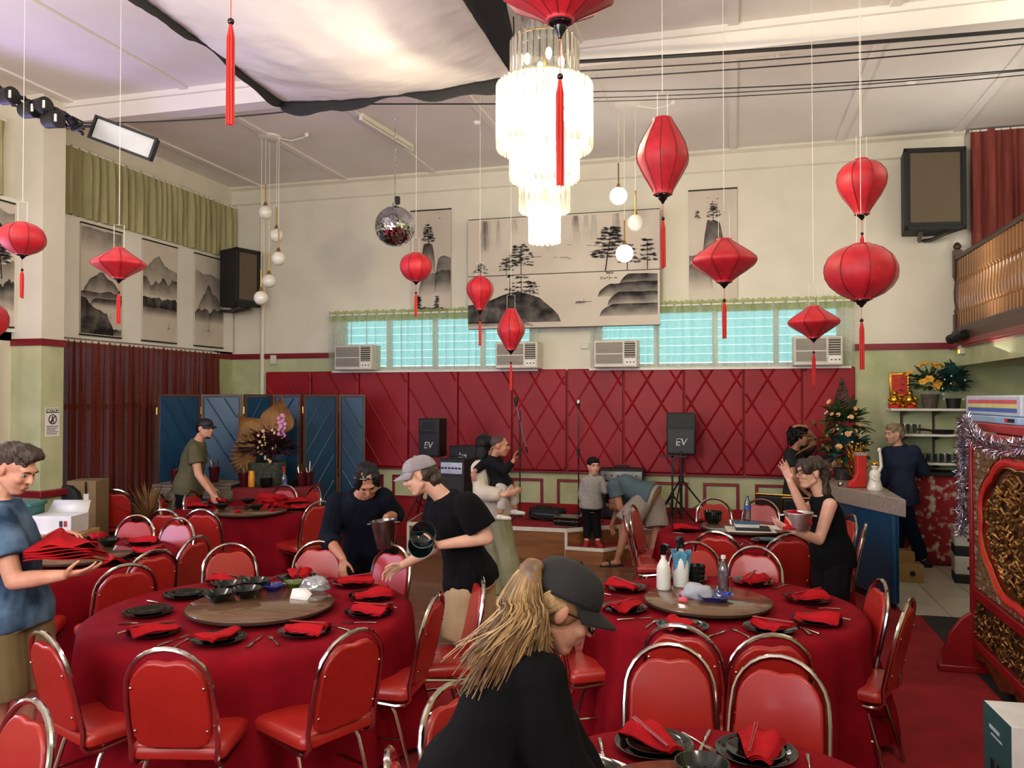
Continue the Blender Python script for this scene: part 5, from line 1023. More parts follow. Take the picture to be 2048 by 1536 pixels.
class P:
    def __init__(s, label, d, head, yaw, pitch=0, roll=0, hs=1.0, byaw=None, vox=.008, skin='fair', cat='person', gz=0):
        s.d = d; s.lab = label; s.vox = vox; s.skin = SKIN[skin]; s.hc = s.J(*head); s.hr, s.hf, s.hu = face_frame(yaw, pitch, roll); s.hs = hs; s.byaw = yaw if byaw is None else byaw; s.gz = gz; s.j = {}; s.fsc = 1.0
    def J(s, u, v=None, dd=0, z=None):
        if z is not None: q = at(u, 797, d=s.d+dd); return np.array([q[0], q[1], z])
        return at(u, v, d=s.d+dd)
    def H(s, x, y, z): return s.hc+(s.hr*x+s.hf*y+s.hu*z)*s.hs
    def HR(s): return np.array([s.hr, s.hf, s.hu]).T
    def joints(s, **k):
        for n, q in k.items(): s.j[n] = s.J(*q) if len(q) < 4 else s.J(q[0], None, q[2], q[3])
    def start(s, foot):
        s.t = thing('person', s.lab, 'person', (foot[0], foot[1], s.gz)); return s.t
    def torso(s, inf, lo=-.10, top=True, wm=1.0, neckr=.062, flare=0):
        j = s.j; up = nrm(j['chest']-j['pelvis']); br = face_frame(s.byaw, 0)[0]; sr = nrm(j['shR']-j['shL']); hw = np.linalg.norm(j['shR']-j['shL'])/2
        k = s.hs*s.bw; pts = [(j['pelvis']+up*lo, .155, .112, 0), (j['pelvis'], .165, .118, 0), (j['pelvis']*.55+j['chest']*.45, .140, .102, .4), (j['chest'], .163, .116, .8), (j['chest']*.45+j['neck']*.55, max(.12, hw-.02)/k, .095, 1)]
        if top: pts += [(j['chest']*.12+j['neck']*.88, max(.09, hw*.62)/k, .075, 1), (j['neck']+nrm(s.hc-j['neck'])*.01, neckr, neckr, 1)]
        R_s = []
        for i, (c, a, b, w_) in enumerate(pts):
            sd_ = nrm(br*(1-w_)+sr*w_); nx = pts[min(i+1, len(pts)-1)][0]-pts[max(i-1, 0)][0]; t_ = nrm(nx); sd_ = nrm(sd_-t_*np.dot(sd_, t_)); fr = np.cross(t_, sd_)
            fx = flare*(1, .9, .3, 0, 0, 0, 0)[i]; R_s.append(ell(c, sd_, fr, a*k*wm+inf+fx, b*k*wm+inf+fx))
        return MB().rings(R_s)
    def body(s, bw=1.0, handL=None, handR=None, legs=True, bare=True):
        s.bw = bw; j = s.j; k = s.hs; br, bf, _ = face_frame(s.byaw, 0); up = nrm(j['chest']-j['pelvis'])
        for sd_, q in (('R', 1), ('L', -1)):
            if 'hip'+sd_ not in j: j['hip'+sd_] = j['pelvis']+br*q*.088*k*bw-up*.03
            if 'kn'+sd_ not in j: j['kn'+sd_] = np.array([*(j['hip'+sd_]+bf*.03)[:2], s.gz+.49*k])
            if 'an'+sd_ not in j: j['an'+sd_] = np.array([*(j['kn'+sd_]-bf*.05)[:2], s.gz+.085*k])
            if 'toe'+sd_ not in j: j['toe'+sd_] = np.array([*(j['an'+sd_]+bf*.17*k)[:2], s.gz+.03])
        s.start((j['anL']+j['anR'])/2)
        m = s.torso(-.008)
        for sd_, q, hd in (('R', 1, handR), ('L', -1, handL)):
            limb(m, [j['sh'+sd_], j['el'+sd_]], [.056*k*bw, .042*k*bw]); limb(m, [j['el'+sd_], j['el'+sd_]*.6+j['wr'+sd_]*.4, j['wr'+sd_]], [.041*k*bw, .040*k*bw, .026*k])
            if hd: add_hand(m, j['wr'+sd_], cv(hd[0]), cv(hd[1]), q, hd[2], k*.98*(1 if len(hd) < 4 else hd[3]))
            limb(m, [j['hip'+sd_], j['kn'+sd_]], [.088*k*bw, .056*k*bw]); limb(m, [j['kn'+sd_], j['kn'+sd_]*.68+j['an'+sd_]*.32-bf*.012*k, j['an'+sd_]], [.054*k*bw, .055*k*bw, .036*k])
            fk = s.fsc; te = j['an'+sd_]+(j['toe'+sd_]-j['an'+sd_])*np.array([fk, fk, 1]); te[2] = j['an'+sd_][2]-.052*k; m.cap(j['an'+sd_]-np.array([0, 0, .04*k])-nrm(te-j['an'+sd_])*.015, te, .034*k*fk, .027*k*fk)
        # neck and head
        m.cap(j['neck']-nrm(s.hc-j['neck'])*.03, s.H(0, -.025, -.055), .058*k*min(1, bw), .052*k); R3 = s.HR()
        S_ = lambda c, r: m.sph(s.H(*c), [q*k for q in r], 18, 12, R3)
        S_((0, -.014, .032), (.074, .094, .083)); S_((0, .028, -.028), (.061, .066, .086)); S_((0, .054, -.090), (.034, .034, .024)); S_((0, .078, .030), (.052, .022, .018))
        for q in (-1, 1):
            m.cap(s.H(q*.050, .0, -.052), s.H(q*.020, .056, -.092), .020*k, .020*k); S_((q*.036, .066, -.022), (.024, .024, .022)); S_((q*.077, -.008, -.004), (.010, .019, .031)); S_((q*.011, .094, -.026), (.008, .010, .007))
        m.cap(s.H(0, .090, .014), s.H(0, .110, -.020), .008*k, .0125*k); S_((0, .090, -.053), (.024, .010, .006)); S_((0, .088, -.065), (.020, .010, .007))
        remesh(m, 'body', s.skin, s.t, s.vox, 3)
        for q in (-1, 1):
            e = MB().sph(s.H(q*.031, .0755, .006), (.0135*k, .0115*k, .0075*k), 10, 8, R3).build('eye', m_eyew, s.t); e.location = -s.t.location
            i_ = MB().sph(s.H(q*.031, .0855, .005), (.006*k, .003*k, .0058*k), 8, 6, R3).build('iris', m_iris, e)
        l_ = MB().sph(s.H(0, .0965, -.058), (.019*k, .005*k, .007*k), 10, 6, R3).build('lips', m_lip, s.t); l_.location = -s.t.location
    def brows(s, m):
        for q in (-1, 1): o = MB().tube([s.H(q*.016, .0985, .026), s.H(q*.032, .0975, .031), s.H(q*.048, .086, .027)], [.0035, .0045, .0025], 6).build('eyebrow', m, s.t); o.location = -s.t.location
    def shirt(s, m, sleeve=.55, inf=.016, hem=-.10, name='shirt', disp=.006, long=False, nr=.066, wm=1.0, loose=0, sl=True, cuff=.6):
        j = s.j; k = s.hs; b = s.torso(inf, hem, True, wm, nr, .022)
        for sd_ in 'RL':
            if not sl: continue
            sh, el, wr = j['sh'+sd_], j['el'+sd_], j['wr'+sd_]; b.sph(sh, .062*k*s.bw+inf*.8, 14, 10)
            if not long: e = sh+(el-sh)*sleeve; b.tube([sh, sh+(e-sh)*.5, e], [.060*k*s.bw+inf, .056*k*s.bw+inf+loose, .053*k*s.bw+inf+.006+loose], 14)
            else:
                b.cap(sh, el, .056*k*s.bw+inf, .045*k*s.bw+inf+loose); e = el+(wr-el)*cuff; b.tube([el, el+(e-el)*.5, e], [.046*k*s.bw+inf+loose, .043*k*s.bw+inf+loose, .036*k*s.bw+inf*.9], 12)
        return remesh(b, name, m, s.t, max(.009, s.vox), 5, disp, 11)
    def trousers(s, m, upto=1.0, inf=.018, name='trousers', flare=.0, disp=.006, waist=.05):
        j = s.j; k = s.hs; br, bf, _ = face_frame(s.byaw, 0); up = nrm(j['chest']-j['pelvis']); b = MB(); w_ = s.bw*k
        fr = nrm(np.cross(up, br)); sd0 = nrm(np.cross(fr, up)); i2 = min(inf, .012)
        b.rings([ell(j['pelvis']+up*waist, sd0, fr, .150*w_+i2*.4, .108*w_+i2*.4), ell(j['pelvis'], sd0, fr, .162*w_+i2, .117*w_+i2), ell(j['pelvis']-up*.09, sd0, fr, .165*w_+inf, .118*w_+inf)])
        for sd_ in 'RL':
            h_, kn, an = j['hip'+sd_], j['kn'+sd_], j['an'+sd_]; b.sph(h_, .088*w_+i2, 14, 10)
            if upto <= 1: e = h_+(kn-h_)*upto; b.tube([h_, h_+(e-h_)*.5, e], [.090*w_+inf, .082*w_+inf+flare*.5, .070*w_+inf+flare], 16)
            else: e = kn+(an-kn)*(upto-1); b.cap(h_, kn, .090*w_+inf, .058*w_+inf+flare*.6); b.tube([kn, kn+(e-kn)*.5, e], [.058*w_+inf+flare*.6, .055*w_+inf+flare, .046*w_+inf+flare], 14)
        return remesh(b, name, m, s.t, max(.010, s.vox), 4, disp, 8, 3)
    def shoes(s, m, name='shoe', sole=None, sc=1.0):
        j = s.j; k = s.hs*sc
        for sd_ in 'RL':
            an, toe = j['an'+sd_], j['toe'+sd_]; dr = nrm((toe-an)*np.array([1, 1, 0])); g = an[2]-.085*s.hs; b = MB(); c = np.array([an[0], an[1], g])
            b.cap(c-dr*.045*k+ZU*.045*k, c+dr*.15*k+ZU*.034*k, .042*k, .034*k); b.cap(c+ZU*.05*k, c+ZU*.085*k, .044*k, .042*k); b.cap(c+dr*.05*k+ZU*.035*k, c+dr*.165*k+ZU*.03*k, .046*k, .036*k)
            o = remesh(b, name, m, s.t, .008, 3)
            q = MB(); sd2 = np.array([-dr[1], dr[0], 0]); q.prism([(x*k, y*k) for x, y in ((-.09, -.03), (-.085, .03), (.02, .042), (.12, .045), (.185, .028), (.20, 0), (.185, -.03), (.12, -.045), (.02, -.038))], .001, .02*k, (c, dr, sd2, ZU)); o2 = q.build('sole', sole or M_black, o, bevel=.006)
    def hair(s, blobs, m, name='hair', disp=.008, freq=26, vox=None, caps=()):
        b = MB(); R3 = s.HR()
        for c, r in blobs: b.sph(s.H(*c), [q*s.hs for q in r], 18, 12, R3)
        for p, q, r0, r1 in caps: b.cap(s.H(*p), s.H(*q), r0*s.hs, r1*s.hs)
        return remesh(b, name, m, s.t, vox or max(.006, s.vox*.8), 2, disp, freq)
    def cap_(s, m, brim=True, back=False, tall=0, name='cap', tilt=0, cs_=1.0):
        """baseball cap: six-panel crown, curved brim, button"""
        k = s.hs; q = -1 if back else 1; b = MB()
        def fn(u, v):
            a = 2*PI*u; t = v*PI/2*.97; r = math.cos(t)**.75; z = .034+(.082+tall)*math.sin(t); x = cs_*.084*r*math.cos(a); y = (-.012+cs_*.105*r*math.sin(a)); z += .012*math.sin(a)*(1-v); return s.H(x, y, z+tilt*y)
        b.grid(fn, 36, 12, wrap=True); o = b.build(name, m, s.t, solid=.004, ang=70); o.location = -s.t.location
        f = MB(); f.grid(lambda u, v: s.H(.080*math.sin((u-.5)*PI*.92)*(1-.06*v), q*(-.012*q+.104*math.cos((u-.5)*PI*.92)*(1+.0*v)+.075*v*math.cos((u-.5)*PI*.5)), .046-.020*v-.030*(abs(u-.5)*2)**2*v*.9+tilt*.1), 16, 8)
        if brim: r_ = f.build('brim', m, s.t, solid=.004, ang=70); r_.location = -s.t.location
        z = MB().sph(s.H(0, -.012, .117+tall), .008*k, 8, 6).build('button', m, o)
        for i in range(6):
            a = PI/3*i+.5; z = MB().tube([fn(a/(2*PI), v/8)+0*ZU for v in range(0, 8)], .0014, 4).build('seam', m, o)
        for i in range(4): a = PI/2*i+.8; pt = fn(a/(2*PI) % 1, .55); z = MB().sph(pt, .004*k, 8, 6).build('eyelet', M_black, o)
        return o
    def extra(s, mb, name, m, **k): o = mb.build(name, m, s.t, **k); o.location = -s.t.location; return o
hm_brown = mat('brown_hair', (58, 42, 30), .5, col2=(38, 27, 20), scale=30, stretch=(1, 1, 3), bump=.5, bscale=60); hm_black = mat('black_hair', (16, 13, 13), .55, col2=(9, 8, 8), scale=30, bump=.5, bscale=70, spec=.25); hm_grey = mat('ash_blond_hair', (150, 130, 104), .55, col2=(116, 98, 78), scale=30, bump=.4, bscale=60)
def fab(n, c, c2=None, sc=6, b=.25): return mat(n, c, .92, col2=c2, scale=sc, bump=b, bscale=14, spec=.15)
# ---- man in the blue tie-dye tee, left
p = P('person in a blue tie-dye tee holding red napkins at far left', 4.1, (30, 938), 82, 26, hs=1.02, byaw=75, vox=.006, skin='fair')
p.joints(neck=(-2, 1002), chest=(14, 1085), pelvis=(20, 1215), shR=(-6, 1040, -.16), shL=(24, 1036, .2), elR=(28, 1162, -.2), wrR=(128, 1150, -.22), elL=(52, 1112, .27), wrL=(110, 1070, .12))
p.body(1.02, handR=((.95, .12, .1), (.1, .9, .35), .22), handL=((.9, .12, .05), (.1, -.9, -.3), .45)); m_tie = fab('blue_tie_dye_cotton', (34, 52, 76), (88, 112, 138), 7); 
p.shirt(m_tie, .62, .024, -.09, loose=.014); p.trousers(fab('khaki_cotton', (116, 98, 68)), 1.0, .035, 'shorts', .03); p.brows(hm_brown); p.shoes(M_black)
p.hair([((0, -.025, .052), (.083, .10, .075)), ((0, .045, .095), (.066, .055, .034)), ((0, -.06, .0), (.074, .055, .075)), ((0, .0, .10), (.07, .07, .035))], hm_brown, disp=.016)
p.extra(MB().tube([p.j['wrR']+cv((-.03, 0, 0))+nrm(cv((.1, 1, 0)))*.0+cv((0, .027*math.sin(a), .027*math.cos(a))) for a in [2*PI*k/12 for k in range(12)]], .004, 6, True), 'bracelet', M_black) if False else None
m_hold = thing('held_napkins', 'stack of red cloth napkins in the hands of the person in blue', 'napkins', at(140, 1090, d=3.98))
for k in range(5):
    c0 = at(132, 1112-k*5, d=4.0); rel(MB().grid(lambda u, v: c0+cv(((u-.45)*.30, .006*math.sin(u*7+k)+.05*(1-u)*(v)-.10*(u)*(v-.2)*.6+.012*k*0, (v-.5)*.26*(1-.25*u))), 14, 10).build('napkin_layer', M_napkin, m_hold, solid=.004), m_hold)
rel(MB().grid(lambda u, v: at(78+118*u, 1096-10*u, d=3.92+.3*v)+cv((0, .10*(1-abs(2*u-.75))*(v)**.7+.01*math.sin(9*u), 0)), 16, 10).build('napkin_layer', M_napkin, m_hold, solid=.004), m_hold)
# ---- man in olive tee by the screen
p = P('person in an olive tee and black cap walking past the blue screen', 9.4, (410, 857), 68, 4, byaw=80, vox=.011, skin='fair')
p.joints(neck=(396, 882), chest=(388, 915), pelvis=(378, 968), shR=(388, 899, -.17), shL=(400, 897, .2), elR=(397, 950, -.2), wrR=(424, 988, -.2), elL=(400, 948, .28), wrL=(424, 975, .28))
p.body(1.03, handR=((.25, -.95, 0), (.3, 0, .9), .5), handL=((.3, -.9, 0), (.3, 0, -.9), .5)); p.shirt(fab('olive_cotton', (88, 84, 62)), .55, .018, -.11, loose=.01); p.trousers(fab('black_denim', (14, 14, 17)), 1.95, .016); p.shoes(M_black)
p.hair([((0, -.03, .03), (.079, .09, .07)), ((0, -.055, -.01), (.07, .05, .06))], hm_black, disp=.004); p.hair([((0, .05, -.088), (.044, .036, .03))], hm_brown, 'beard', .003); p.brows(hm_black)
o = p.cap_(M_black); 
# ---- dark-haired man bending over the front left table
p = P('person in a navy shirt bending over the table with a steel bucket', 6.0, (735, 962), 14, 44, roll=-8, hs=1.03, byaw=-8, vox=.007, skin='tan')
p.joints(neck=(722, 992, .10), chest=(718, 1024, .20), pelvis=(738, 1085, .38, ), shR=(674, 1004, .12), shL=(768, 996, .14), elR=(657, 1078, .04), wrR=(686, 1118, -.26), elL=(790, 1030, .28), wrL=(773, 1034, .0))
p.body(1.0, handR=((.02, -.85, -.3), (.4, -.1, .7), .5), handL=((-.1, -.95, -.2), (-.4, 0, .8), .4)); m_navy = fab('navy_cotton', (14, 18, 31), (10, 13, 24)); p.shirt(m_navy, inf=.022, hem=-.16, long=True, cuff=.35, loose=.008); p.trousers(fab('black_denim', (14, 14, 17)), 1.95, .016); p.shoes(M_black); p.brows(hm_black)
p.hair([((0, -.03, .045), (.086, .10, .082)), ((0, -.07, -.03), (.08, .06, .10)), ((.062, .02, .05), (.035, .06, .055)), ((-.062, .02, .05), (.035, .06, .055)), ((.07, -.02, -.03), (.025, .04, .07)), ((-.07, -.02, -.03), (.025, .04, .07))], hm_black, disp=.012)
p.extra(MB().tube([p.H(.087*math.cos(a), .02+.085*math.sin(a)*.6, .085+.02*math.sin(a)) for a in [PI*k/12 for k in range(13)]], .007, 8), 'sunglasses_band', M_blackgloss)
m_darkst = mat('aged_steel', (150, 140, 134), .3, 1, col2=(112, 102, 98), scale=6, stretch=(6, 6, .5))
def bucket(lab, c, r0, r1, h_, m, tilt=(0, 0, 0), name='steel_bucket'):
    t = thing(name, lab, 'bucket', c); t.rotation_euler = tilt
    MB().lathe([(.001, .004), (r0, 0), (r0*1.02, .004), (r1, h_-.006), (r1+.006, h_-.004), (r1+.006, h_+.003), (r1-.003, h_+.002), (r0-.003, .008), (.001, .008)], 32).build('pail', m, t)
    for q in (-1, 1): MB().tube([(q*r1, -.02, h_-.02), (q*(r1+.025), -.012, h_-.022), (q*(r1+.025), .012, h_-.022), (q*r1, .02, h_-.02)], .005, 6).build('handle', m, t)
    return t
bucket('steel ice bucket held against the person in navy', at(772, 1096, d=5.82), .062, .095, .20, m_darkst, (0, R_(-6), 0))
# ---- man in grey cap
p = P('person in a grey cap and black tee holding dark bowls', 5.0, (840, 950), -92, 22, hs=1.0, byaw=-110, vox=.006, skin='light')
p.joints(neck=(886, 994, .02), chest=(912, 1050, .04), pelvis=(940, 1150, .05), shL=(936, 1010, -.15), shR=(876, 1008, .18), elL=(974, 1076, -.16), wrL=(880, 1090, -.24), elR=(868, 1096, .26), wrR=(806, 1130, .20))
p.body(1.0, handL=((-.92, .0, .12), (-.1, .75, .6), .42), handR=((-.85, -.45, .1), (.1, -.4, -.8), .5)); m_btee = fab('black_cotton', (9, 9, 11), (6, 6, 8)); p.shirt(m_btee, .72, .026, -.07, loose=.016); p.trousers(fab('sand_cotton', (176, 150, 118), (158, 132, 102)), .92, .035, 'shorts', .03); p.shoes(M_black); p.brows(hm_brown)
p.hair([((0, -.045, .0), (.078, .07, .07)), ((0, -.075, -.055), (.06, .045, .05))], hm_brown, disp=.010); p.cap_(mat('grey_cap_cotton', (142, 134, 136), .9, col2=(128, 120, 122), scale=12))
for k, (u, v, dd) in enumerate(((846, 1092, -.24), (850, 1072, -.24))):
    q = at(u, v, d=5.0+dd); o = put('bowl', ME_bowl, None, None, q, (R_(70), R_(20), 0), .95); tag(o, ('dark glossy bowl gripped by the person in the grey cap, lower of two', 'dark glossy bowl gripped by the person in the grey cap, upper of two')[k], 'bowl', 'bowls in hand')
for k in range(3): q = p.j['chest']; 
# ---- woman holding a toddler
p = P('person in a cream sweater and sage trousers carrying a small child', 7.8, (972, 894), 140, 5, hs=.97, byaw=120, vox=.010, skin='light')
p.joints(neck=(970, 922), chest=(972, 955), pelvis=(988, 1018), shR=(958, 936, -.14), shL=(984, 932, .16), elR=(962, 986, -.26), wrR=(1010, 990, -.40), elL=(1004, 980, .2), wrL=(1024, 980, .06), knR=(1016, None, -.06, .47), anR=(1034, None, -.05, .085), knL=(992, None, .1, .47), anL=(994, None, .05, .085))
p.body(.95, handR=((.9, .2, .05), (-.2, .4, .8), .35), handL=((.8, .0, -.5), (-.2, .4, -.8), .4)); p.shirt(fab('cream_knit', (206, 194, 178), (190, 178, 162)), inf=.026, hem=-.08, long=True, cuff=.85, loose=.012); p.trousers(fab('sage_cotton', (150, 148, 116), (134, 132, 102)), 1.98, .024, flare=.03); p.shoes(M_wht := mat('white_canvas', (214, 208, 200), .8), sole=M_white)
p.hair([((0, -.02, .035), (.088, .105, .095)), ((0, -.06, -.06), (.075, .06, .11)), ((0, -.05, -.14), (.06, .045, .08))], hm_black, disp=.006)
# ---- toddler
p = P('small child in a black hoodie carried on an arm', 7.62, (1000, 892), 80, 4, hs=.84, byaw=70, vox=.008, skin='tan'); p.fsc = .5
p.joints(neck=(988, 914), chest=(990, 932), pelvis=(1002, 966), shR=(982, 924, -.10), shL=(996, 922, .08), elR=(1010, 940, -.16), wrR=(1027, 922, -.18), elL=(966, 928, -.02), wrL=(950, 942, -.12), hipR=(1000, 968, -.05), hipL=(1008, 968, .05), knR=(1006, 992, -.17), knL=(1024, 990, -.03), anR=(1001, 1024, -.17), anL=(1029, 1014, -.03), toeR=(1012, 1036, -.18), toeL=(1040, 1027, -.04))
p.body(.62, handR=((.2, .95, 0), (.8, -.2, -.3), .35, .8), handL=((-.2, -.9, 0), (.3, 0, .8), .4, .8)); p.shirt(fab('charcoal_fleece', (20, 20, 23)), inf=.02, hem=-.04, long=True, cuff=.9, name='hoodie'); p.trousers(fab('pale_grey_jersey', (186, 178, 170)), 1.85, .016); p.brows(hm_black); p.shoes(M_wht, sole=mat('tan_sole', (170, 150, 120), .7), sc=.62)
p.hair([((0, -.022, .040), (.0755, .094, .080))], mat('cropped_dark_hair', (66, 46, 38), .7, scale=60, bump=.3, bscale=200), disp=.001)
# ---- boy on the step
p = P('child in a grey hoodie standing on the stage step', 9.84, (1187, 932), 14, 3, hs=.92, byaw=8, vox=.010, skin='light', gz=.2); p.fsc = .7
p.joints(neck=(1184, 953), chest=(1183, 968), pelvis=(1182, 1008), shR=(1170, 962), shL=(1199, 961), elR=(1164, 986), wrR=(1167, 1006, -.04), elL=(1211, 980, -.02), wrL=(1222, 966, .02), knR=(1175, 1043), knL=(1192, 1043), anR=(1173, None, 0, .27), anL=(1195, None, 0, .27), toeR=(1170, None, -.13, .225), toeL=(1201, None, -.12, .225))
p.body(.70, handR=((0, -1, 0), (.9, 0, 0), .4, .8), handL=((.6, .6, .2), (0, 0, .9), .4, .8)); p.shirt(fab('heather_grey_fleece', (160, 154, 148), (146, 140, 134), 40), inf=.024, hem=-.05, long=True, cuff=.92, name='hoodie'); p.trousers(fab('black_jersey', (20, 20, 23)), 1.92, .016); p.shoes(mat('red_canvas_shoe', (170, 40, 46), .8), sole=M_trimred, sc=.85); p.brows(hm_black)
p.hair([((0, -.02, .045), (.084, .10, .078)), ((0, .06, .075), (.06, .035, .03)), ((0, -.05, .0), (.077, .06, .06))], hm_black, disp=.006)
# ---- bending man
p = P('person bending over in a teal tee and grey shorts by the stage', 9.6, (1226, 1002, .34), -120, 60, byaw=-115, vox=.010, skin='tan')
p.joints(neck=(1228, 978, .22), chest=(1250, 972, .12), pelvis=(1298, 990), shL=(1229, 972, -.04), shR=(1238, 980, .42), elL=(1240, 1014, -.06), wrL=(1262, 1050, .12), elR=(1236, 1020, .45), wrR=(1225, 1045, .3), hipL=(1287, 1000, -.06), hipR=(1308, 1000, .1), knL=(1252, 1048, -.12), anL=(1234, None, -.02, .085), knR=(1313, 1055, .0), anR=(1302, None, .05, .085), toeL=(1206, None, -.06, .03), toeR=(1276, None, .0, .03))
p.body(1.02, handL=((.3, -.9, 0), (.3, 0, .8), .4), handR=((0, -1, 0), (.3, 0, -.8), .4)); p.shirt(fab('teal_grey_cotton', (86, 102, 108), (74, 90, 96)), .5, .024, -.04, loose=.01); p.trousers(fab('stone_grey_jersey', (150, 138, 128), (134, 122, 112)), 1.0, .035, 'shorts', .045, waist=.02)
p.hair([((0, -.025, .04), (.082, .10, .08))], hm_black, disp=.006)
for sd_ in 'LR':
    an, toe = p.j['an'+sd_], p.j['toe'+sd_]; dr = nrm((toe-an)*np.array([1, 1, 0])); c = np.array([an[0], an[1], 0]); sd2 = np.array([-dr[1], dr[0], 0])
    o = p.extra(MB().prism([(-.07, -.04), (-.07, .04), (.1, .05), (.2, .04), (.225, 0), (.2, -.04), (.1, -.05)], .001, .022, (c, dr, sd2, ZU)), 'sandal', M_black, bevel=.006); MB().tube([c+dr*.11+sd2*.05+ZU*.02, c+dr*.11+sd2*.03+ZU*.075, c+dr*.11-sd2*.03+ZU*.075, c+dr*.11-sd2*.05+ZU*.02], .016, 8, flat=.5).build('strap', M_black, o)
# ---- woman in black with a bucket
p = P('person in a black tank top raising a hand and carrying a bucket', 5.9, (1622, 946), -84, 2, hs=.96, byaw=-80, vox=.006, skin='light')
p.joints(neck=(1642, 992), chest=(1652, 1030), pelvis=(1664, 1098), shR=(1632, 1008, .18), shL=(1660, 1010, -.17), elR=(1607, 1022, -.02), wrR=(1580, 962, -.02), elL=(1638, 1080, -.20), wrL=(1588, 1062, -.30))
p.body(.93, handR=((-.35, .95, 0), (-.6, -.2, -.7), .14), handL=((-.9, .35, .15), (.1, .75, .6), .25)); p.shirt(m_btee, inf=.012, hem=-.12, name='tank_top', sl=False, nr=.06, wm=1.02); p.trousers(fab('black_denim', (14, 14, 17)), 1.95, .024, flare=.02); p.shoes(M_black); p.brows(hm_brown)
p.hair([((0, -.03, .045), (.086, .10, .082)), ((.045, .04, .05), (.04, .06, .06)), ((-.045, .04, .05), (.04, .06, .06)), ((0, -.09, -.01), (.075, .05, .10)), ((.03, -.10, -.10), (.05, .04, .08)), ((-.03, -.09, -.12), (.045, .04, .09))], hm_brown, disp=.014)
for q in (-1, 1): p.extra(MB().tube([p.H(q*.031+.022*math.cos(a), .104, .004+.017*math.sin(a)) for a in [2*PI*k/16 for k in range(16)]], .0018, 5, True), 'glasses_rim', M_black); p.extra(MB().tube([p.H(q*.053, .102, .006), p.H(q*.076, .0, .004)], .0018, 5), 'glasses_arm', M_black)
bw = bucket('steel bucket of red napkins in the arm of the person in black', at(1597, 1058, d=5.62), .075, .095, .115, mat('satin_steel', (206, 202, 196), .42, 1, scale=12))
for k in range(5):
    q = at(1580+9*k, 1026-4*(k % 2), d=5.62); o = put('napkin', ME_nap[k], None, None, (q[0], q[1], q[2]-.06), (R_(60), R_(20*k), k*1.2), .55); tag(o, 'rolled red napkin in the bucket of the person in black, number %s from the left' % ('one', 'two', 'three', 'four', 'five')[k], 'napkin', 'napkins in the bucket')
# ---- person with dark curly hair, hand on head
p = P('person in a charcoal tee touching their head by the red wall', 9.9, (1600, 874), 70, 4, hs=.98, byaw=60, vox=.011, skin='tan')
p.joints(neck=(1590, 902), chest=(1590, 930), pelvis=(1592, 985), shR=(1580, 908, -.12), shL=(1606, 906, .14), elR=(1588, 955, -.25), wrR=(1612, 985, -.2), elL=(1630, 880, -.02), wrL=(1610, 853, -.08))
p.body(.95, handR=((.7, -.5, 0), (0, -.6, .6), .4), handL=((-.9, .15, 0), (0, -.9, .2), .3)); p.shirt(fab('charcoal_cotton', (44, 42, 42)), .6, .022, -.12, loose=.01); p.trousers(fab('black_denim', (14, 14, 17)), 1.95, .016); p.shoes(M_black); p.brows(hm_black)
p.hair([((0, -.04, .045), (.108, .115, .10)), ((0, -.085, -.02), (.10, .065, .10)), ((.05, .03, .085), (.065, .06, .055)), ((-.05, .03, .085), (.065, .06, .055))], hm_black, disp=.026, freq=34)
# ---- person in navy shirt at the back counter
p = P('person in a slate navy shirt leaning at the glass shelf', 9.4, (1787, 868), -74, 6, hs=1.0, byaw=-130, vox=.011, skin='light')
p.joints(neck=(1796, 892), chest=(1800, 925), pelvis=(1806, 985), shL=(1826, 904, -.1), shR=(1776, 906, .14), elL=(1845, 940, .02), wrL=(1830, 934, .24), elR=(1768, 950, .16), wrR=(1760, 985, .24), knR=(1795, None, .1, .49), anR=(1790, None, .2, .085), knL=(1820, None, .02, .48), anL=(1845, None, .12, .085))
p.body(1.02, handL=((-.4, 0, .9), (0, -1, 0), .2), handR=((-.3, -.3, .8), (0, -1, 0), .2)); p.shirt(fab('slate_navy_cotton', (42, 50, 74), (34, 42, 64)), inf=.026, hem=-.14, long=True, cuff=.8, loose=.012); p.trousers(fab('dark_denim', (22, 32, 56)), 1.9, .020); p.shoes(M_black); p.brows(hm_grey)
p.hair([((0, -.025, .042), (.084, .10, .082)), ((0, -.065, .0), (.078, .055, .08)), ((0, .045, .085), (.055, .04, .03))], hm_grey, disp=.010)
# ---- woman with blonde ponytail, foreground
p = P('person in a black cap, glasses and black sweater leaning over the nearest table', 2.3, (1120, 1214), 96, 31, hs=1.03, byaw=90, vox=.005, skin='fair')
p.joints(neck=(1072, 1304, .02), chest=(1028, 1385, .0), pelvis=(952, 1556, -.06), shR=(1078, 1365, -.15), shL=(1066, 1352, .20), elR=(1118, 1530, -.20), wrR=(1190, 1640, -.18), elL=(1130, 1500, .24), wrL=(1200, 1590, .2))
p.body(.96, handR=((.8, -.4, 0), (0, -.8, .4), .3), handL=((.8, -.4, 0), (0, -.8, -.4), .3)); p.shirt(m_btee, inf=.024, hem=-.12, long=True, cuff=.9, name='sweater', loose=.012, nr=.068); p.trousers(fab('black_denim', (14, 14, 17)), 1.95, .016); p.shoes(M_black); p.brows(hm_brown)
m_blond = mat('blonde_hair', (186, 150, 100), .42, col2=(120, 88, 52), scale=14, stretch=(2, 2, .6), detail=4)
m_blond2 = mat('dark_blonde_hair', (128, 96, 62), .45, col2=(84, 60, 40), scale=20)
p.hair([((0, -.022, .030), (.081, .099, .080)), ((0, -.055, -.01), (.076, .055, .07)), ((.064, -.01, .01), (.018, .05, .05)), ((-.064, -.01, .01), (.018, .05, .05))], m_blond2, disp=.003, freq=60)
p.cap_(mat('black_suede_cap', (24, 23, 23), .85, col2=(18, 17, 17), scale=14, bump=.15, bscale=90), tall=.014, cs_=1.05)
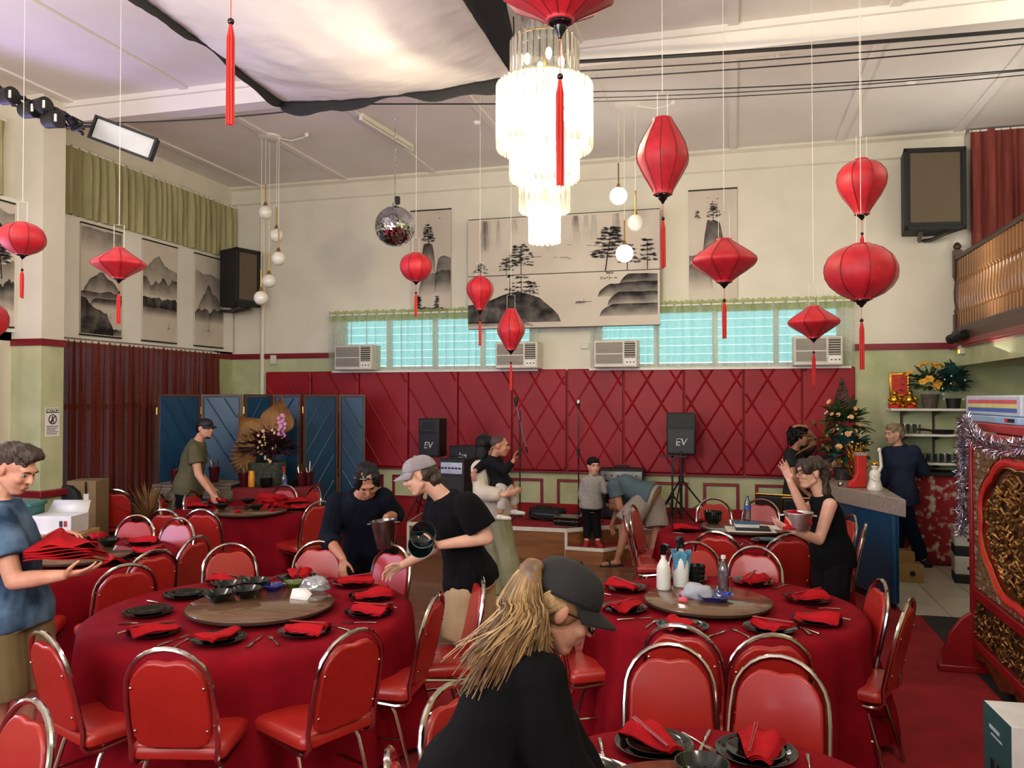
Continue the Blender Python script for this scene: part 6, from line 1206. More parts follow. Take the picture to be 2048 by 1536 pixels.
p.extra(MB().tube([p.H(.082*math.sin(a), -.012-.116*math.cos(a), .046) for a in [R_(q) for q in range(-45, 46, 15)]], .011, 8, flat=.35), 'cap_strap', mat('grey_strap', (52, 54, 60), .6))
for q in (-1, 1):
    p.extra(MB().tube([p.H(q*.033+.026*math.copysign(abs(math.cos(a))**.6, math.cos(a)), .106-.01*abs(math.cos(a)), .004+.019*math.copysign(abs(math.sin(a))**.6, math.sin(a))) for a in [2*PI*k/20 for k in range(20)]], .0036, 6, True), 'glasses_rim', M_blackgloss); p.extra(MB().tube([p.H(q*.058, .098, .010), p.H(q*.078, .03, .010), p.H(q*.080, -.01, .004)], .0032, 6), 'glasses_arm', M_blackgloss)
rn = random.Random(11); m = MB(); mm2 = MB(); base = p.H(0, -.105, .055)
pony = [p.H(0, -.098, .06), base+cv((-.02, .015, -.04)), at(1052, 1215, d=2.24), at(1034, 1290, d=2.21), at(1012, 1350, d=2.20), at(985, 1395, d=2.20)]
vb = MB(); vb.tube(catm(pony[:5], 5), [.018+.03*math.sin(PI*min(1, i/20*.75)) for i in range(21)], 14, flat=.75); p.extra(vb, 'ponytail_core', m_blond2)
for k in range(620):
    a, b = rn.gauss(0, .5), rn.uniform(-1, 1); a = max(-1.25, min(1.25, a)); e = at(1006+a*78-28*abs(b), 1378+rn.uniform(-85, 34)-abs(a)*22, d=2.24+b*.06-.04); c1_ = base+cv((-.022+.018*a, .018, -.035+.016*b)); c2_ = at(1046+a*40, 1232+rn.uniform(-16, 16), d=2.235+b*.055-.03)
    P_ = catm([p.H(.014*a, -.095, .06+.008*b), c1_, base*.35+c2_*.65+cv((-.022+.016*a, -.006, -.02)), c2_, c2_*.42+e*.58+cv((.007*math.sin(k*1.7), 0, -.008)), e], 3); n = len(P_)
    (m if k % 3 else mm2).tube(P_, [.0026*(1-.72*(i/n)**3)+.0003 for i in range(n)], 4)
p.extra(m, 'ponytail', m_blond); p.extra(mm2, 'ponytail_lowlights', m_blond2)
m = MB()
for k in range(150):
    a = rn.uniform(-1, 1); y0 = rn.uniform(-.075, -.01); P_ = catm([p.H(.076, y0+.01, .038), p.H(.084+.003*a, y0-.015, .0), p.H(.080, y0-.045, -.05), at(1082+a*26, 1310+rn.uniform(-40, 40), d=2.2)], 3); n = len(P_)
    m.tube(P_, [.0022*(1-.7*(i/n)**2) for i in range(n)], 4)
p.extra(m, 'loose_strands', m_blond)
# ================================================================ counter and its things
m_blue_ = mat('deep_blue_laminate', (16, 66, 98), .35, col2=(13, 58, 88), scale=3); m_gran = mat('speckled_granite', (176, 164, 150), .35, col2=(120, 108, 98), scale=90, detail=6)
CP = [(1.53, 8.13), (1.03, 9.22), (1.0, 10.25), (1.53, 10.25)]
ct = thing('bar_counter', 'blue bar counter with a thick speckled granite top', 'counter', (1.3, 9.3, 0))
rel(MB().prism([(1.49, 8.24), (1.07, 9.24), (1.05, 10.2), (1.49, 10.2)], .06, .89).build('body', m_blue_, ct, bevel=.02, seg=4), ct); rel(MB().prism([(1.47, 8.3), (1.1, 9.26), (1.08, 10.17), (1.47, 10.17)], 0, .06).build('plinth', M_black, ct), ct)
rel(MB().prism(CP, .885, 1.05).build('top_slab', m_gran, ct, bevel=.008), ct); rel(MB().tube([(1.46, 8.30, .06), (1.46, 8.30, .88)], .035, 14).build('corner_post', m_blue_, ct), ct)
ZB = 1.052
m_red = mat('bright_red_felt', (196, 36, 32), .6); M_goldt = mat('gold_foil', (224, 176, 70), .22, 1, col2=(200, 150, 50), scale=14)
q = at(1722, 975, Z=ZB); bt = thing('boot_ornament', 'red boot-shaped ornament standing on the granite counter', 'ornament', (q[0], q[1], ZB), YAW)
MB().prism([(-.14, 0), (.045, 0), (.05, .03), (.05, .36), (-.055, .36), (-.05, .16), (-.075, .09), (-.14, .04)], -.035, .035, ((0, 0, 0), (1, 0, 0), (0, 0, 1), (0, 1, 0))).build('boot', m_red, bt, bevel=.012, seg=3); MB().bx(-.058, .053, -.038, .038, .33, .365).build('cuff', m_gran, bt, bevel=.006)
q = at(1750, 980, Z=ZB); st = thing('porcelain_figure', 'white porcelain figure with raised arm on the granite counter', 'figurine', (q[0], q[1], ZB), YAW); m_porc = mat('white_porcelain', (232, 226, 216), .15, coat=.4)
MB().lathe([(.001, 0), (.07, 0), (.075, .02), (.062, .07), (.05, .12), (.055, .16), (.045, .19), (.03, .205), (.001, .21)], 24).build('body', m_porc, st); MB().sph((0, 0, .24), (.034, .036, .042), 14, 10).build('head', m_porc, st)
MB().tube([(.03, 0, .17), (.06, -.01, .24), (.055, -.01, .33), (.045, -.01, .40)], [.02, .018, .015, .012], 10).build('raised_arm', m_porc, st); MB().sph((.043, -.01, .405), (.02, .014, .024), 10, 8).build('hand', m_porc, st); MB().tube([(-.03, -.03, .16), (-.05, -.06, .12), (-.01, -.075, .10)], [.018, .016, .013], 10).build('arm', m_porc, st); MB().sph((0, -.002, .262), (.037, .038, .03), 12, 8).build('hair', M_goldt, st)
def leaf_mesh(l_, w_, fold=.15, n=5):
    V = []; Fs = []
    for i in range(n+1):
        t = i/n; ww = w_*math.sin(PI*min(1, t*.92+.06))**.8; z = -l_*.25*t*t; V += [(-ww, l_*t, z+fold*ww), (0, l_*t, z), (ww, l_*t, z+fold*ww)]
    for i in range(n): a = i*3; Fs += [(a, a+1, a+4, a+3), (a+1, a+2, a+5, a+4)]
    return V, Fs
def bush(mb, c, r, n, l_, w_, seed, up=.3, mi=0):
    """leaves springing from a centre"""
    rn = random.Random(seed); c = np.array(c, float)
    for k in range(n):
        t = rn.uniform(0, 2*PI); ph = math.asin(rn.uniform(-.5, 1)); d_ = nrm(np.array([math.cos(t)*math.cos(ph), math.sin(t)*math.cos(ph), math.sin(ph)+up])); b = c+d_*np.array(r)*rn.uniform(.35, .95)
        s_ = nrm(np.cross(d_, (0, 0, 1))+np.array([0, 0, rn.uniform(-.4, .4)])); nn = np.cross(s_, d_); q = rn.uniform(.7, 1.2); V, Fs = leaf_mesh(l_*q, w_*q); mb.add([b+s_*x+d_*y+nn*z for x, y, z in V], Fs, mi)
def flower_mesh(rp=.05, n=6, open_=.6, w_=.35):
    m = MB()
    for k in range(n):
        a = 2*PI*k/n; d_ = np.array([math.cos(a), math.sin(a), 0]); s_ = np.array([-math.sin(a), math.cos(a), 0])
        m.grid(lambda u, v: d_*(rp*v*(.5+.5*open_))+s_*(u-.5)*2*rp*w_*math.sin(PI*min(1, v*.9+.1))+np.array([0, 0, rp*(1-open_)*v+rp*.25*math.sin(v*2.2)-.3*rp*open_*v*v]), 3, 5)
    m.sph((0, 0, rp*.1), (rp*.16, rp*.16, rp*.2), 8, 6); return m.mesh('flower')
def stuff(o): o['kind'] = 'stuff'; return o
# gold ornament tree on the counter
q = at(1722, 970, Z=ZB); gt = thing('gold_ornament_tree', 'gold foil ornament tree with baubles behind the red boot', 'ornament', (q[0]-.02, q[1]+.18, ZB))
m = MB(); rn = random.Random(3)
for k in range(46):
    a = rn.uniform(0, 2*PI); l_ = rn.uniform(.12, .3); h_ = rn.uniform(.1, .42); m.tube([(0, 0, h_*.5), (math.cos(a)*l_*.35, math.sin(a)*l_*.35, h_*.9), (math.cos(a)*l_*.6+.02*math.sin(k), math.sin(a)*l_*.6, h_+.06+.02*math.cos(k*2))], [.006, .008, .002], 6, flat=.4)
stuff(m.build('foil_branches', M_goldt, gt)); MB().lathe([(.001, 0), (.06, 0), (.05, .05), (.015, .08), (.012, .4), (.001, .42)], 16).build('stem', M_goldt, gt)
for k in range(18): a = rn.uniform(0, 2*PI); MB().sph((math.cos(a)*rn.uniform(.06, .16), math.sin(a)*rn.uniform(.06, .16), rn.uniform(.16, .46)), rn.uniform(.010, .018), 10, 8).build('bauble', M_goldt, gt)
q = at(1690, 955, Z=ZB); bq = thing('wrapped_bouquet', 'bouquet in yellow paper lying on the granite counter', 'bouquet', (q[0], q[1]+.1, ZB), YAW); o = MB().lathe([(.015, 0), (.05, .12), (.10, .26), (.095, .26), (.012, .01)], 18, fn=lambda a, z: 1+.1*math.sin(7*a)).build('wrapper', mat('yellow_paper', (206, 160, 70), .6), bq); o.rotation_euler = (0, R_(-72), 0); o.location = (.16, 0, .055)
m = MB(); bush(m, (-.12, 0, .1), (.06, .06, .05), 26, .06, .016, 2); stuff(m.build('petals', mat('pale_pink_petals', (206, 170, 140), .7), bq))
q = at(1681, 973, Z=ZB); lath('glass_bauble', [(.001, 0), (.02, .004), (.028, .02), (.026, .035), (.012, .05), (.006, .056), (.006, .11), (.001, .112)], M_chrome, (q[0], q[1], ZB), 'small silver handbell on the granite counter', 'bell')
# tall floral christmas tree at the far end of the counter
q = at(1675, 955, d=9.55); tr_ = thing('floral_tree', 'tall artificial tree of green leaves, peach roses and wicker cone top', 'floral tree', (1.22, 10.0, ZB)); rx = 0
MB().lathe([(.001, 0), (.09, 0), (.11, .12), (.10, .13), (.02, .14), (.015, .9), (.001, .92)], 16).build('pot_and_stem', mat('dark_pot', (44, 36, 32), .6), tr_)
m_teal = mat('teal_leaves', (26, 66, 62), .6, col2=(40, 84, 74), scale=12); m_green = mat('dark_green_leaves', (40, 62, 30), .6, col2=(62, 84, 40), scale=12); m_wick = mat('brown_wicker', (84, 62, 46), .8, col2=(58, 40, 30), scale=40); m_dgold = mat('antique_gold_leaves', (176, 142, 84), .4, .6, col2=(140, 106, 60), scale=12)
m = MB(); bush(m, (.04, 0, .28), (.22, .2, .24), 150, .15, .045, 5); stuff(m.build('teal_foliage', m_teal, tr_)); m = MB(); bush(m, (.02, 0, .62), (.2, .18, .22), 150, .15, .035, 6); stuff(m.build('green_foliage', m_green, tr_))
m = MB(); bush(m, (-.22, .0, .42), (.16, .12, .2), 70, .15, .025, 7, .1); stuff(m.build('gold_foliage', m_dgold, tr_))
m = MB(); rn = random.Random(8)
for k in range(150): a = rn.uniform(0, 2*PI); z = rn.uniform(.78, 1.12); r = .115*(1.16-z)/.36; m.tube([(r*math.cos(a), r*math.sin(a), z), (r*math.cos(a+.5)*.97, r*math.sin(a+.5)*.97, z+.03), (r*math.cos(a+1)*.9, r*math.sin(a+1)*.9, z+.05)], .006, 5)
stuff(m.build('wicker_cone', m_wick, tr_)); m_peach = mat('peach_petals', (222, 170, 112), .6, col2=(204, 140, 92), scale=20); fm = flower_mesh(.05, 7, .5, .5); fm.materials.append(m_peach)
for k in range(16): a = rn.uniform(-2.9, -.3); z = rn.uniform(.35, .9); put('rose', fm, None, tr_, (.16*math.cos(a)+rn.uniform(-.03, .03), .17*math.sin(a), z), (R_(60), 0, a+PI/2), rn.uniform(.7, 1.1))
for k in range(14): a = rn.uniform(-2.9, -.3); MB().sph((.22*math.cos(a), .2*math.sin(a), rn.uniform(.2, .9)), .013, 8, 6).build('pearl', m_porc, tr_)
# ================================================================ shelves and bench at the back right
sh = thing('wall_shelf', 'white wall shelves with dark brackets beside the counter', 'shelf', (2.25, 10.95, 1.1))
for z in (1.86, 1.555, 1.215): rel(MB().bx(1.84, 2.95, 10.60, 10.98, z-.028, z).build('board', M_white, sh, bevel=.003), sh)
for x in (2.02, 2.38, 2.8):
    rel(MB().bx(x-.012, x+.012, 10.965, 10.988, 1.15, 1.85).build('upright', mat('bracket_brown', (62, 52, 42), .6), sh), sh)
    for z in (1.86, 1.555, 1.215): rel(MB().prism([(0, 0), (.30, 0), (.30, -.012), (.02, -.06), (0, -.06)], x-.01, x+.01, ((0, 10.965, z-.029), (0, -1, 0), (0, 0, 1), (1, 0, 0))).build('bracket', MATS['bracket_brown'], sh), sh)
m_gl = clear('tumbler_glass', (220, 226, 222), .16, .03, .06); ME_gl = MB().lathe([(.001, .006), (.026, .004), (.028, 0), (.034, .10), (.032, .10), (.026, .012), (.001, .012)], 18).mesh('tumbler'); ME_gl.materials.append(m_gl)
i_ = 0
for z, xs, ys in ((1.216, [1.98+.075*k for k in range(9)], (10.66, 10.76)), (1.556, (1.93, 2.0, 2.07, 2.14), (10.68,))):
    for y in ys:
        for x in xs:
            o = put('drinking_glass', ME_gl, None, None, (x, y, z), (0, 0, 0), 1.05 if z < 1.3 else 1.15); i_ += 1; od = 'first second third fourth fifth sixth seventh eighth ninth'.split()[xs.index(x)]; tag(o, ('clear tumbler, %s from the left in the %s row on the lowest shelf' % (od, 'front' if y < 10.7 else 'rear') if z < 1.3 else 'clear glass, %s from the left on the middle white shelf' % od), 'glass', 'tumblers on the lowest shelf' if z < 1.3 else 'glasses on the middle shelf')
pn = thing('frying_pan', 'black pan with handle on the middle white shelf', 'pan', (2.42, 10.70, 1.556)); MB().lathe([(.001, .004), (.11, 0), (.13, .05), (.126, .05), (.108, .006), (.001, .008)], 28).build('pan', M_black, pn); MB().tube([(-.125, -.02, .04), (-.2, -.03, .05), (-.29, -.04, .055)], [.012, .014, .016], 8).build('handle', M_black, pn)
tag(MB().bx(2.60, 2.72, 10.66, 10.8, 1.556, 1.63).build('black_box', M_black, None, bevel=.005), 'small black box at the right of the middle shelf', 'box')
# altar
al = thing('altar_tablet', 'red tablet in a gold frame at the altar on the top shelf', 'tablet', (1.98, 10.86, 1.862)); MB().bx(-.115, .115, -.012, .012, .14, .44).build('frame', M_goldt, al, bevel=.01); MB().bx(-.085, .085, -.018, -.008, .17, .41).build('panel', m_red, al)
for k in range(3): MB().tube([(-.05, -.02, .365-.075*k), (-.01, -.02, .385-.075*k), (.05, -.02, .36-.075*k)], .006, 6).build('gold_character', M_goldt, al); MB().tube([(0, -.02, .39-.075*k), (.01, -.02, .345-.075*k)], .006, 6).build('gold_character', M_goldt, al)
MB().bx(-.12, .12, -.05, .03, 0, .14).build('base', m_red, al, bevel=.02)
for x, lab, h_ in ((1.90, 'gold seated figure left of the altar tablet', .2), (2.07, 'gold seated figure right of the altar tablet', .17)):
    t = thing('gold_statue', lab, 'statue', (x, 10.72, 1.862), 0, 'gold altar statues'); MB().lathe([(.001, 0), (.07, 0), (.075, .02), (.065, .04), (.001, .045)], 20).build('pedestal', m_red, t); MB().sph((0, 0, .10), (.058, .05, .065), 16, 10).build('belly', M_goldt, t); MB().sph((0, -.005, .18), (.03, .03, .034), 12, 8).build('head', SKIN0 if False else M_goldt, t)
    for q in (-1, 1): MB().tube([(q*.04, 0, .14), (q*.07, -.03, .10), (q*.03, -.055, .085)], [.018, .016, .012], 8).build('arm', M_goldt, t); MB().sph((q*.045, -.03, .055), (.04, .035, .022), 10, 8).build('knee', M_goldt, t)
lath('offering_bowl', [(.001, 0), (.035, 0), (.04, .01), (.02, .025), (.05, .05), (.06, .08), (.055, .08), (.03, .045), (.001, .04)], M_goldt, (1.985, 10.66, 1.862), 'gold offering bowl in front of the altar tablet', 'bowl')
lp = thing('lily_pot', 'potted yellow lilies on the top white shelf', 'potted plant', (2.30, 10.76, 1.862)); MB().lathe([(.001, 0), (.075, 0), (.1, .15), (.105, .17), (.095, .17), (.001, .15)], 24).build('pot', mat('grey_basket', (92, 84, 72), .8, col2=(70, 62, 52), scale=30), lp)
m = MB(); bush(m, (0, 0, .28), (.2, .14, .18), 90, .12, .028, 9); stuff(m.build('leaves', m_green, lp)); fm2 = flower_mesh(.075, 6, .75, .32); fm2.materials.append(mat('golden_yellow_petals', (222, 160, 40), .55, col2=(232, 180, 70), scale=20)); rn = random.Random(5)
for k in range(15): a = rn.uniform(-2.9, -.2); ph = rn.uniform(-.2, 1.3); put('lily', fm2, None, lp, (.24*math.cos(a)*math.cos(ph)-.02, .15*math.sin(a), .30+.24*math.sin(ph)), (R_(55-30*ph), 0, a+PI/2), rn.uniform(.8, 1.1))
fb = thing('teal_bush', 'teal artificial bush in the corner on the top white shelf', 'plant', (2.54, 10.70, 1.862)); m = MB(); bush(m, (0, 0, .26), (.13, .11, .25), 190, .10, .035, 10); stuff(m.build('leaves', m_teal, fb)); MB().lathe([(.001, 0), (.07, 0), (.085, .12), (.001, .12)], 16).build('pot', M_black, fb)
for k in range(8): MB().sph((rn.uniform(-.15, .15), -.16+rn.uniform(-.03, .03), rn.uniform(.1, .5)), .011, 8, 6).build('pearl', m_porc, fb)
bn = thing('side_bench', 'bench with black top and red mottled cloth front below the shelves', 'bench', (2.4, 10.75, 0))
rel(MB().bx(1.86, 3.3, 10.50, 10.95, 1.07, 1.11).build('benchtop', M_black, bn, bevel=.004), bn); rel(MB().bx(1.92, 3.28, 10.60, 10.95, 0, 1.07).build('carcass', M_trimred, bn), bn)
rel(MB().grid(lambda u, v: (1.9+1.4*u, 10.555-.015*math.sin(u*30)-.03*(1-v)*abs(math.sin(u*7)), .03+1.06*v), 60, 8).build('cloth_front', mat('red_mottled_cloth', (140, 20, 26), .8, col2=(196, 176, 160), scale=9, detail=8, lo=.52, hi=.62), bn, solid=.004), bn)
for k, (z, lab) in enumerate(((0, 'white and black plastic drawer box on the tiles, bottom of the stack'), (.30, 'white and black plastic drawer box on the tiles, top of the stack'))):
    t = thing('drawer_box', lab, 'box', (2.47, 9.75, z+.001), R_(-8), 'stacked drawer boxes'); MB().bx(-.17, .17, -.15, .2, 0, .10).build('base', M_black, t, bevel=.01); MB().bx(-.17, .17, -.15, .2, .10, .298).build('tub', mat('milky_plastic', (206, 202, 190), .3), t, bevel=.015); MB().bx(-.05, .05, -.165, -.145, .16, .19).build('handle', M_black, t)
q = at(1826, 1168, Z=0)
cbm = mat('cardboard', (176, 138, 86), .85, col2=(160, 122, 74), scale=4)
def carton(name, lab, loc, rz, w_, l_, h_, hole=True, m=None):
    t = thing(name, lab, 'box', loc, rz); MB().bx(-w_/2, w_/2, -l_/2, l_/2, 0, h_).build('carton', m or cbm, t, bevel=.003); MB().bx(-w_/2, w_/2, -.02, .02, h_, h_+.0015).build('tape', mat('brown_tape', (150, 112, 66), .3), t)
    if hole: MB().cyl((.02, -l_/2-.001, h_*.5), (.02, -l_/2+.004, h_*.5), h_*.16, n=16).build('hand_hole', M_black, t)
    return t
carton('cardboard_box', 'small cardboard box with round hole beside the blue counter', (q[0]-.02, q[1]+.12, .01), 0, .26, .22, .19); carton('cardboard_box', 'small cardboard box behind the holed one beside the counter', (q[0]-.04, q[1]+.5, .01), .2, .24, .24, .26, False)
# ================================================================ machine, screen and tinsel at the right
cab = thing('red_cabinet', 'red cabinet behind the carved screen with the striped machine on top', 'cabinet', (2.1, 6.3, 0)); rel(MB().bx(1.80, 2.4, 5.0, 6.45, 0, 1.74).build('body', M_trimred, cab, bevel=.01), cab); rel(MB().bx(1.76, 2.45, 4.9, 7.3, 1.74, 1.80).build('top_board', mat('faded_red_board', (168, 50, 58), .5), cab, bevel=.006), cab); rel(MB().bx(2.2, 2.4, 6.9, 7.2, 0, 1.74).build('leg', M_trimred, cab), cab)
mc = thing('laminator', 'pale blue office machine with red, yellow and blue stripes', 'machine', (2.05, 6.65, 1.802)); m_pale = mat('pale_grey_blue_plastic', (190, 200, 214), .4); m_lb = mat('light_blue_plastic', (150, 184, 214), .4)
MB().bx(-.22, .22, -.62, .68, .055, .20).build('cover', m_pale, mc, bevel=.012); MB().bx(-.235, .22, -.63, .69, 0, .052).build('base', m_lb, mc, bevel=.008)
for z, c in ((.155, (206, 96, 104)), (.125, (214, 208, 132)), (.095, (70, 104, 176))): MB().bx(-.2225, -.219, -.55, .60, z-.014, z+.014).build('stripe', mat('stripe_%d' % c[0], c, .5), mc)
MB().bx(-.24, -.234, -.55, -.42, .015, .04).build('switch', M_black, mc); MB().bx(-.241, -.235, -.42, -.36, .015, .04).build('switch', m_red, mc)
o = MB().add([(0, -.3, .20), (.15, .2, .20), (.1, -.1, .30)], [(0, 1, 2)]).build('paper_sheet', mat('buff_paper', (186, 168, 140), .8), None, solid=.002, origin=(0, 0, 0)); o.location = (2.0, 6.3, 1.805); tag(o, 'bent buff card on top of the striped machine', 'card')
SX, SY, SL, SHt = 1.69, 6.60, 2.35, 1.74     # carved screen runs toward the camera along one line
cs = thing('carved_screen', 'carved red and gilt wooden screen at the right edge', 'screen', (SX, SY, 0), -PI/2)   # local x runs toward the camera, front faces local -y
m_lac = mat('red_lacquer', (150, 26, 30), .3, col2=(132, 20, 24), scale=5); m_gilt = mat('gilded_carving', (150, 108, 50), .35, .7, col2=(92, 58, 30), scale=30, detail=5); m_fret = mat('brown_fretwork', (96, 64, 40), .5, col2=(70, 44, 28), scale=20)
for x in (.03, SL-.03): MB().bx(x-.03, x+.03, -.03, .03, .03, SHt).build('post', m_lac, cs, bevel=.006)
for z0, z1 in ((SHt-.07, SHt), (.55, .62), (.20, .26)): MB().bx(.06, SL-.06, -.028, .028, z0, z1).build('rail', m_lac, cs, bevel=.008)
MB().bx(.06, SL-.06, .0, .012, .62, SHt-.07).build('fret_backing', m_fret, cs); MB().bx(.06, SL-.06, .0, .012, .26, .55).build('carved_backing', mat('dark_gilt_ground', (70, 44, 24), .5, .3), cs)
m = MB(); rn = random.Random(21)
for i in range(46):
    for j in range(22):
        x = .09+i*.0475; z = .65+j*.0465
        if ((x-1.05)/.74)**2+((z-1.14)/.45)**2 < 1 or z > SHt-.09: continue
        m.bx(x-.018, x+.018, -.012-rn.uniform(0, .006), 0, z-.004, z+.004); m.bx(x-.004, x+.004, -.012-rn.uniform(0, .006), 0, z-.018, z+.018)
        if rn.random() < .3: m.bx(x+.008, x+.026, -.018, 0, z+.008, z+.026)
stuff(m.build('fretwork', mat('worn_fret', (128, 94, 62), .35, col2=(176, 166, 150), scale=14, lo=.55, hi=.62), cs)); ring = []; ring2 = []
for k in range(96):
    a = 2*PI*k/96; c_ = 1+.06*abs(math.sin(4*a)); ring.append((1.05+.72*c_*math.cos(a), -.018, 1.14+.43*c_*math.sin(a))); ring2.append((1.05+.68*c_*math.cos(a), -.03, 1.14+.395*c_*math.sin(a)))
MB().tube(ring, .032, 8, True).build('medallion_frame', m_red, cs); MB().tube(ring2, .007, 6, True).build('gilt_edge', M_goldt, cs); MB().tube([(x+(.05*(1 if x > 1.05 else -1)), y-.01, z+(.03 if z > 1.14 else -.03)) for x, y, z in ring], .007, 6, True).build('gilt_edge', M_goldt, cs)
m = MB()
for k in range(420):
    a = rn.uniform(0, 2*PI); r = math.sqrt(rn.uniform(0, 1)); x, z = 1.05+.64*r*math.cos(a), 1.14+.37*r*math.sin(a); b = rn.uniform(0, PI); l_ = rn.uniform(.02, .06); m.tube([(x-l_*math.cos(b), -.008, z-l_*math.sin(b)), (x+.01*math.sin(b), -.03, z+.01), (x+l_*math.cos(b+.5), -.010, z+l_*math.sin(b+.5))], [.006, .012, .005], 5)
stuff(m.build('medallion_carving', m_gilt, cs)); m = MB()
for k in range(360): x, z = rn.uniform(.08, SL-.08), rn.uniform(.28, .53); b = rn.uniform(0, 6.28); l_ = rn.uniform(.02, .05); m.tube([(x+l_*math.cos(b+t_)*(1-.25*t_), -.012-.008*math.sin(t_*2), min(.54, max(.27, z+l_*math.sin(b+t_)*(1-.25*t_)))) for t_ in (0, .6, 1.2, 1.8, 2.4)], [.004, .008, .009, .007, .003], 5)
stuff(m.build('scroll_carving', m_gilt, cs)); MB().prism([(.06, .20), (SL-.06, .20), (SL-.06, .10), (SL-.3, .15), (SL-.6, .06), (SL-.9, .14), (SL*.5, .05), (.9, .14), (.6, .06), (.3, .15), (.06, .10)], -.012, .012, ((0, 0, 0), (1, 0, 0), (0, 0, 1), (0, 1, 0))).build('apron', m_gilt, cs, bevel=.003)
def foot(x):
    prof = [(-.22, .03), (-.215, .08), (-.225, .14), (-.19, .20), (-.175, .27), (-.14, .32), (-.10, .38), (-.05, .42), (0, .44), (0, .03)]
    for sg in (-1, 1): MB().prism([(sg*y-sg*.0, z) for y, z in prof], -.022, .022, ((x, 0, 0), (0, 1, 0), (0, 0, 1), (1, 0, 0))).build('foot_bracket', m_lac, cs, bevel=.006)
    MB().bx(x-.045, x+.045, -.25, .25, 0, .05).build('foot_base', m_lac, cs, bevel=.008)
foot(.03); foot(SL-.03)
def tinsel(lab, P_, n, r, seed):
    t = thing('tinsel_garland', lab, 'tinsel', tuple(P_[0]), 0, 'silver tinsel garlands'); rn = random.Random(seed); m = MB(); Q = catm(P_, 30)
    for k in range(n):
        i = rn.randrange(len(Q)); c = Q[i]; d_ = nrm(np.array([rn.gauss(0, 1), rn.gauss(0, 1), rn.gauss(0, 1)])); s_ = nrm(np.cross(d_, (rn.random(), rn.random(), rn.random()))); l_ = r*rn.uniform(.6, 1.15); w_ = .0022; b = c+d_*l_*.6+np.cross(d_, s_)*.006; e = c+d_*l_
        m.add([c-s_*w_, c+s_*w_, b+s_*w_, e, b-s_*w_], [(0, 1, 2, 4), (4, 2, 3)])
    o = stuff(m.build('tinsel_strands', mat('silver_foil', (210, 205, 215), .18, 1, scale=30), t, smooth=False)); o.location = -t.location; o = MB().tube(Q, .004, 5).build('garland_core', M_steel, t); o.location = -t.location
tinsel('silver tinsel hanging down the left post of the carved screen', [np.array([SX-.04, SY+.06, 1.80]), np.array([SX-.05, SY+.07, 1.5]), np.array([SX-.05, SY+.07, 1.2]), np.array([SX-.06, SY+.07, .98])], 2200, .075, 1)
tinsel('silver tinsel draped along the top of the carved screen', [np.array([SX-.05, SY+.0, 1.82]), np.array([SX-.06, SY-.35, 1.70]), np.array([SX-.06, SY-.8, 1.66]), np.array([SX-.06, SY-1.3, 1.70])], 3000, .075, 2)
# figurine on a dark ledge under the balcony
lg = MB().bx(2.75, 3.39, 8.2, 9.6, 1.92, 1.99).build('dark_ledge', mat('dark_timber', (46, 38, 34), .6), None, bevel=.006); tag(lg, 'dark timber ledge under the balcony behind the striped machine', 'ledge')
fg = thing('suited_figurine', 'small figurine in a black suit on the dark ledge', 'figurine', (2.84, 8.75, 1.992)); m_suit = mat('black_suit_paint', (24, 24, 30), .4)
for q in (-1, 1): MB().cap((.0, q*.018, .02), (0, q*.016, .10), .016, .018).build('leg', m_suit, fg); MB().cap((0, q*.04, .175), (-.03, q*.045, .13), .013, .011).build('arm', m_suit, fg)
MB().rings([ell_ for ell_ in [[(.022*s_*math.cos(a), .042*s_*math.sin(a), z) for a in [2*PI*k/14 for k in range(14)]] for s_, z in ((.8, .09), (.9, .12), (1, .17), (.9, .19), (.35, .2))]]).build('jacket', m_suit, fg); MB().sph((-.004, 0, .225), (.021, .019, .026), 12, 8).build('head', mat('fair_paint', (210, 160, 130), .4), fg); MB().sph((.006, 0, .235), (.021, .021, .022), 12, 8).build('hair', M_black, fg)
# cable lamp under the balcony rail
cl = thing('clamp_lamp', 'black clamp lamp hanging under the balcony rail', 'lamp', (2.56, 10.3, 2.66)); MB().cyl((-.02, -.1, .06), (-.06, .08, .02), .045, .06, 14).build('shade', M_black, cl); MB().cyl((-.02, .15, .06), (-.06, .33, .02), .045, .06, 14).build('shade', M_black, cl); MB().tube([(0, -.1, .1), (0, .3, .1)], .012, 8).build('bar', M_black, cl)
# ================================================================ balustrade
m_bal = mat('varnished_oak', (150, 104, 58), .3, col2=(120, 78, 42), scale=8, stretch=(1, 1, .2), coat=.3); m_dkw = mat('dark_stained_wood', (70, 44, 32), .4)
bl = thing('balustrade', 'wooden balcony balustrade with turned spindles', 'balustrade', (2.64, 9.5, 2.80))
bm_ = MB(); bm_.bx(-.024, .024, -.024, .024, .04, .20).bx(-.024, .024, -.024, .024, .60, .84); bm_.lathe([(.018, .20), (.024, .215), (.016, .23), (.022, .27), (.027, .33), (.022, .42), (.016, .52), (.014, .56), (.022, .575), (.016, .59), (.022, .60)], 12); bme = bm_.mesh('spindle'); bme.materials.append(m_bal)
for k in range(44): o = put('spindle', bme, None, bl, (0, 1.27-k*.105, 0))
rel(MB().bx(2.60, 2.68, 4.6, 10.86, 3.645, 3.70).build('hand_rail', m_dkw, bl, bevel=.014, seg=3), bl); rel(MB().bx(2.61, 2.67, 4.6, 10.86, 2.80, 2.845).build('bottom_rail', m_dkw, bl, bevel=.006), bl)
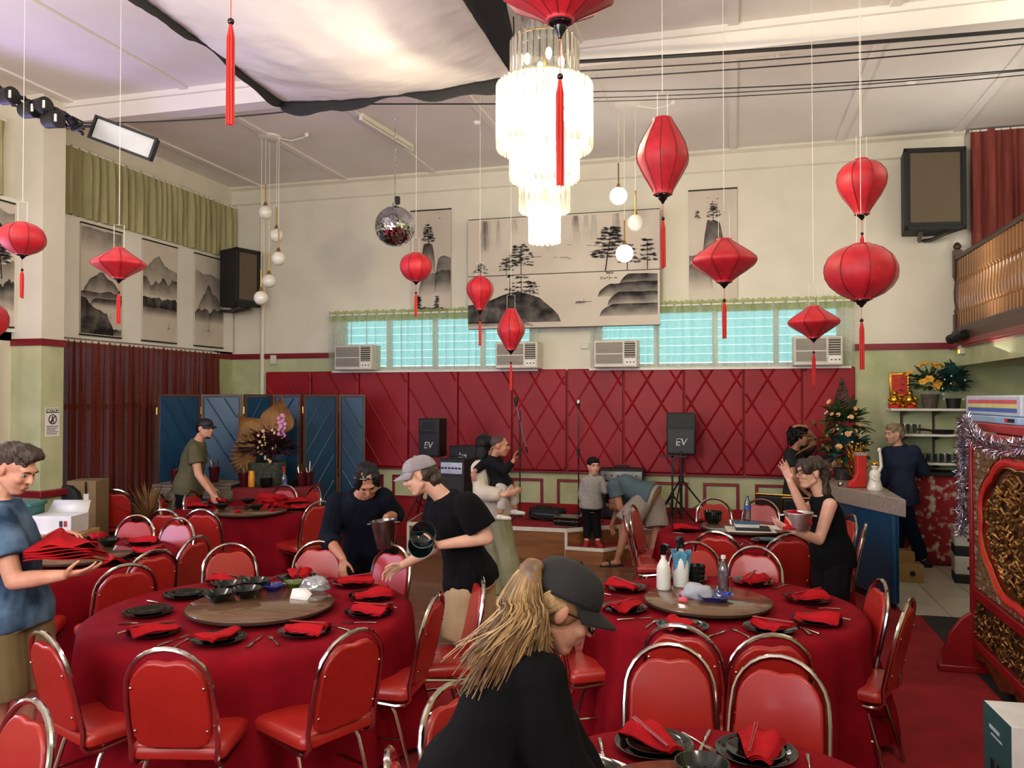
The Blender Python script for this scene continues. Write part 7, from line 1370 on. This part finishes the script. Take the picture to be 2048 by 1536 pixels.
nw = MB(); nw.bx(2.595, 2.685, 10.83, 10.92, 2.62, 3.0).bx(2.595, 2.685, 10.83, 10.92, 3.45, 3.78); nw.lathe([(.035, .38), (.045, .42), (.03, .45), (.042, .55), (.045, .65), (.032, .78), (.045, .81), (.035, .84)], 14, (2.64, 10.875, 2.62)); nw.lathe([(.001, 1.26), (.03, 1.24), (.045, 1.21), (.045, 1.19), (.025, 1.165), (.04, 1.15), (.001, 1.15)], 14, (2.64, 10.875, 2.62)); rel(nw.build('newel_post', m_dkw, bl), bl)
# ================================================================ boxes in the near right corner
a, b = at(1968, 1400, Z=.62), at(2023, 1454, Z=.62); e1 = nrm((b-a)*np.array([1, 1, 0])); rzb = math.atan2(e1[1], e1[0]); e2 = np.array([-e1[1], e1[0], 0]); L_ = np.linalg.norm(b-a)
carton('packing_carton', 'brown carton on the floor under the teal and white box', (*((a+b)/2+e2*.2)[:2], .008), rzb, .34, .42, .19, False)
bx_ = thing('product_box', 'teal and white product box at the bottom right corner', 'box', (*((a+b)/2+e2*.2)[:2], .20), rzb); MB().bx(-L_/2, L_/2, -.2, .2, 0, .42).build('carton', mat('white_carton', (214, 212, 210), .5), bx_, bevel=.002); MB().bx(-L_/2+.001, L_/2-.001, -.203, -.199, .001, .419).build('teal_face', mat('teal_print', (40, 84, 84), .5), bx_, smooth=False)
for x in (-.05, .02): MB().bx(x-.02, x+.02, -.205, -.202, .10, .20).build('cup_print', M_black, bx_, smooth=False)
MB().bx(-.08, .03, -.205, -.202, .33, .345).build('text_line', m_pale, bx_, smooth=False); MB().bx(-.06, .06, -.205, -.202, .305, .312).build('text_line', m_pale, bx_, smooth=False); MB().cyl((.02, .0, .42), (.02, 0, .4205), .06, n=20).build('lid_print', M_black, bx_, smooth=False)
# ================================================================ left side: console, crates, flowers, boxes
cx = at(556, 960, d=10.25); con = thing('console_table', 'cloth-covered console table before the blue folding screen', 'table', (cx[0], cx[1], 0), YAW*1.6); 
MB().bx(-.5, .5, -.24, .24, .84, .87).build('tabletop', M_board, con)
for x in (-.45, .45):
    for y in (-.2, .2): MB().cyl((x, y, 0), (x, y, .84), .018, n=8).build('leg', m_leg, con)
ccl = thing('console_cloth', 'dark red cloth on the console table under the flowers', 'tablecloth', (cx[0], cx[1], 0), YAW*1.6); mm = MB(); mm.bx(-.515, .515, -.255, .255, .872, .876); rr_ = []
N_ = 120; per = []
for k in range(N_):
    t = k/N_*4; sidx = int(t); f_ = t-sidx; x, y = [(-.515+1.03*f_, -.255), (.515, -.255+.51*f_), (.515-1.03*f_, .255), (-.515, .255-.51*f_)][sidx]; per.append((x, y))
rr_ = [[(x*(1+.06*q*s_), y*(1+.12*q*s_), .876-.83*q) for (x, y), s_ in zip(per, [.6+.6*math.sin(k*.9) for k in range(N_)])] for q in (0, .3, .65, 1)]; mm.rings(rr_, cap=False); mm.build('cloth', mat('dark_red_cloth', (118, 14, 26), .85, col2=(104, 10, 22), scale=6), ccl)
def onc(u, v=958, z=.878, dd=0): q = at(u, v, d=10.2+dd); return (q[0], q[1], z)
fl_ = thing('flower_arrangement', 'dried palm and burgundy flower arrangement in a mossy pot', 'flowers', onc(535, dd=.1)); rn = random.Random(12)
MB().lathe([(.001, 0), (.17, 0), (.22, .1), (.24, .28), (.22, .30), (.001, .28)], 28, fn=lambda a, z: 1+.03*math.sin(9*a)).build('pot', mat('mossy_grey', (74, 78, 66), .95, col2=(46, 52, 42), scale=30, bump=.8, bscale=60), fl_)
m = MB(); bush(m, (0, 0, .44), (.38, .24, .2), 520, .13, .024, 13); stuff(m.build('burgundy_foliage', mat('burgundy_leaves', (72, 22, 32), .7, col2=(48, 14, 24), scale=12), fl_)); m = MB(); bush(m, (.02, 0, .62), (.14, .1, .2), 90, .1, .014, 14); stuff(m.build('pink_sprays', mat('mauve_petals', (150, 84, 108), .7), fl_))
m_palm = mat('dried_palm', (150, 108, 58), .7, col2=(122, 84, 42), scale=6)
def palm(c, ang, l_, w_, name='palm_leaf', tip=1.0, spiky=False):
    m = MB(); n = 26; ex = cv((math.cos(ang), 0, 0))+cv((0, math.sin(ang), 0)); ey = cv((-math.sin(ang), math.cos(ang), 0)); c = np.array(c)
    if not spiky:
        def fn(u, v): th = (u-.5)*2; r = v; prof = math.sin(PI*min(1, r**.8*.90+.10)); return c+ex*(l_*(r-.15*r*abs(th)**2))+ey*(w_*th*prof)+cv((0, 0, .012*math.sin(u*n*PI)*r+.05*th*th))
        m.grid(fn, 52, 10)
    else:
        for k in range(15):
            th = (k/14-.5)*2.5; q = ex*math.cos(th)+ey*math.sin(th); s_ = ex*-math.sin(th)+ey*math.cos(th); m.add([c+s_*.004, c+q*l_*.7+s_*w_*.09+cv((0, 0, .012)), c+q*l_, c+q*l_*.7-s_*w_*.09, c-s_*.004], [(0, 1, 2, 3, 4)])
    o = m.build(name, m_palm, fl_, solid=.004, ang=80); o.location = np.array(o.location)*0; return o
palm(cv((-.06, .50, -.04)), R_(128), .52, .26); palm(cv((.08, .66, -.03)), R_(78), .50, .22); palm(cv((-.12, .35, -.08)), R_(172), .36, .3, 'palm_fan', spiky=True)
om = flower_mesh(.03, 5, .8, .5); om.materials.append(mat('pink_orchid_petals', (214, 140, 190), .6)); om2 = flower_mesh(.026, 5, .7, .5); om2.materials.append(mat('cream_petals', (222, 186, 140), .6))
for k in range(16): q = cv((.22+.04*math.sin(k*2.3), .62+.018*k, -.14)); put('orchid', om, None, fl_, q, (R_(80), 0, rn.uniform(-.6, .6)))
for k in range(22): q = cv((.02+rn.uniform(-.07, .16), .30+rn.uniform(0, .42), -.24+rn.uniform(-.03, .04))); put('cream_bloom', om2, None, fl_, q, (R_(80), 0, rn.uniform(-.8, .8)), rn.uniform(.7, 1.2))
m_wine = mat('wine_red_metal', (88, 26, 32), .3, .5); 
def cutlery_pail(lab, loc, h_=.17):
    t = bucket(lab, loc, .05, .066, h_, m_wine, name='cutlery_pail'); rn = random.Random(lab)
    for k in range(7): a = rn.uniform(0, 6.28); MB().tube([(0, 0, .02), (.04*math.cos(a), .03*math.sin(a), h_), (.06*math.cos(a), .045*math.sin(a), h_+rn.uniform(.05, .13))], [.004, .005, .008], 6, flat=.5).build('utensil', M_chrome, t)
    return t
cutlery_pail('wine red pail of cutlery left of the yellow bottle', onc(488, dd=-.05)); cutlery_pail('wine red pail of cutlery right of the flowers, left one', onc(602)); cutlery_pail('wine red pail of cutlery right of the flowers, right one', onc(617, dd=.08))
lath('yellow_bottle', [(.001, 0), (.038, 0), (.042, .01), (.042, .14), (.036, .155), (.036, .20), (.001, .203)], mat('amber_yellow_plastic', (226, 150, 40), .4), onc(503, dd=-.1), 'amber yellow bottle on the console table', 'bottle')
lath('dark_pot', [(.001, 0), (.06, 0), (.075, .03), (.078, .12), (.07, .12), (.001, .10)], M_plate, onc(532, dd=-.14), 'dark green pot on the console before the mossy planter', 'pot'); lath('dark_pot', [(.001, 0), (.045, 0), (.05, .02), (.05, .08), (.045, .08), (.001, .07)], M_plate, onc(585, dd=-.08), 'small black pot beside the clear spray bottle', 'pot')
spray_bottle(onc(568, dd=-.14), 2.0, 'clear spray bottle with red trigger on the console table', m_pet, m_red, .2, m_blue)
def crate(lab, u, d, w_, h_, dep, rz):
    q = at(u, 900, d=d); t = thing('slatted_crate', lab, 'crate', (q[0], q[1], 0), rz); m_cw = mat('whitewashed_timber', (142, 128, 110), .8, col2=(100, 88, 74), scale=8, stretch=(1, 1, 5)); n = 5
    for k in range(n): MB().bx(-w_/2, w_/2, -dep/2-.012, -dep/2, .02+k*h_/n, .02+(k+.9)*h_/n-.01).build('slat', m_cw, t); MB().bx(w_/2, w_/2+.012, -dep/2, dep/2, .02+k*h_/n, .02+(k+.62)*h_/n-.01).build('slat', m_cw, t)
    for x in (-w_/2, w_/2-.03):
        for y in (-dep/2, dep/2-.03): MB().bx(x, x+.03, y, y+.03, 0, h_).build('corner_post', m_cw, t)
    MB().bx(-w_/2-.01, w_/2+.01, -dep/2-.02, dep/2+.02, h_, h_+.025).build('top_board', m_cw, t); return t, (q[0], q[1], h_+.026)
c1_, z1_ = crate('grey timber crate left of the person in the olive tee', 345, 9.95, .26, .92, .4, .2); c2_, z2_ = crate('whitewashed slatted crate right of the person in the olive tee', 440, 10.1, .46, .92, .4, .15)
q = at(352, 900, d=9.85); cutlery_pail('wine red pail with a water bottle on the grey crate', (q[0], q[1], z1_[2])); q = at(429, 900, d=10.0); cutlery_pail('wine red pail with steel scoop on the whitewashed crate', (q[0], q[1], z2_[2]), .19)
q = at(300, 1000, d=9.5); dp = thing('dried_palm_bunch', 'bunch of spiky dried palm fronds standing by the red curtain', 'dried palm', (q[0], q[1], 0)); m = MB(); rn = random.Random(31)
for k in range(90):
    a = rn.uniform(0, 2*PI); l_ = rn.uniform(.3, .55); e = rn.uniform(.2, 1.4); d_ = np.array([math.cos(a)*math.cos(e), math.sin(a)*math.cos(e), math.sin(e)]); s_ = nrm(np.cross(d_, (0, 0, 1))); b = np.array([0, 0, .55]); m.add([b+s_*.004, b+d_*l_*.6+s_*.012, b+d_*l_, b+d_*l_*.6-s_*.012, b-s_*.004], [(0, 1, 2, 3, 4)])
stuff(m.build('fronds', m_palm, dp, smooth=False)); MB().lathe([(.001, 0), (.12, 0), (.14, .3), (.10, .55), (.02, .58), (.001, .58)], 18).build('basket', m_wick, dp)
q = at(176, 1000, d=9.1); tc_ = thing('tall_carton', 'tall brown cardboard carton with white tag by the red curtain', 'box', (q[0], q[1], 0), .3); MB().bx(-.16, .16, -.16, .16, 0, 1.07).build('carton', mat('grey_brown_cardboard', (134, 108, 76), .85, scale=4), tc_, bevel=.004); MB().bx(.03, .085, -.165, -.16, .55, .93).build('tag', mat('white_paper', (232, 228, 222), .7), tc_, smooth=False)
for k in range(4): MB().bx(.04, .075, -.168, -.164, .62+.07*k, .635+.07*k).build('print_line', M_black, tc_, smooth=False)
MB().tube([(.06, -.17, .93), (.065, -.19, 1.02), (.055, -.17, 1.06)], .010, 6).build('tie', M_black, tc_)
q = at(146, 1000, d=8.9); tag(MB().prism([(-.10, 0), (.10, 0), (.10, .80), (.06, .95), (-.02, 1.02), (-.10, 1.03)], -.05, .05, ((q[0], q[1], 0), cv((1, 0, 0)), (0, 0, 1), -fwh)).build('black_case', M_black, None, bevel=.01), 'black rounded case between pillar and tall carton', 'case')
# boxes behind the left middle table
q = at(92, 1060, d=7.3); carton('packing_carton', 'brown carton stack base by the pillar behind the left middle table', (q[0], q[1], 0), .35, .75, .45, .78, False)
tb_ = thing('teal_crate', 'teal plastic crate on the carton by the pillar', 'crate', (q[0]-.22, q[1]-.08, .782), .35); m_tl = mat('teal_plastic', (40, 104, 104), .45); MB().bx(-.16, .16, -.14, .14, 0, .26).build('tub', m_tl, tb_, bevel=.012); MB().bx(-.175, .175, -.155, .155, .235, .265).build('rim', m_tl, tb_, bevel=.006)
wb = thing('white_carton_box', 'open white printed carton right of the teal crate', 'box', (q[0]+.14, q[1]+.0, .782), .25); MB().bx(-.19, .19, -.14, .14, 0, .16).build('carton', mat('white_carton', (214, 212, 210), .5), wb, bevel=.003); MB().add([(-.19, .14, .16), (.19, .14, .16), (.17, .22, .26), (-.17, .22, .26)], [(0, 1, 2, 3)]).build('flap', mat('white_carton', (214, 212, 210), .5), wb, solid=.004)
for x, c in ((.10, (30, 30, 32)), (.14, (150, 40, 40))): MB().bx(x-.014, x+.014, -.143, -.139, .07, .12).build('print_mark', mat('print_%d' % c[0], c, .6), wb, smooth=False)
# black folding chairs by the stage
def black_chair(lab, u, d, rz):
    q = at(u, 1000, d=d); t = thing('folding_chair', lab, 'chair', (q[0], q[1], 0), rz, 'black padded chairs')
    MB().box((0, .0, .45), (.42, .40, .06)).build('seat', M_black, t, bevel=.02, seg=3); MB().box((0, .21, .76), (.40, .05, .26), Matrix.Rotation(R_(-10), 3, 'X')).build('backrest', M_black, t, bevel=.018, seg=3)
    for s_ in (-1, 1): MB().tube([(s_*.21, .25, .9), (s_*.215, .20, .6), (s_*.215, -.05, .40), (s_*.215, -.24, 0)], .012, 8).build('leg', M_brass, t); MB().tube([(s_*.20, -.14, .44), (s_*.205, .05, .25), (s_*.21, .26, 0)], .012, 8).build('leg', M_brass, t)
    MB().tube([(-.21, .25, .9), (.21, .25, .9)], .012, 8).build('top_bar', M_brass, t)
black_chair('black padded chair with brass frame nearer the stage steps, left of two', 1560, 9.3, YAW+2.6); black_chair('black padded chair with brass frame beside the person in charcoal, right of two', 1600, 9.0, YAW+2.9)
bpy.data.scenes.remove(TMP)
